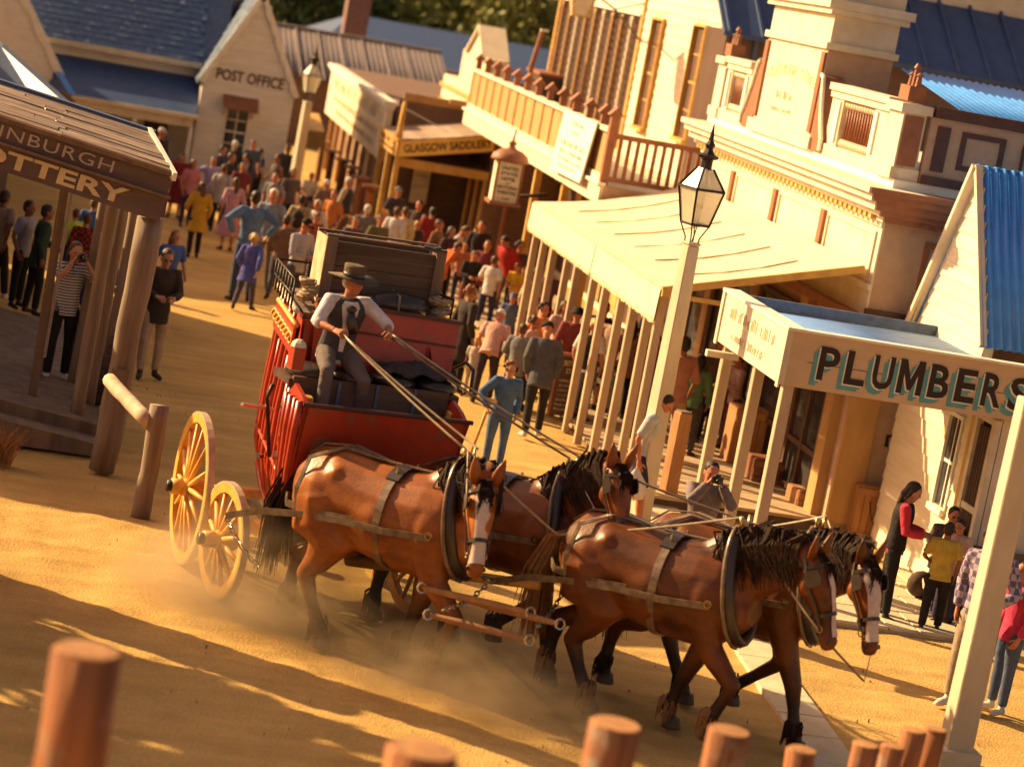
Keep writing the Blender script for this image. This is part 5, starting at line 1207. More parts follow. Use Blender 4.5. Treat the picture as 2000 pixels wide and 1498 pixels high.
    for k in range(520):
        f = rg.uniform(0, 1); i = min(3, int(f*4)); k2 = f*4-i; p = P[i].lerp(P[i+1], k2); tn = (P[i+1]-P[i]).normalized(); sd_ = side[i].lerp(side[i+1], k2)
        up_ = sd_.cross(tn); up_ = up_ if up_.z > 0 else -up_
        rz_ = NK[i][2]+(NK[i+1][2]-NK[i][2])*k2; rx_ = NK[i][1]+(NK[i+1][1]-NK[i][1])*k2
        if f < .24 or f > .93: continue
        s_ = rg.choice((-1, 1), p=(.7,.3)); w1 = rg.normal(0,.03); c0_ = p+up_*(rz_*.95)+sd_*rg.uniform(-.025,.025)
        l = rg.uniform(.08,.36); tn = tn*rg.uniform(.2,2.6); pts = [c0_, c0_+sd_*s_*(.045+abs(w1)*.5)+up_*(.010+abs(w1)*.25)+tn*w1, p+sd_*s_*(rx_*.85+.03)+up_*(rz_*.55)-tn*.03, p+sd_*s_*(rx_*1.08+.012)+up_*(rz_*.5-l)-tn*rg.uniform(-.05,.08)]
        mb.tube(pts, [.010,.012,.009,.002], 3, cap=False)
    stuff(mb.build('mane', dark, t, local=True))
    fl = MB()
    for k in range(26): fl.tube([hp+nrm*.10-ax*.06+hs*rg.uniform(-.05,.05), hp+nrm*.165+ax*.05+hs*rg.uniform(-.07,.07), hp+nrm*.15+ax*rg.uniform(.14,.24)+hs*rg.uniform(-.08,.08)], [.014,.013,.003], 3, cap=False)
    stuff(fl.build('forelock', dark, t, local=True))
    tb = MB()
    for k in range(260):
        x, y = rg.normal(0,.03), rg.normal(0,.025); e = rg.uniform(.45,1.0); sx_ = rg.normal(0,.07)
        tb.tube([(x*.5,.84,1.42),(x,.98+y,1.32),(x*1.8+sx_*.4,1.06+y*1.6,1.02),(x*2+sx_,1.05+y*2.2,1.32-.95*e)], [.010,.012,.010,.002], 3, cap=False)
    stuff(tb.build('tail', M['tan_hair'] if lite else dark, t, local=True))
    for s_ in (-1, 1):
        e0 = hp-ax*.04+hs*s_*.075+nrm*.05; e1 = e0+Vector((0,0,.20))+hs*s_*.05+nrm*.05
        MB().rings([ell(e0, e1-e0, .040,.034,8,hs), ell(e0.lerp(e1,.4), e1-e0, .052,.030,8,hs), ell(e0.lerp(e1,.75), e1-e0, .030,.018,8,hs), ell(e1, e1-e0, .005,.005,8,hs)]).build('ear', coat, t, smooth=True, local=True)
        MB().ball(hp+ax*.13+hs*s_*.103+nrm*.035, .020,.024,.026, 8, 6).build('eye', M['eye'], t, smooth=True, local=True)
        MB().ball(hp+ax*.635+hs*s_*.066+nrm*.055, .013,.016,.020, 8, 6).build('nostril', M['eye'], t, smooth=True, local=True)
    if blaze:
        pts = [(.02,.035),(.10,.045),(.22,.036),(.38,.030),(.50,.036),(.60,.045)]; bz = MB(); rr2 = []
        def hr_(d):
            for A, B_ in zip(HD, HD[1:]):
                if A[0] <= d <= B_[0]: k = (d-A[0])/(B_[0]-A[0]); return [A[i]+(B_[i]-A[i])*k for i in range(4)]
        for d, wd in pts:
            _, rx, rz_, o = hr_(d); row = []
            for e in np.linspace(-1, 1, 7):
                a = e*min(1.2, wd*blaze*2/rx); row.append(hp+ax*d+hs*math.sin(a)*(rx+.006)+nrm*(o+.03+math.cos(a)*(rz_+.006)))
            rr2.append(row)
        for row in rr2: bz.v += [tuple(p) for p in row]
        for i in range(len(rr2)-1):
            for k in range(6): a = i*7+k; bz.f.append((a, a+1, a+8, a+7))
        o = bz.build('blaze', M['blaze'], t, smooth=True, local=True)
    # ---------------- harness: its own thing, worn by the horse
    g = thing('harness', 'black leather harness on the '+label.split(',')[0], 'harness', tuple(c), rz, 'harness of the coach team'); g.scale = (scale,)*3
    def cring(off, n=26):
        out = []
        for k in range(n):
            a = 2*math.pi*k/n; s2 = math.sin(a); out.append(Vector(((.225+off)*math.cos(a)*(1-.12*s2), -.70-.10*s2*-1-.03, 1.35+(.40+off)*s2)))
        return out
    MB().tube(cring(.035), .046, 10, closed=True, flat=1.3).build('collar', M['leather'], g, smooth=True, local=True)
    hm = cring(.088); 
    for a0, a1 in ((7, 20), (-6, 7)): MB().tube([hm[k % 26]+Vector((0,.02,0)) for k in range(a0, a1)], .018, 6).build('hame', M['strap'], g, smooth=True, local=True)
    for s_ in (-1, 1):
        MB().tube([(s_*.06,-.66,1.80),(s_*.09,-.66,1.93)], [.014,.020], 6).build('hame_terret', M['brass'], g, smooth=True, local=True)
        MB().tube([(s_*.345+.0*s_, -.62+.03*math.cos(a), 1.22+.03*math.sin(a)) for a in [i*.785 for i in range(8)]], .008, 5, closed=True).build('ring', M['brass'], g, local=True)
        MB().band([(s_*.325,-.63,1.20),(s_*.365,-.2,1.15),(s_*.365,.2,1.13),(s_*.37,.6,1.08),(s_*.36,1.0,1.00),(s_*.33,1.35,.86)], (0,0,1), .055, .014).build('trace', M['strap'], g, local=True)
        MB().band([(s_*.02,.10,1.63),(s_*.10,.45,1.665),(s_*.27,.66,1.54),(s_*.335,.70,1.28),(s_*.345,.66,1.08)], (0,1,0), .04, .012).build('hip_strap', M['strap'], g, local=True)
        MB().band([(s_*.365,.1,1.16),(s_*.355,.5,1.12),(s_*.30,.80,1.12),(s_*.12,.93,1.13),(0,.945,1.13)], (0,0,1), .06, .012).build('breeching', M['strap'], g, local=True)
    MB().band(bring(-.12), (0,1,0), .07, .014, True).build('girth', M['strap'], g, local=True)
    MB().band([p for p in bring(-.12, .022)[4:11]], (0,1,0), .12, .02).build('back_pad', M['leather'], g, local=True)
    MB().band([(0,-.55,1.665),(0,-.12,1.64),(0,.1,1.635),(0,.45,1.675),(0,.7,1.63),(0,.85,1.50)], (1,0,0), .04, .012).build('back_strap', M['strap'], g, local=True)
    for s_ in (-1, 1): MB().tube([(s_*.15+.02*math.cos(a),-.12,1.615+.028*math.sin(a)) for a in [i*.785 for i in range(8)]], .007, 5, closed=True).build('terret', M['brass'], g, local=True)
    # bridle
    def hb(d, off=.014, n=18):
        A, rx, rz_, o = [x for x in ([ [A[i]+(B_[i]-A[i])*((d-A[0])/(B_[0]-A[0])) for i in range(4)] for A, B_ in zip(HD, HD[1:]) if A[0] <= d <= B_[0]][0])]
        return [hp+ax*d+hs*math.cos(2*math.pi*k/n)*(rx+off)+nrm*(o+.03+math.sin(2*math.pi*k/n)*(rz_+off)) for k in range(n)]
    MB().band(hb(.42), tuple(ax), .03, .010, True).build('noseband', M['leather'], g, local=True)
    MB().band(hb(.03), tuple(ax), .03, .010, True).build('browband', M['leather'], g, local=True)
    for s_ in (-1, 1):
        pts = [hp+ax*d+hs*s_*(w_+.018)+nrm*o for d, w_, o in ((-.05,.075,.0),(.06,.105,0),(.18,.112,0),(.32,.09,.02),(.50,.07,.02))]
        MB().band(pts, tuple(nrm), .026, .010).build('cheek_strap', M['leather'], g, local=True)
        e = hp+ax*.12+hs*s_*.135+nrm*.075
        Mx = Matrix((( nrm.x, ax.x, hs.x*s_, e.x),(nrm.y, ax.y, hs.y*s_, e.y),(nrm.z, ax.z, hs.z*s_, e.z),(0,0,0,1)))
        MB().prism([(-.06,-.07),(.05,-.06),(.065,0),(.05,.06),(-.06,.07)], .012, Mx).build('blinker', M['leather'], g, local=True)
        q = hp+ax*.52+hs*s_*.078+nrm*.005
        MB().tube([q+nrm*.028*math.cos(a)+ax*.028*math.sin(a) for a in [i*.785 for i in range(8)]], .006, 5, closed=True).build('bit_ring', M['steel'], g, local=True)
    W = Matrix.Translation(c) @ Matrix.Rotation(rz, 4, 'Z') @ Matrix.Scale(scale, 4)
    return dict(W=W, bit={s_: W @ (hp+ax*.53+hs*s_*.085) for s_ in (-1,1)}, terret={s_: W @ Vector((s_*.09,-.66,1.93)) for s_ in (-1,1)}, pad={s_: W @ Vector((s_*.15,-.12,1.64)) for s_ in (-1,1)},
                rump=W @ Vector((-.25,.95,1.2)), tr={s_: W @ Vector((s_*.33,1.35,.86)) for s_ in (-1,1)}, chest=W @ Vector((0,-.8,1.0)))
def coat_mat(name, c1, c2, c3):
    m = mat(name, c1, c2, 3.0, (1.2,.5,1), rough=.40, spec=.34, bump=.11, bscale=80, lo=.34, hi=.66, detail=8)  # light and dark mottling paints in sheen and muscle shading
    n = m.node_tree; b = n.nodes['Principled BSDF']; L = n.links.new; src = b.inputs['Base Color'].links[0].from_socket
    tc = n.nodes.new('ShaderNodeTexCoord'); sp = n.nodes.new('ShaderNodeSeparateXYZ'); L(tc.outputs['Object'], sp.inputs[0])
    r_ = n.nodes.new('ShaderNodeMapRange'); r_.inputs[1].default_value = .75; r_.inputs[2].default_value = .38; L(sp.outputs['Z'], r_.inputs[0])
    mx = n.nodes.new('ShaderNodeMix'); mx.data_type = 'RGBA'; mx.inputs[7].default_value = (*c3, 1); L(r_.outputs[0], mx.inputs[0]); L(src, mx.inputs[6]); L(mx.outputs[2], b.inputs['Base Color'])
    b.inputs['Sheen Weight'].default_value = .0; b.inputs['Sheen Roughness'].default_value = .4; b.inputs['Sheen Tint'].default_value = (1,.6,.3,1)
    return m
M['bay'] = coat_mat('bright_bay_coat', (.44,.14,.024), (.17,.045,.012), (.05,.02,.012))
M['bay2'] = coat_mat('chestnut_bay_coat', (.32,.092,.020), (.13,.036,.012), (.045,.018,.012))
M['dbay'] = coat_mat('dark_bay_coat', (.23,.064,.012), (.055,.018,.006), (.022,.011,.008))
M['hairdark'] = mat('black_horse_hair', (.018,.011,.009), (.05,.022,.012), 18, rough=.75, spec=.12)
M['tan_hair'] = mat('tawny_horse_hair', (.30,.14,.045), (.18,.075,.025), 18, rough=.5, spec=.4)
M['hoof'] = mat('hoof_horn', (.11,.075,.05), (.06,.04,.03), 9, rough=.6)
M['blaze'] = mat('white_blaze_hair', (.62,.50,.44), (.52,.40,.34), 20, rough=.7)
M['eye'] = mat('dark_eye', (.008,.005,.004), rough=.1, spec=.7)
NWh, NWf = at(592,1238,z=0), at(805,1312,z=0)
H1 = horse('bright bay near wheeler, its blazed face turned to the camera', NWh, NWf, M['bay'], M['hairdark'], R(-46), .06, .9, 1, 1.16)
off = Vector((1.14, .62, 0))
H2 = horse('chestnut off wheeler, half hidden, with a black blinkered face', NWh+off, NWf+off, M['bay2'], M['hairdark'], R(-28), -.16, 0, 2, 1.13)
NLh, NLf = at(1100,1362,z=0), at(1340,1442,z=0)
H3 = horse('dark bay near leader, seen side on with a tawny tail', NLh, NLf, M['dbay'], M['hairdark'], R(-6), .08, .5, 1, 1.13, True)
off = Vector((.86, .46, 0))
H4 = horse('dark off leader, with a broad white blaze beyond the near leader', NLh+off, NLf+off, M['dbay'], M['hairdark'], R(-30), .12, 1.1, 2, 1.13)

# pole, swingle trees and chains in front of the coach
pa = cw(.1,-.5,.62); pole_end = H1['tr'][1].lerp(H2['chest'], .55); pole_end.z = .95
pk = (H1['chest']+H2['chest'])/2; pk.z = .98
pl_ = thing('coach_pole', 'long ochre coach pole running between the wheelers', 'pole', tuple(pa))
MB().tube([pa, pa.lerp(pk,.5), pk+(pk-pa).normalized()*.3], [.06,.055,.045], 8).build('shaft', M['yellow'], pl_, smooth=True)
hd_ = (NLf-NLh).normalized(); lat = Vector((-hd_.y, hd_.x, 0))
for nm, cpt, ln, lb, m_ in (('swingle_tree', at(930,1172,z=.92), 1.0, 'ochre tipped swingle tree hanging at the pole end', 'crate'),('swingle_tree', at(935,1225,z=.72), .95, 'lower dark swingle tree chained behind the near leader', 'crate'),('swingle_tree', at(1000,1195,z=.88), .9, 'swingle tree chained behind the off leader', 'crate')):
    o = thing(nm, lb, 'swingle tree', tuple(cpt), 0, 'swingle trees of the leaders')
    dr = (Vector((.93,-.36,0)) if ln == 1.0 else Vector((.90,-.44,0))).normalized()
    MB().tube([cpt-dr*ln*.5, cpt-dr*ln*.2, cpt+dr*ln*.2, cpt+dr*ln*.5], [.026,.036,.036,.026], 8).build('bar', M[m_], o, bevel=.012)
    for e in (-1, 1): MB().tube([cpt+dr*ln*.52*e+Vector((.045*math.cos(a),0,.05*math.sin(a))) for a in [i*.785 for i in range(8)]], .012, 5, closed=True).build('end_ring', M['steel'], o, local=False)
def chain(label, p, q, m, group, r_=.030):
    p, q = Vector(p), Vector(q); n = max(4, int((q-p).length/.075)); o = thing('chain', label, 'chain', tuple(p), 0, group)
    for k in range(n):
        c = p.lerp(q, (k+.5)/n); c.z -= .06*math.sin(math.pi*(k+.5)/n); d = (q-p).normalized(); u = d.orthogonal().normalized()
        if k % 2: u = d.cross(u)
        MB().tube([c+d*.045*math.cos(a)+u*.022*math.sin(a) for a in [i*.785 for i in range(8)]], .009, 4, closed=True).build('link', m, o)
chain('bright trace chain of the near leader', at(865,1190,z=.85), H3['tr'][-1], M['steel'], 'trace chains')
chain('trace chain of the off leader', at(1050,1225,z=.75), H4['tr'][-1], M['steel'], 'trace chains')
chain('pole chain under the near wheeler\'s collar', H1['chest'], pk, M['steel'], 'trace chains')
chain('trace chain of the near wheeler', at(505,1105,z=.6), H1['tr'][-1], M['steel'], 'trace chains')
# ------------------------------------------------------------------ people
def cmat(name, c, rough=.85, vary=.12, bump=.5):
    m = mat(name, c, tuple(x*.72 for x in c), 9, rough=rough, bump=bump, bscale=14, spec=.2)
    return m
_cm = {}
def cloth(c):
    k = tuple(round(x, 3) for x in c)
    if k not in _cm: _cm[k] = cmat('cloth_%d' % len(_cm), c)
    return _cm[k]
def pattern(name, c1, c2, kind):
    m = cmat(name, c1); n = m.node_tree; b = n.nodes['Principled BSDF']; L = n.links.new
    tc = n.nodes.new('ShaderNodeTexCoord'); mp = n.nodes.new('ShaderNodeMapping'); L(tc.outputs['Object'], mp.inputs[0])
    if kind == 'stripe':
        t = n.nodes.new('ShaderNodeTexWave'); t.bands_direction = 'Z'; t.inputs['Scale'].default_value = 9; L(mp.outputs[0], t.inputs[0]); f = t.outputs['Fac']
        mt = n.nodes.new('ShaderNodeMath'); mt.operation = 'GREATER_THAN'; mt.inputs[1].default_value = .6; L(f, mt.inputs[0]); f = mt.outputs[0]
    else:
        t = n.nodes.new('ShaderNodeTexChecker'); t.inputs['Scale'].default_value = 17 if kind == 'plaid' else 12; mp.inputs['Location'].default_value = (.013,.017,.011); L(mp.outputs[0], t.inputs[0]); f = t.outputs['Fac']
    mx = n.nodes.new('ShaderNodeMix'); mx.data_type = 'RGBA'; mx.inputs[6].default_value = (*c1,1); mx.inputs[7].default_value = (*c2,1); L(f, mx.inputs[0]); L(mx.outputs[2], b.inputs['Base Color'])
    return m
SK = [cmat('fair_skin', (.50,.25,.155), .55, bump=.05), cmat('tanned_skin', (.30,.125,.07), .55, bump=.05), cmat('ruddy_skin', (.52,.20,.115), .55, bump=.05)]
HC = dict(dark=(.022,.014,.010), brown=(.075,.035,.018), red=(.16,.06,.02), blond=(.36,.22,.08), grey=(.40,.36,.32), black=(.012,.010,.010))
def hmat(k):
    n_ = 'hair_'+k
    return bpy.data.materials.get(n_) or mat(n_, HC[k], tuple(x*1.7 for x in HC[k]), 26, (1,1,.25), rough=.5, bump=.6)
M['shoe'] = mat('dark_shoe', (.03,.02,.016), rough=.5); M['wshoe'] = mat('white_sneaker', (.62,.58,.52), rough=.7)
def POSE(lean=0, legs=((0,.03,.0),(0,.03,.0)), arms=((.06,.05,-.50),(.06,.05,-.50)), elb=((.3,-.5,0),(.3,-.5,0)), head=(0,0), twist=0, curl=.5):
    return dict(lean=lean, legs=legs, arms=arms, elb=elb, head=head, twist=twist, curl=curl)
DN = (.05,.04,-.51); PO = dict(
 stand=POSE(), stand2=POSE(R(3), ((R(8),.06,R(10)),(R(-4),.05,.02)), ((.05,.02,-.51),(.02,.25,-.34))),
 walk=POSE(R(4), ((R(24),.02,R(10)),(R(-18),.02,R(22))), ((.06,-.16,-.47),(.05,.18,-.44))),
 photo=POSE(R(3), ((R(2),.05,0),(R(-2),.05,0)), ((-.10,.24,.13),(-.10,.24,.13)), ((.7,-.1,-1),(.7,-.1,-1)), (R(8),0), 0, .9),
 akimbo=POSE(0, ((R(4),.09,R(4)),(R(-4),.09,0)), ((.10,-.02,-.36),(.10,-.02,-.36)), ((1.2,-.55,-.1),(1.2,-.55,-.1)), curl=.8),
 hold=POSE(R(4), ((R(4),.03,0),(R(-3),.03,0)), ((-.06,.30,-.27),(-.06,.30,-.27)), ((.5,-.6,-.5),(.5,-.6,-.5)), (R(18),0), 0, .8),
 bend=POSE(R(38), ((R(14),.04,R(18)),(R(-6),.04,R(6))), ((.0,.18,-.44),(.0,.22,-.42)), head=(R(10),0)),
 stoop=POSE(R(22), ((R(14),.03,R(14)),(R(-12),.03,R(8))), ((.02,.06,-.50),(.02,.10,-.48)), head=(R(25),0)),
 nod=POSE(R(9), ((R(14),.03,R(8)),(R(-10),.03,R(12))), ((.04,.04,-.51),(.03,.10,-.49)), head=(R(28),0)),
 sit=POSE(R(8), ((R(86),.10,R(84)),(R(84),.12,R(80))), ((.0,.26,-.36),(.0,.26,-.36)), ((.4,-.5,-.4),(.4,-.5,-.4)), (R(5),0), 0, .8),
 drive=POSE(R(14), ((R(72),.20,R(62)),(R(62),.26,R(86))), ((.03,.42,-.12),(.14,.40,-.10)), ((.9,-.2,-.7),(1.0,-.2,-.6)), (R(-4),R(24)), 0, 1.25),
 lean=POSE(R(-4), ((R(10),.05,R(2)),(R(2),.05,0)), ((-.02,.22,-.38),(.04,.10,-.48)), head=(R(10),0)),
 crutch=POSE(R(4), ((R(2),.05,0),(R(-2),.05,0)), ((.12,.14,-.40),(.05,.02,-.50)), ((.8,-.5,-.3),(.3,-.5,0)), (R(10),0), 0, 1.0))
UA, FA, TH, SH = .285, .255, .41, .41
_fig = {}
def skeleton(pose):
    p = PO[pose]; J = {}
    pel = Vector((0,0,.93)); RL = Matrix.Rotation(p['lean'], 3, 'X')
    def tor(v): return pel+RL @ Vector(v)
    J['tor'] = tor; J['RL'] = RL
    for i, s in enumerate((-1, 1)):
        a, ab, k = p['legs'][i]; hip = Vector((s*.095,0,.90)); d1 = Vector((s*math.sin(ab), -math.sin(a)*math.cos(ab), -math.cos(a)*math.cos(ab)))
        kn = hip+d1*TH; a2 = a-k; d2 = Vector((s*math.sin(ab)*.3, -math.sin(a2), -math.cos(a2))).normalized(); an = kn+d2*SH
        J['hip', s], J['knee', s], J['ank', s] = hip, kn, an
        toe = Vector((s*.35,-1,0)).normalized(); toe.z = -.05 if abs(a2) < .35 else -math.sin(a2)*-.6
        J['toe', s] = an+Vector((0,0,-.055))+toe.normalized()*.17
        sh = tor((s*.175,.0,.475)); J['sh', s] = sh
        t = p['arms'][i]; tg = sh+RL @ Vector((s*t[0], -t[1], t[2])); v = tg-sh; D = min(v.length, (UA+FA)*.995); vn = v.normalized()
        x = (UA*UA-FA*FA+D*D)/(2*D); hgt = math.sqrt(max(UA*UA-x*x, 0)); e = p['elb'][i]; hv = RL @ Vector((s*e[0], -e[1], e[2])); hv = (hv-vn*hv.dot(vn))
        hv = hv.normalized() if hv.length > 1e-4 else Vector((s,0,0))
        J['elb', s] = sh+vn*x+hv*hgt; J['wr', s] = sh+vn*D
    nod, yaw = p['head']
    J['neck'] = tor((0,.005,.53)); J['RH'] = Matrix.Rotation(yaw, 3, 'Z') @ Matrix.Rotation(p['lean']*.5+nod, 3, 'X')
    J['head'] = J['neck']+RL @ Vector((0,-.012,.055)); J['low'] = min(J['ank',-1].z, J['ank',1].z)-.085
    J['top'] = (J['head']+J['RH'] @ Vector((0,-.01,.205))).z-J['low']
    return J
TR = [(0.0,.150,.105),(-.06,.158,.112),(.06,.142,.098),(.16,.134,.090),(.26,.150,.100),(.36,.168,.108),(.43,.172,.098),(.49,.135,.078),(.525,.070,.060)]
TR.sort()
def torso(b, J, off, z0=-.06, z1=.53, flare=0, wid=1.0, kz=1.0):
    rs = []
    for z, rx, ry in TR:
        if z < z0-.001 or z > z1: continue
        rs.append(ell(J['tor']((0,0,z)), J['RL'] @ Vector((0,0,1)), rx*wid+off, ry*wid+off, 16))
    if z0 < -.07: # hem below hips
        rs = [ell(J['tor']((0,.005,z0)), J['RL'] @ Vector((0,0,1)), .165*wid+off+flare, .12*wid+off+flare, 16)]+rs
    b.rings(rs)
def hand(b, w, d, pn, curl, s):
    d = d.normalized(); pn = (pn-d*pn.dot(d)).normalized(); sd_ = d.cross(pn)*s
    b.rings([ell(w-d*.02, d, .024,.018,8,sd_), ell(w+d*.02, d, .032,.017,8,sd_), ell(w+d*.07, d, .040,.016,8,sd_), ell(w+d*.092, d, .036,.013,8,sd_)])
    for k, (o, l) in enumerate(((-.030,.066),(-.010,.078),(.011,.073),(.030,.056))):
        p0 = w+d*.085+sd_*o; a = curl*.55; d1 = (d*math.cos(a)+pn*math.sin(a)); p1 = p0+d1*l*.5; d2 = (d*math.cos(a+curl)+pn*math.sin(a+curl)); p2 = p1+d2*l*.32; d3 = d*math.cos(a+curl*1.7)+pn*math.sin(a+curl*1.7)
        b.tube([p0-d*.012, p1, p2, p2+d3*l*.25], [.0095,.009,.0085,.006], 6)
    t0 = w+d*.028-sd_*.030; t1 = t0+d*.032-sd_*.026+pn*.012; b.tube([t0+sd_*.012, t1, t1+d*.030+pn*.016*(1+curl)-sd_*.003], [.012,.0105,.007], 6)
def fig(pose, kind, **kw):
    key = (pose, kind)+tuple(sorted(kw.items()))
    if key in _fig: return _fig[key]
    J = skeleton(pose); b = MB(); post = None; low = Vector((0,0,J['low']))
    if kind == 'body':
        torso(b, J, -.022)
        b.tube([J['tor']((0,0,.49)), J['neck'], J['head']+Vector((0,0,.05))], [.065,.052,.054], 10)
        h, RH = J['head'], J['RH']
        P = lambda x, y, z: h+RH @ Vector((x, y, z))
        b.rings([[P(rx*math.cos(2*math.pi*k/14), oy+ry*math.sin(2*math.pi*k/14), z) for k in range(14)] for z, rx, ry, oy in
                 ((-.03,.028,.03,-.045),(-.012,.045,.052,-.035),(.025,.060,.072,-.022),(.065,.069,.086,-.012),(.105,.074,.094,-.004),(.145,.073,.092,-.002),(.178,.058,.074,.0),(.20,.028,.036,0))])
        b.tube([P(0,-.100,.098), P(0,-.113,.066), P(0,-.095,.056)], [.009,.015,.011], 8)
        b.ball(P(0,-.092,.116), .048,.014,.010, 8, 5); b.ball(P(0,-.083,.024), .024,.014,.008, 8, 5); b.ball(P(0,-.074,-.012), .022,.018,.016, 8, 5)
        for s in (-1, 1):
            b.ball(P(s*.076,.005,.075), .011,.022,.032, 8, 6); b.ball(P(s*.042,-.070,.058), .022,.02,.02, 6, 5)
            b.tube([J['sh',s], J['sh',s].lerp(J['elb',s],.5), J['elb',s], J['elb',s].lerp(J['wr',s],.35), J['wr',s]], [.046,.043,.037,.038,.025], 10)
            b.tube([J['hip',s], J['hip',s].lerp(J['knee',s],.5), J['knee',s], J['knee',s].lerp(J['ank',s],.35), J['ank',s], J['ank',s]+Vector((0,0,-.05))], [.078,.068,.051,.053,.033,.033], 10)
        post = MB()
        for s in (-1, 1):
            d = J['wr',s]-J['elb',s]; pn = Vector((-s,0,0)) if pose not in ('photo','drive','hold') else Vector((-s*.55,-.2,-.6)); hand(post, J['wr',s], d, pn, PO[pose]['curl'], s)
        vox = .0125
    elif kind == 'top':
        off = kw.get('off', .014); hem = kw.get('hem', -.10); torso(b, J, off, hem, .53 if kw.get('neck', True) else .49, kw.get('flare', 0.0), kw.get('wid', 1.0))
        sl = kw.get('sleeve', 1.0)
        for s in (-1, 1):
            A, E_, W_ = J['sh',s], J['elb',s], J['wr',s]; rr = .062+off*.4
            if sl > 0: 
                pts = [J['tor']((s*.10,0,.47)), A, A.lerp(E_,.5), A.lerp(E_, min(1, sl*2))]; ra = [rr, rr*1.08, rr*.97, rr*.92]
                if sl > .5: e2 = min(1, (sl-.5)*2); pts += [E_.lerp(W_, e2*.5), E_.lerp(W_, e2*.95)]; ra += [rr*.84, rr*.68]
                b.tube(pts, ra, 10)
        if kw.get('bulge'): b.ball(J['tor']((0,-.05,.1)), .15,.12,.16, 10, 7)
        vox = .0145
    elif kind == 'legs':
        r0 = kw.get('r', 1.0); end = kw.get('end', 1.0)
        torso(b, J, .010, -.06, .10)
        for s in (-1, 1):
            Hh, K, A = J['hip',s], J['knee',s], J['ank',s]
            if end >= .6: b.tube([J['tor']((s*.07,0,0)), Hh.lerp(K,.12), Hh.lerp(K,.55), K, K.lerp(A,.4), K.lerp(A,.96)], [.09,.098*r0,.088*r0,.068*r0,.064*r0,.056*r0], 10)
            else: b.tube([J['tor']((s*.07,0,0)), Hh.lerp(K,.12), Hh.lerp(K,.55), Hh.lerp(K,end*2)], [.09,.10*r0,.097*r0,.10*r0], 10)
        vox = .0145
    elif kind == 'skirt':
        ln = kw.get('len', .5); fl = kw.get('flare', .10); c = J['tor']((0,0,0)); K = (J['knee',-1]+J['knee',1])/2
        rs = []
        for t in (-.12, 0, .25, .5, .75, 1):
            z = c.z-ln*t; rs.append([Vector((c.x+(.152+fl*max(t,0))*math.cos(a)*(1+.05*max(t,0)*math.sin(7*a)), c.y+(K.y-c.y)*max(t,0)*.5+(.115+fl*max(t,0))*math.sin(a)*(1+.05*max(t,0)*math.sin(7*a)), z)) for a in [2*math.pi*k/28 for k in range(28)]])
        b.rings(rs); vox = .016
    elif kind == 'hair':
        h, RH = J['head'], J['RH']; st = kw['style']; P = lambda x, y, z: h+RH @ Vector((x, y, z))
        b.ball(P(0,.012,.128), .083,.098,.088, 14, 9)
        if st in ('short','long'): b.ball(P(0,.045,.08), .075,.065,.08, 10, 7)
        if st == 'long':
            b.tube([P(0,.06,.10), P(0,.085,.02), J['neck']+Vector((0,.085,-.02)), J['tor']((0,.10,.40))], [.075,.075,.07,.03], 10, (1,0,0), .5)
            for s in (-1, 1): b.tube([P(s*.07,.01,.12), P(s*.078,.02,.04), P(s*.07,.04,-.04)], [.025,.028,.012], 8)
        if st == 'curly':
            rg = random.Random(5)
            for k in range(34):
                a = rg.uniform(0, 6.28); e = rg.uniform(-.5, 1.5); d = .095
                q = P(d*math.cos(a)*math.cos(e)*1.05, .025+d*math.sin(a)*math.cos(e), .11+d*math.sin(e))
                if (RH.transposed() @ (q-h)).y < -.065 and (RH.transposed() @ (q-h)).z < .14: continue
                b.ball(q, .03,.03,.03, 6, 5)
        # keep the face clear
        me = remesh(b, 'hair', .012, 2)
        dl = [v.index for v in me.vertices if (lambda q: q.y < -.045 and q.z < .135)(RH.transposed() @ (v.co-h))]
        import bmesh
        bm = bmesh.new(); bm.from_mesh(me); bm.verts.ensure_lookup_table(); bmesh.ops.delete(bm, geom=[bm.verts[i] for i in dl], context='VERTS'); bm.to_mesh(me); bm.free()
        for v in me.vertices: v.co -= low
        _fig[key] = me; return me
    elif kind == 'shoe':
        s = kw['s']; A, T = J['ank',s], J['toe',s]; d = (T-A); d.z = 0 if d.y < -.1 else d.z
        b.tube([A+Vector((0,.04,-.055)), A+Vector((0,-.0,-.045)), A.lerp(T,.6)+Vector((0,0,-.022)), T+Vector((0,0,-.012))], [.036,.046,.044,.026], 10, (1,0,0), .85)
        b.tube([A+Vector((0,0,.02)), A+Vector((0,0,-.05))], [.04,.042], 8)
        vox = .012
    me = remesh(b, {'top':'shirt','legs':'trousers'}.get(kind, kind), vox, 3, post)
    for v in me.vertices: v.co -= low
    _fig[key] = me; return me
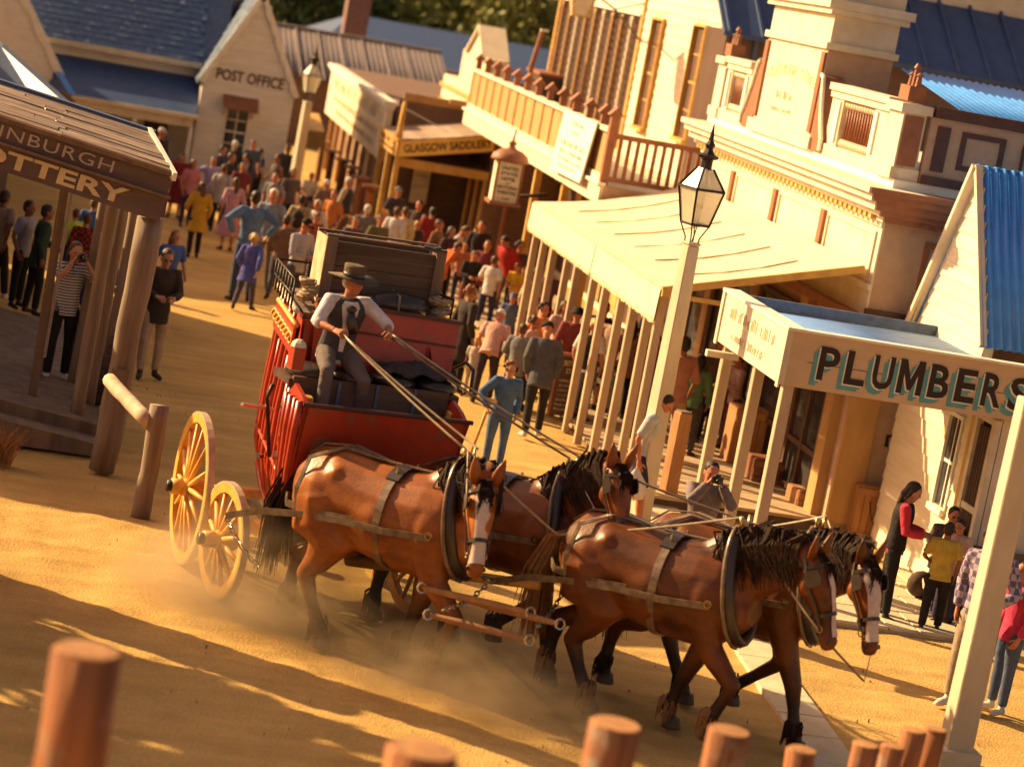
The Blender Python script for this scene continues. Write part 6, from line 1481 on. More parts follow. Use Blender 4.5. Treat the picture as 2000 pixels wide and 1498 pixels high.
def person(px, py, h, yaw, pose, label, top=None, bot=None, hair=('short','dark'), skin=0, hat=None, shoe='shoe', zb=0.0, group=None, vest=None, jac=False, sleeve=None, hem=None, skirt=None, end=1.0, wid=1.0, at3=None, extra=None, hatc=(.55,.5,.42), flare=0.0):
    J = skeleton(pose); s = h/1.70; ht = J['top']*s
    p = at(px, py, z=zb+ht) if at3 is None else Vector(at3)
    loc = Vector((p.x, p.y, zb if at3 is None else p.z))
    hd = Matrix.Rotation(R(yaw), 3, 'Z') @ (J['head']*s)
    if at3 is None: loc.x -= hd.x; loc.y -= hd.y
    t = thing('person', label, 'person', tuple(loc), R(yaw), group or 'visitors in the street'); t.scale = (s,)*3
    put('body', fig(pose, 'body'), SK[skin], t, True)
    tm = top if isinstance(top, bpy.types.Material) else cloth(top)
    kw = dict(off=.024 if jac else .014, hem=hem if hem is not None else (-.20 if jac else -.11), sleeve=sleeve if sleeve is not None else (1.0 if jac else .42), wid=wid, flare=flare)
    put('jacket' if jac else 'shirt', fig(pose, 'top', **kw), tm, t, True)
    if vest is not None: put('vest', fig(pose, 'top', off=.027, hem=-.06, sleeve=0), cloth(vest), t, True)
    bm_ = bot if isinstance(bot, bpy.types.Material) else cloth(bot)
    if skirt: put('skirt', fig(pose, 'skirt', len=skirt[0], flare=skirt[1]), bm_, t, True)
    else: put('shorts' if end < .6 else 'trousers', fig(pose, 'legs', r=wid, end=end), bm_, t, True)
    if hair: put('hair', fig(pose, 'hair', style=hair[0]), hmat(hair[1]), t, True)
    for q in (-1, 1): put('shoe', fig(pose, 'shoe', s=q), M[shoe], t, True)
    lo = Vector((0,0,J['low'])); P = lambda x, y, z: J['head']-lo+J['RH'] @ Vector((x, y, z))
    for q in (-1, 1):
        MB().ball(P(q*.031,-.089,.096), .013,.008,.009, 8, 5).build('eye', M['eye'], t, smooth=True, local=True)
    if hat:
        rot = J['RH'].to_4x4(); Mx = Matrix.Translation(P(0,0,0)) @ rot; b = MB()
        if hat == 'cap':
            b.lathe([(.088,.118),(.092,.14),(.084,.18),(.055,.212),(.01,.222)], 14, Mx @ Matrix.Translation((0,.008,0)))
            b.prism([(-.07,-.06),(.07,-.06),(.06,-.13),(.03,-.165),(-.03,-.165),(-.06,-.13)], .012, Mx @ Matrix.Translation((0,0,.122)))
        elif hat == 'driver':
            b.rings([[Mx @ Vector((r_*math.cos(a)*1.0, .006+r_*math.sin(a)*1.1, z+(.03*abs(math.cos(a))**2 if r_ > .12 else 0))) for a in [2*math.pi*k/24 for k in range(24)]] for r_, z in
                     ((.09,.118),(.222,.102),(.225,.110),(.095,.130),(.094,.17),(.098,.215),(.099,.238),(.06,.246),(.01,.240))])
        elif hat == 'sun':
            b.lathe([(.09,.115),(.15,.10),(.15,.108),(.09,.135),(.08,.19),(.03,.215),(.005,.215)], 16, Mx)
        b.build('hat', cloth(hatc), t, smooth=True, local=True)
        if hat == 'driver': MB().lathe([(.0945,.132),(.0985,.135),(.0985,.165),(.0945,.168)], 24, Mx @ Matrix.Translation((0,.006,0)) @ Matrix.Diagonal((1,1.1,1,1))).build('hat_band', M['leather'], t, smooth=True, local=True)
    if extra == 'shades':
        for q in (-1, 1): MB().ball(P(q*.033,-.098,.097), .026,.008,.018, 8, 5).build('sunglass', M['eye'], t, local=True)
    return t, J, s, loc
PL = pattern('red_plaid', (.26,.03,.02), (.03,.012,.012), 'plaid'); PB = pattern('blue_plaid', (.36,.30,.36), (.12,.09,.17), 'plaid'); PK = pattern('black_cream_check', (.42,.33,.2), (.03,.02,.02), 'check')
ST = pattern('navy_stripe', (.55,.5,.5), (.05,.045,.07), 'stripe'); PQ = pattern('striped_tee', (.5,.4,.38), (.28,.05,.06), 'stripe')
def camera_in_hands(pr, label):
    t, J, s, loc = pr; lo = Vector((0,0,J['low'])); c = (J['wr',-1]+J['wr',1])/2-lo+Vector((0,-.06,.05)); W = Matrix.Translation(loc) @ Matrix.Rotation(t.rotation_euler.z, 4, 'Z') @ Matrix.Scale(s, 4)
    g = thing('camera', label, 'camera', tuple(W @ c), t.rotation_euler.z, 'hand held cameras')
    MB().box(-.065,.065,-.02,.03,-.035,.045).box(-.03,.03,-.015,.025,.046,.07).build('camera_body', M['leather'], g, local=True, bevel=.006)
    MB().lathe([(.03,0),(.034,.03),(.034,.06),(.028,.065)], 12, Matrix.Translation((0,-.02,0)) @ Matrix.Rotation(R(90),4,'X')).build('lens', M['eye'], g, smooth=True, local=True)
    MB().band([(-.06,.0,.03),(-.09,.06,-.15),(-.05,.09,-.25)], (0,1,0), .02, .005).build('strap', M['leather'], g, local=True)
def backpack(pr, label, m, low=.0):
    t, J, s, loc = pr; W = Matrix.Translation(loc) @ Matrix.Rotation(t.rotation_euler.z, 4, 'Z') @ Matrix.Scale(s, 4); q = J['tor']((0,.20,.26))-Vector((0,0,J['low']))
    g = thing('backpack', label, 'backpack', tuple(W @ q), t.rotation_euler.z, 'bags carried by visitors'); g.scale = (s,)*3
    MB().ball((0,0,0), .15,.09,.21, 12, 9).ball((0,.07,-.06), .11,.05,.10, 10, 7).build('pack', m, g, smooth=True, local=True)
    for q_ in (-1, 1): MB().band([(q_*.09,-.02,.18),(q_*.10,-.14,.22),(q_*.11,-.31,.12),(q_*.10,-.30,-.05)], (1,0,0), .035, .012).build('strap', m, g, local=True)
W_, BK, NV, TN, KH, DN_, RD, GY2 = (.66,.62,.58), (.022,.018,.018), (.035,.035,.085), (.36,.25,.17), (.42,.31,.19), (.07,.10,.19), (.42,.03,.03), (.17,.15,.16)
# under the pottery verandah and on the left
person(12, 372, 1.72, 150, 'walk', 'man in tan tee and dark trousers at the left edge under the pottery sign', TN, (.035,.035,.03), skin=1, shoe='wshoe', zb=.3)
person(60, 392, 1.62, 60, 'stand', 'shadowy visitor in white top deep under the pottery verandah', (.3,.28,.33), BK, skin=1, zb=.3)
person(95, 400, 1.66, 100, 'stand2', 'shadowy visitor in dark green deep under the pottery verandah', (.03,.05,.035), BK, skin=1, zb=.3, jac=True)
pr = person(150, 473, 1.85, 18, 'photo', 'woman in striped tee and black trousers photographing from the pottery steps', ST, BK, ('long','brown'), shoe='wshoe', zb=.3); camera_in_hands(pr, 'black camera held by the woman in the striped tee')
person(172, 417, 1.5, 190, 'stand', 'boy in red plaid shirt with his back turned beyond the pottery posts', PL, NV, ('short','brown'), jac=True)
person(186, 388, 1.45, 170, 'stand2', 'child in bright blue top beyond the pottery posts', (.06,.14,.42), BK, ('short','brown'))
person(150, 408, 1.35, 200, 'stand', 'child in lime yellow top beyond the pottery posts', (.5,.62,.06), NV, ('short','brown'))
person(262, 500, 1.50, 160, 'walk', 'visitor in purple blue tee half hidden behind the pottery corner post', (.10,.12,.42), KH, ('short','brown'))
person(328, 487, 1.88, 12, 'hold', 'woman in dark jacket and cream trousers walking toward the hitching rail', (.050,.035,.032), (.46,.33,.23), ('short','brown'), jac=True, shoe='shoe', extra='shades')
person(345, 450, 1.60, 30, 'walk', 'girl in blue tee walking behind the woman in the dark jacket', (.06,.12,.40), (.3,.27,.3), ('long','red'))
# crowd before the post office
person(318, 251, 1.62, 40, 'stand', 'man in white cap on the post office verandah step', (.04,.035,.045), BK, None, 2, 'cap', jac=True, zb=.12, hatc=W_)
person(357, 299, 1.45, -10, 'hold', 'woman in long dark red dress before the post office corner', (.26,.03,.028), (.22,.025,.025), ('long','dark'), skirt=(.55,.10))
person(397, 355, 1.50, 200, 'stand2', 'woman in mustard coat with long brown hair, her back turned', (.55,.30,.03), BK, ('long','brown'), jac=True, hem=-.34, flare=.05)
person(419, 306, 1.52, 10, 'akimbo', 'man in lilac tee and sunglasses before the post office', (.36,.30,.52), (.05,.05,.07), ('short','brown'), 2, extra='shades')
person(463, 347, 1.50, 195, 'stand', 'woman in long pink dress standing with her back turned', (.55,.30,.36), (.50,.22,.26), ('long','brown'), skirt=(.58,.17), sleeve=.8)
person(437, 285, 1.50, 60, 'stand', 'dark haired man in dark blue behind the man in lilac', (.05,.06,.14), BK)
person(461, 275, 1.55, 170, 'stand', 'grey haired person facing the post office window', (.04,.04,.05), BK, ('short','grey'), jac=True)
person(454, 299, 1.52, 70, 'stand', 'man in dark suit under the post office window', (.035,.04,.05), BK, ('short','brown'), jac=True)
person(486, 301, 1.48, -70, 'hold', 'woman in dark coat with white collar under the post office window', (.04,.028,.035), BK, ('long','dark'), jac=True, vest=None)
person(496, 274, 1.58, 20, 'stand', 'ruddy dark haired man standing right of the post office window', (.07,.09,.17), (.06,.07,.12), ('short','black'), 2)
person(511, 291, 1.36, 120, 'stand', 'youth in navy top right of the post office window', NV, BK)
person(526, 293, 1.20, -40, 'hold', 'small child in pale top beside the youth in navy', (.42,.36,.36), NV)
person(546, 302, 1.52, -60, 'lean', 'man in sleeveless dark vest leaning left by the post office', (.10,.07,.08), BK, ('short','black'), 1, sleeve=0)
person(565, 284, 1.50, -20, 'stand', 'person in dark jumper at the right corner of the post office', (.06,.05,.055), BK, ('short','brown'), 1, jac=True)
person(502, 373, 1.98, 190, 'akimbo', 'tall man in blue denim jacket standing hands on hips, back turned', (.10,.17,.31), (.045,.06,.11), ('short','dark'), jac=True, hem=-.14)
person(499, 457, 1.38, 160, 'walk', 'small blond child in a bright blue coat seen from behind', (.10,.11,.40), (.08,.06,.1), ('curly','blond'), jac=True, hem=-.26, flare=.04)
person(537, 369, 1.86, -15, 'stand2', 'white haired man in pale blue shirt and grey trousers', (.24,.27,.33), (.20,.18,.17), ('short','grey'), 2)
pr = person(593, 381, 1.55, 160, 'stand', 'man in beige shirt wearing a dark backpack before the lamp post', (.46,.33,.18), (.05,.05,.06), ('short','dark'), 1); backpack(pr, 'dark backpack worn by the man in the beige shirt', cloth((.05,.03,.025)))
person(622, 391, 1.48, -30, 'stand', 'grey haired man in white shirt beside the column row', W_, KH, ('short','grey'), 2, sleeve=1)
person(620, 416, 1.40, 30, 'hold', 'person in rust red top below the man in white', (.33,.09,.05), NV, ('short','brown'), 2)
person(598, 428, 1.80, 40, 'hold', 'man in black cap and pale blue striped shirt close behind the coach', pattern('pale_stripe', (.46,.42,.45), (.2,.2,.28), 'stripe'), (.08,.07,.09), None, 2, 'cap', sleeve=1, jac=False, hatc=BK)
person(684, 347, 1.60, 60, 'stand', 'grey haired man in dark waistcoat among the capped columns', (.45,.38,.3), (.1,.085,.08), ('short','grey'), 2, vest=(.05,.045,.05), sleeve=1)
person(696, 423, 1.48, 10, 'stand', 'ruddy faced visitor in plum top above the cargo box', (.14,.07,.11), BK, ('short','dark'), 2)
person(610, 338, 1.30, 10, 'sit', 'seated distant visitor in white by the yellow stall', W_, NV, ('short','brown'), 2)
# in front of the saddlery
person(778, 405, 1.52, 150, 'stand', 'man in white shirt left in the group before the saddlery', W_, (.4,.33,.24), ('short','brown'), 2, sleeve=1)
person(794, 405, 1.50, 170, 'stand2', 'person in cream jumper beside the white shirt before the saddlery', (.55,.43,.25), KH, ('short','brown'), 2, jac=True)
person(780, 366, 1.60, 20, 'stand', 'man in dark cap standing at the saddlery wall', (.06,.05,.06), BK, None, 2, 'cap', hatc=(.2,.19,.2))
person(821, 392, 1.55, -30, 'stand', 'dark haired visitor behind the saddlery group', (.08,.05,.05), BK, ('short','black'), 2)
person(817, 432, 1.25, 30, 'stand', 'fair haired child in black before the saddlery', (.04,.035,.035), NV, ('short','blond'), 2)
person(830, 420, 1.30, 200, 'stand', 'child in striped teal top before the saddlery', pattern('teal_stripe', (.08,.28,.22), (.5,.42,.36), 'stripe'), NV, ('short','brown'))
person(847, 405, 1.52, 190, 'stand', 'visitor in dark red jumper at the right of the saddlery group', (.28,.03,.03), BK, ('short','black'), jac=True)
person(884, 443, 1.50, 40, 'stand', 'dark clad woman left of the white shirted man by the hotel', (.07,.04,.035), BK, ('long','dark'))
person(906, 443, 1.56, 70, 'stoop', 'man in white shirt stooping by the hotel footpath', W_, (.2,.17,.17), ('short','brown'), 2)
person(893, 474, 1.48, 100, 'bend', 'person in orange jacket bending toward the coach', (.62,.13,.035), (.13,.13,.2), ('short','brown'), 2, jac=True)
person(943, 432, 1.60, -20, 'stand', 'man in dark suit at the hotel wall', (.045,.03,.035), BK, ('short','black'), 2, jac=True)
person(927, 491, 1.36, 10, 'hold', 'boy in black jersey with white print', (.03,.026,.028), (.2,.06,.05), ('short','brown'), 2, sleeve=1)
person(992, 464, 1.66, -50, 'stoop', 'man in bright red shirt leaning toward the boy in yellow', RD, (.14,.13,.13), ('short','dark'), 2, sleeve=.6, wid=1.15)
person(1018, 472, 1.50, 30, 'stand', 'dark haired visitor behind the man in red', (.1,.05,.05), BK, ('curly','dark'), 2)
person(1013, 515, 1.22, -40, 'hold', 'small boy in yellow top in front of the man in red', (.62,.36,.03), (.1,.09,.1), ('short','brown'), 2)
person(1004, 573, 1.25, -20, 'stand', 'child in blue cap left of the first awning post', (.10,.13,.22), (.1,.1,.2), None, 2, 'cap', hatc=(.10,.16,.4))
person(1046, 540, 1.35, 10, 'stand', 'child in cream top between the far awning posts', (.58,.46,.28), KH, ('short','blond'), 2, zb=.15)
person(923, 558, 1.68, 110, 'stand', 'woman with frizzy red hair in long dark coat beside the coach', (.045,.032,.028), BK, ('curly','red'), jac=True, hem=-.42, flare=.05)
person(978, 608, 1.56, 160, 'bend', 'person in pink shirt and white cap bending over a toddler', (.62,.34,.27), (.06,.04,.05), None, 2, 'cap', hatc=W_)
person(933, 661, .92, -30, 'stand', 'toddler in white beside the bending person', (.6,.5,.42), (.55,.45,.38), ('short','blond'), 0)
pr = person(1000, 706, 1.52, 8, 'crutch', 'child in blue denim with a wooden crutch behind the wheelers', (.07,.13,.27), (.09,.15,.28), ('curly','red'), jac=True, hem=-.12, skin=0)
c_ = thing('crutch', 'ochre wooden crutch held by the child in denim', 'crutch', tuple(pr[3]))
a_ = at(958, 783, y=pr[3].y-.12); q_ = at(912, 905, y=pr[3].y-.12)
MB().tube([a_, q_], [.024,.02], 8).build('shaft', M['ochre'], c_, smooth=True); MB().bar(a_+Vector((-.09,0,.02)), a_+Vector((.09,0,.0)), .05, .045).build('arm_rest', M['ochre'], c_)
person(1072, 634, 1.74, 175, 'stoop', 'man in grey jacket and black cap walking away to the awning', (.10,.095,.10), (.03,.025,.025), None, 2, 'cap', jac=True, hatc=BK, shoe='wshoe')
# under the canvas awning
person(1106, 588, 1.55, 20, 'stand', 'woman in white and pink behind the second awning post', (.55,.36,.34), BK, ('long','brown'), 2, zb=.15)
person(1131, 600, 1.62, 170, 'stand', 'person in broad black hat and dark red behind the awning posts', (.24,.05,.04), (.12,.1,.11), None, 2, 'sun', zb=.15, hatc=BK, jac=True)
person(1164, 624, 1.55, 150, 'stand', 'curly blond woman in black waistcoat and jeans under the awning', W_, (.16,.20,.28), ('curly','blond'), 0, vest=BK, zb=.15)
person(1208, 607, 1.60, 140, 'stand', 'fair haired person in beige shirt and checked skirt under the awning', (.44,.28,.19), PK, ('short','blond'), 0, zb=.15, skirt=(.5,.07), sleeve=1)
person(1238, 624, 1.56, 190, 'stand', 'dark ponytailed woman in brown jumper under the awning', (.30,.15,.11), BK, ('long','dark'), zb=.15, jac=True)
person(1284, 653, 1.60, -40, 'stand', 'man with grey hair in dark jacket behind the lamp post', (.075,.055,.05), BK, ('short','dark'), 2, jac=True, zb=.15)
person(1340, 657, 1.82, 195, 'stand', 'man in salmon shirt and khaki trousers seen from behind', (.46,.20,.15), (.42,.27,.16), ('short','dark'), 1, sleeve=.55, zb=.15, wid=1.08)
person(1372, 692, 1.50, 150, 'stand', 'dark haired woman in green shirt beside the salmon shirted man', (.10,.19,.09), (.07,.06,.06), ('long','black'), 1, zb=.15, sleeve=1)
person(1418, 722, 1.45, -60, 'sit', 'seated visitor in white sneakers between the verandah posts', (.2,.1,.09), (.12,.08,.08), ('short','dark'), 2, shoe='wshoe', zb=.15)
person(1448, 690, 1.50, -80, 'hold', 'visitor in striped top behind the verandah posts', PQ, (.12,.05,.05), ('short','dark'), 2, zb=.15, sleeve=.9)
pr = person(1294, 771, 1.84, 60, 'nod', 'man in white polo and dark shorts carrying a plastic bag', (.50,.50,.52), (.035,.035,.07), ('short','dark'), 2, end=.42)
t_, J_, s_, loc_ = pr; w_ = Matrix.Translation(loc_) @ Matrix.Rotation(R(60), 4, 'Z') @ Matrix.Scale(s_, 4) @ (J_['wr',-1]-Vector((0,0,J_['low'])))
pb = thing('plastic_bag', 'pale crumpled plastic bag carried by the man in white', 'bag', tuple(w_))
b = MB(); rg = random.Random(2)
b.rings([[w_+Vector((r_*math.cos(a)*rg.uniform(.82,1.1), r_*.6*math.sin(a)*rg.uniform(.8,1.1), z)) for a in [2*math.pi*k/14 for k in range(14)]] for r_, z in ((.02,-.08),(.07,-.16),(.13,-.26),(.16,-.38),(.14,-.47),(.06,-.5))]).build('bag', mat('pale_plastic', (.60,.54,.54), (.5,.42,.44), 6, rough=.3, spec=.5), pb, smooth=False)
pr = person(1393, 901, 1.76, 0, 'photo', 'photographer in grey coat facing the camera beside the verandah posts', (.21,.165,.16), (.1,.08,.08), ('short','dark'), 2, jac=True, hem=-.42, flare=.05); camera_in_hands(pr, 'black camera held by the photographer in the grey coat')
# more of the crowd along the right-hand footpath and down the street
for px_, py_, h_, yw, ps, lb, tp, bt, hr_, kw in (
 (1048,526,1.55,40,'stand','woman in cream blouse between the first two awning posts',(.5,.4,.28),BK,('long','brown'),dict(zb=.15)),
 (1077,516,1.62,-30,'stand','man in dark plum shirt deep under the far end of the awning',(.11,.05,.07),BK,('short','dark'),dict(zb=.15)),
 (1046,618,1.45,60,'stand','woman in pale pink top right of the bending person',(.58,.36,.34),NV,('curly','brown'),{}),
 (1024,632,1.40,150,'stand2','child in grey hooded top behind the bending person',(.2,.19,.2),NV,('short','brown'),dict(jac=True)),
 (1066,592,1.55,20,'stand','frizzy haired woman in orange top behind the man in grey',(.55,.20,.06),BK,('curly','dark'),{}),
 (1185,590,1.60,-10,'stand','tall man in navy jumper deep under the middle of the awning',NV,BK,('short','dark'),dict(zb=.15,jac=True)),
 (1262,622,1.58,30,'stand','woman in pale scarf by the shop window under the awning',(.5,.42,.34),BK,('long','dark'),dict(zb=.15,jac=True)),
 (1310,640,1.50,-50,'stand','youth in red jumper at the shop window behind the lamp post',(.36,.05,.04),NV,('short','dark'),dict(zb=.15)),
 (1412,660,1.62,20,'stand','man in brown coat deep behind the verandah posts',(.14,.08,.06),BK,('short','dark'),dict(zb=.15,jac=True)),
 (860,430,1.50,60,'stand','man in brown jacket between the saddlery and the hotel',(.2,.1,.06),BK,('short','brown'),dict(jac=True)),
 (910,474,1.28,10,'stand','child in terracotta top below the stooping man in white',(.46,.16,.07),NV,('short','brown'),{}),
 (955,470,1.52,-20,'stand','woman in wine red coat beside the dark suited man',(.22,.04,.05),BK,('long','brown'),dict(jac=True)),
 (968,500,1.40,150,'stand2','youth in white tee left of the man in red',W_,NV,('short','brown'),{}),
 (745,420,1.52,20,'stand','visitor in olive shirt beside the last capped column',(.14,.13,.06),BK,('short','dark'),{}),
 (720,400,1.55,170,'stand','visitor in grey coat between the capped columns',(.2,.17,.16),BK,('short','grey'),dict(jac=True)),
 (655,372,1.50,-40,'stand','visitor in orange top by the second capped column',(.5,.17,.05),NV,('short','brown'),{}),
 (640,352,1.45,30,'stand','visitor in white cap among the capped columns',(.2,.12,.1),BK,None,dict(hat='cap',hatc=W_)),
 (575,330,1.52,20,'stand','woman in dark skirt beside the far lamp post',(.12,.09,.1),BK,('long','dark'),dict(skirt=(.5,.08))),
 (540,338,1.50,-30,'stand','youth in grey tee near the far lamp post',(.26,.24,.25),NV,('short','brown'),{}),
 (476,318,1.42,10,'stand','youth in maroon top in the post office crowd',(.2,.04,.05),BK,('short','dark'),{}),
 (440,322,1.45,160,'stand','visitor in pale jacket in the post office crowd, back turned',(.46,.4,.36),BK,('short','brown'),dict(jac=True)),
 (563,420,1.60,170,'walk','man in brown jacket walking away beside the white haired man',(.2,.11,.07),(.07,.06,.07),('short','dark'),dict(jac=True)),
 (380,312,1.45,30,'stand','girl in rose top between the red dress and the lilac tee',(.5,.18,.2),NV,('long','brown'),{}),
 (1500,1130,.01,0,'stand','','','','',{})):
    if h_ > .5: person(px_, py_, h_, yw, ps, lb, tp, bt, hr_, 2, **kw)
# right-hand group
person(1782, 942, 1.66, 70, 'hold', 'girl in crimson shirt and black pinafore trousers before the tall crate', (.55,.04,.06), BK, ('long','dark'), 0, vest=BK, sleeve=1)
person(1857, 1020, 1.30, 165, 'stand2', 'boy in yellow polo and baggy black trousers seen from behind', (.52,.36,.06), BK, ('short','dark'), 1, wid=1.1)
person(1880, 1014, 1.30, -40, 'hold', 'child in pale pink top beside the boy in yellow', (.55,.36,.30), NV, ('short','dark'), 2, sleeve=1)
person(1866, 990, 1.55, 0, 'sit', 'dark haired man in sunglasses seated on the bench', (.12,.08,.07), BK, ('short','black'), 2, extra='shades', zb=.05)
person(1934, 1036, 1.45, -20, 'sit', 'visitor in dark clothes seated at the far end of the bench', (.09,.05,.05), BK, ('short','brown'), 2, zb=.05)
person(1952, 1027, 1.95, -40, 'stand2', 'blond visitor in blue plaid shirt half hidden by the cream post', PB, (.36,.27,.18), ('short','blond'), 2, shoe='wshoe', jac=True, hem=-.16)
person(2006, 1098, 1.60, -80, 'stand', 'person in magenta top and jeans cut by the right edge', (.55,.05,.12), (.09,.12,.2), ('long','dark'), 2, shoe='wshoe', sleeve=1)
bp_ = at(1793, 1165, z=.05); g = thing('backpack', 'dark backpack lying on the pale stones by the boy in yellow', 'backpack', tuple(bp_), .5, 'bags carried by visitors')
MB().ball((0,0,.16), .20,.15,.17, 12, 8).ball((.05,-.12,.12), .13,.07,.10, 10, 7).build('pack', cloth((.09,.055,.04)), g, smooth=True, local=True); MB().band([(-.1,-.1,.26),(-.18,-.22,.18),(-.1,-.2,.03)], (0,0,1), .035, .012).build('strap', M['rein'], g, local=True)
# the driver
dl = cw(-.28,-.14,0); Jd = skeleton('drive'); sc_ = 1.08
dz = 2.53-(.90-.10-Jd['low'])*sc_
pr = person(0, 0, 1.70*sc_, 12, 'drive', 'coach driver in tall brimmed hat, dark waistcoat and neckerchief holding the reins', (.72,.66,.68), (.16,.125,.115), ('short','grey'), 2, 'driver', vest=(.075,.07,.08), sleeve=.62, at3=(dl.x, dl.y, dz), hatc=(.13,.095,.065), group='coach crew')
t_ = pr[0]; lo = Vector((0,0,Jd['low']))
q_ = Jd['tor']((0,-.145,.46))-lo
MB().ball(q_, .05,.035,.035, 10, 6).rings([ell(q_+Vector((0,-.0,-.02)), Vector((.1,0,-1)), .03,.02,8), ell(q_+Vector((.01,-.02,-.12)), Vector((.1,0,-1)), .055,.02,8), ell(q_+Vector((.045,-.03,-.22)), Vector((.1,0,-1)), .045,.012,8)]).build('neckerchief', M['leather'], t_, smooth=True, local=True)

sf = MB(); rows = []
for z, w0 in ((.515,.55),(.47,.50),(.40,.36),(.30,.24),(.20,.20),(.10,.16),(.03,.12)):
    k = min(range(len(TR)-1), key=lambda i: 0 if TR[i][0] <= z <= TR[i+1][0] else 1); A, B_ = TR[k], TR[k+1]; u = (z-A[0])/(B_[0]-A[0]); rx, ry = A[1]+(B_[1]-A[1])*u+.034, A[2]+(B_[2]-A[2])*u+.034
    rows.append([Jd['tor']((rx*math.sin(a), -ry*math.cos(a), z))-lo for a in np.linspace(-w0, w0, 7)])
for r_ in rows: sf.v += [tuple(p) for p in r_]
for i in range(len(rows)-1):
    for k in range(6): a = i*7+k; sf.f.append((a, a+7, a+8, a+1))
sf.build('shirt_front', cloth((.72,.66,.68)), t_, smooth=True, local=True)
DW = Matrix.Translation(pr[3]) @ Matrix.Rotation(R(12), 4, 'Z') @ Matrix.Scale(pr[2], 4)
# reins
HR, HL = [DW @ (Jd['wr',q]+(Jd['wr',q]-Jd['elb',q]).normalized()*.08-lo) for q in (-1, 1)]
def rein(label, pts, m='rein', sag=.10, wd=.022):
    o = thing('rein', label, 'rein', tuple(pts[0]), 0, 'driving reins'); P = []
    for a, b_ in zip(pts, pts[1:]):
        for k in range(8):
            t = k/8; q = Vector(a).lerp(Vector(b_), t); q.z -= sag*(Vector(b_)-Vector(a)).length*.25*4*t*(1-t)*.5; P.append(q)
    P.append(Vector(pts[-1])); MB().band(P, (0,0,1), wd, .007).build('strap', M[m], o, smooth=True)
rein('rein from the driver\'s right hand over the near wheeler to the near leader', [HR, H1['terret'][-1], H3['rump'].lerp(H3['pad'][-1],.0)+Vector((.1,0,.2)), H3['terret'][-1], H3['bit'][-1]])
rein('second rein from the driver\'s right hand to the near wheeler\'s bit', [HR+Vector((.03,0,-.02)), H1['terret'][1], H1['bit'][1]])
rein('rein falling from the near leader\'s bit to the off wheeler\'s collar', [H1['terret'][-1]+Vector((.02,0,.05)), H1['bit'][-1]], sag=.12)
rein('dark rein from the driver\'s left hand to the off wheeler\'s collar', [HL, H2['terret'][-1], H2['bit'][-1]], 'strap')
rein('rein from the driver\'s left hand over the off wheeler to the off leader', [HL+Vector((.02,0,.02)), H2['terret'][1], H4['pad'][1]+Vector((0,0,.05)), H4['terret'][1], H4['bit'][1]], 'rein')
rein('short hanging loop below the off leader\'s bit', [H4['bit'][1], H4['bit'][1]+Vector((-.05,-.1,-.42)), H4['bit'][-1]+Vector((-.35,-.02,-.05)), H3['bit'][1]], 'strap')
# ------------------------------------------------------------------ unseen tree and stakes, added to throw shade on the foreground
tree('gum tree outside the left edge shading the foreground dirt', -6.0, 25.5, 6.5, 2.6, M['leaf'][0], 61, 2600, .2)
rg = random.Random(17); y = 27.2
for k in range(15):
    r_ = rg.choice((.12,.16,.2,.26)); h_ = rg.uniform(3.2, 5.2); y -= r_*2+rg.choice((.05,.1,.45,.8)); x = -1.9-.05*k+rg.uniform(-.3,.3)
    o = thing('fence_stake', 'unseen stake added outside the left edge to cast a shadow band', 'stake', (x, y, 0), 0, 'unseen stakes that cast the shadow bands')
    log('shaft', (x,y,-.1), (x,y,h_), r_, M['stake'], o, 10, k)
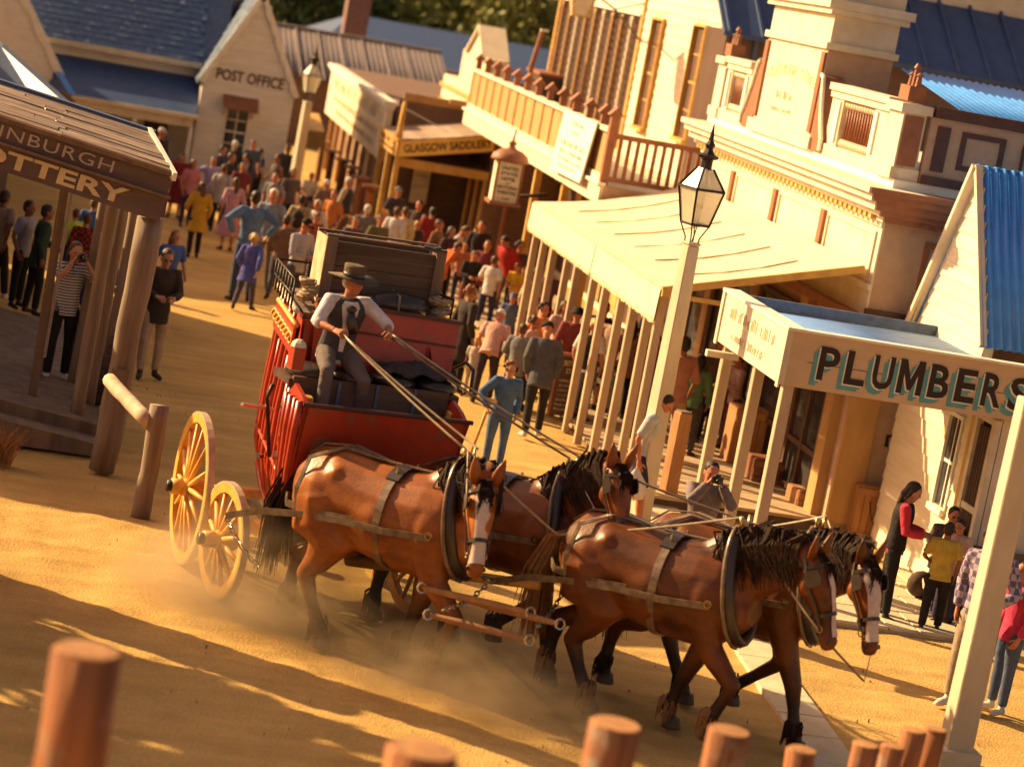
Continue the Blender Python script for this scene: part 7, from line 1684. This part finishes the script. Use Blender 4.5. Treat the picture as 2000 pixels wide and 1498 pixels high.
# ------------------------------------------------------------------ dust kicked up by the wheels and hooves
def dust(name, c, dims, rot, dens, seed):
    m = bpy.data.materials.new('golden_dust'); m.use_nodes = True; n = m.node_tree; L = n.links.new
    n.nodes.remove(n.nodes['Principled BSDF']); pv = n.nodes.new('ShaderNodeVolumePrincipled'); pv.inputs['Color'].default_value = (1.0,.68,.40,1); pv.inputs['Anisotropy'].default_value = .3
    L(pv.outputs[0], n.nodes['Material Output'].inputs['Volume'])
    tc = n.nodes.new('ShaderNodeTexCoord'); nz = n.nodes.new('ShaderNodeTexNoise'); nz.inputs['Scale'].default_value = 2.2; nz.inputs['Detail'].default_value = 3
    mp = n.nodes.new('ShaderNodeMapping'); mp.inputs['Location'].default_value = (seed, seed*2, 0); mp.inputs['Scale'].default_value = (.7,1,1.3); L(tc.outputs['Object'], mp.inputs[0]); L(mp.outputs[0], nz.inputs['Vector'])
    vl = n.nodes.new('ShaderNodeVectorMath'); vl.operation = 'DIVIDE'; vl.inputs[1].default_value = (dims[0]/2, dims[1]/2, dims[2]); L(tc.outputs['Object'], vl.inputs[0])
    ln = n.nodes.new('ShaderNodeVectorMath'); ln.operation = 'LENGTH'; L(vl.outputs[0], ln.inputs[0])
    a = n.nodes.new('ShaderNodeMapRange'); a.inputs[1].default_value = 1.0; a.inputs[2].default_value = .15; a.inputs[3].default_value = 0; a.inputs[4].default_value = 1; L(ln.outputs['Value'], a.inputs[0])
    b_ = n.nodes.new('ShaderNodeMapRange'); b_.inputs[1].default_value = .38; b_.inputs[2].default_value = .72; b_.inputs[3].default_value = .12; b_.inputs[4].default_value = 1; L(nz.outputs['Fac'], b_.inputs[0])
    mu = n.nodes.new('ShaderNodeMath'); mu.operation = 'MULTIPLY'; L(a.outputs[0], mu.inputs[0]); L(b_.outputs[0], mu.inputs[1])
    m2 = n.nodes.new('ShaderNodeMath'); m2.operation = 'MULTIPLY'; m2.inputs[1].default_value = dens; L(mu.outputs[0], m2.inputs[0]); L(m2.outputs[0], pv.inputs['Density'])
    b = MB().rings([[(dims[0]/2*math.sin(t)*math.cos(2*math.pi*k/20), dims[1]/2*math.sin(t)*math.sin(2*math.pi*k/20), -.03+dims[2]*math.cos(t)) for k in range(20)] for t in [.05+(math.pi/2-.05)*i/7 for i in range(7, -1, -1)]])
    o = b.build(name, m); o.location = c; o.rotation_euler = (0,0,rot); stuff(o); return o
dc = at(610, 1225, z=0); dust('dust_cloud', dc, (4.4,2.6,1.30), R(-25), 2.6, 1.3)
dc = at(930, 1380, z=0); dust('dust_cloud', dc, (3.4,1.8,.75), R(-25), 3.4, 4.1)
dc = at(390, 1160, z=0); dust('dust_cloud', dc, (2.4,1.5,.75), R(-25), 3.2, 7.7)

dc = at(500, 1215, z=0); dust('dust_cloud', dc, (2.8,1.3,.55), R(-25), 3.0, 2.9)
# loose stones, hoof-churned clods and droppings on the dirt
rg = np.random.RandomState(5); cb = MB()
for k in range(320):
    x, y = rg.uniform(-.5, 11.5), rg.uniform(16, 42); r_ = .006+.024*rg.beta(1.0, 7)
    if abs(x-onpath(min(y, 35.9))) < .35 or (x > 8.3 and y > 32) or (x > 9 and y > 27.2): continue
    a = rg.uniform(0, 6.28); z = -.02
    P = [(x+r_*math.cos(a+i*1.57)*rg.uniform(.7,1.3), y+r_*math.sin(a+i*1.57)*rg.uniform(.7,1.3), z-.03) for i in range(4)]
    T = [(px_*.55+x*.45, py_*.55+y*.45, z+.008+r_*rg.uniform(.1,.3)) for px_, py_, _ in P]
    cb.add(P+T, [(4,5,6,7),(0,1,5,4),(1,2,6,5),(2,3,7,6),(3,0,4,7)])
structure(stuff(cb.build('loose_stones', mat('dusty_pebbles', (.42,.28,.14), (.26,.17,.09), 14, rough=.95))))['kind'] = 'stuff'
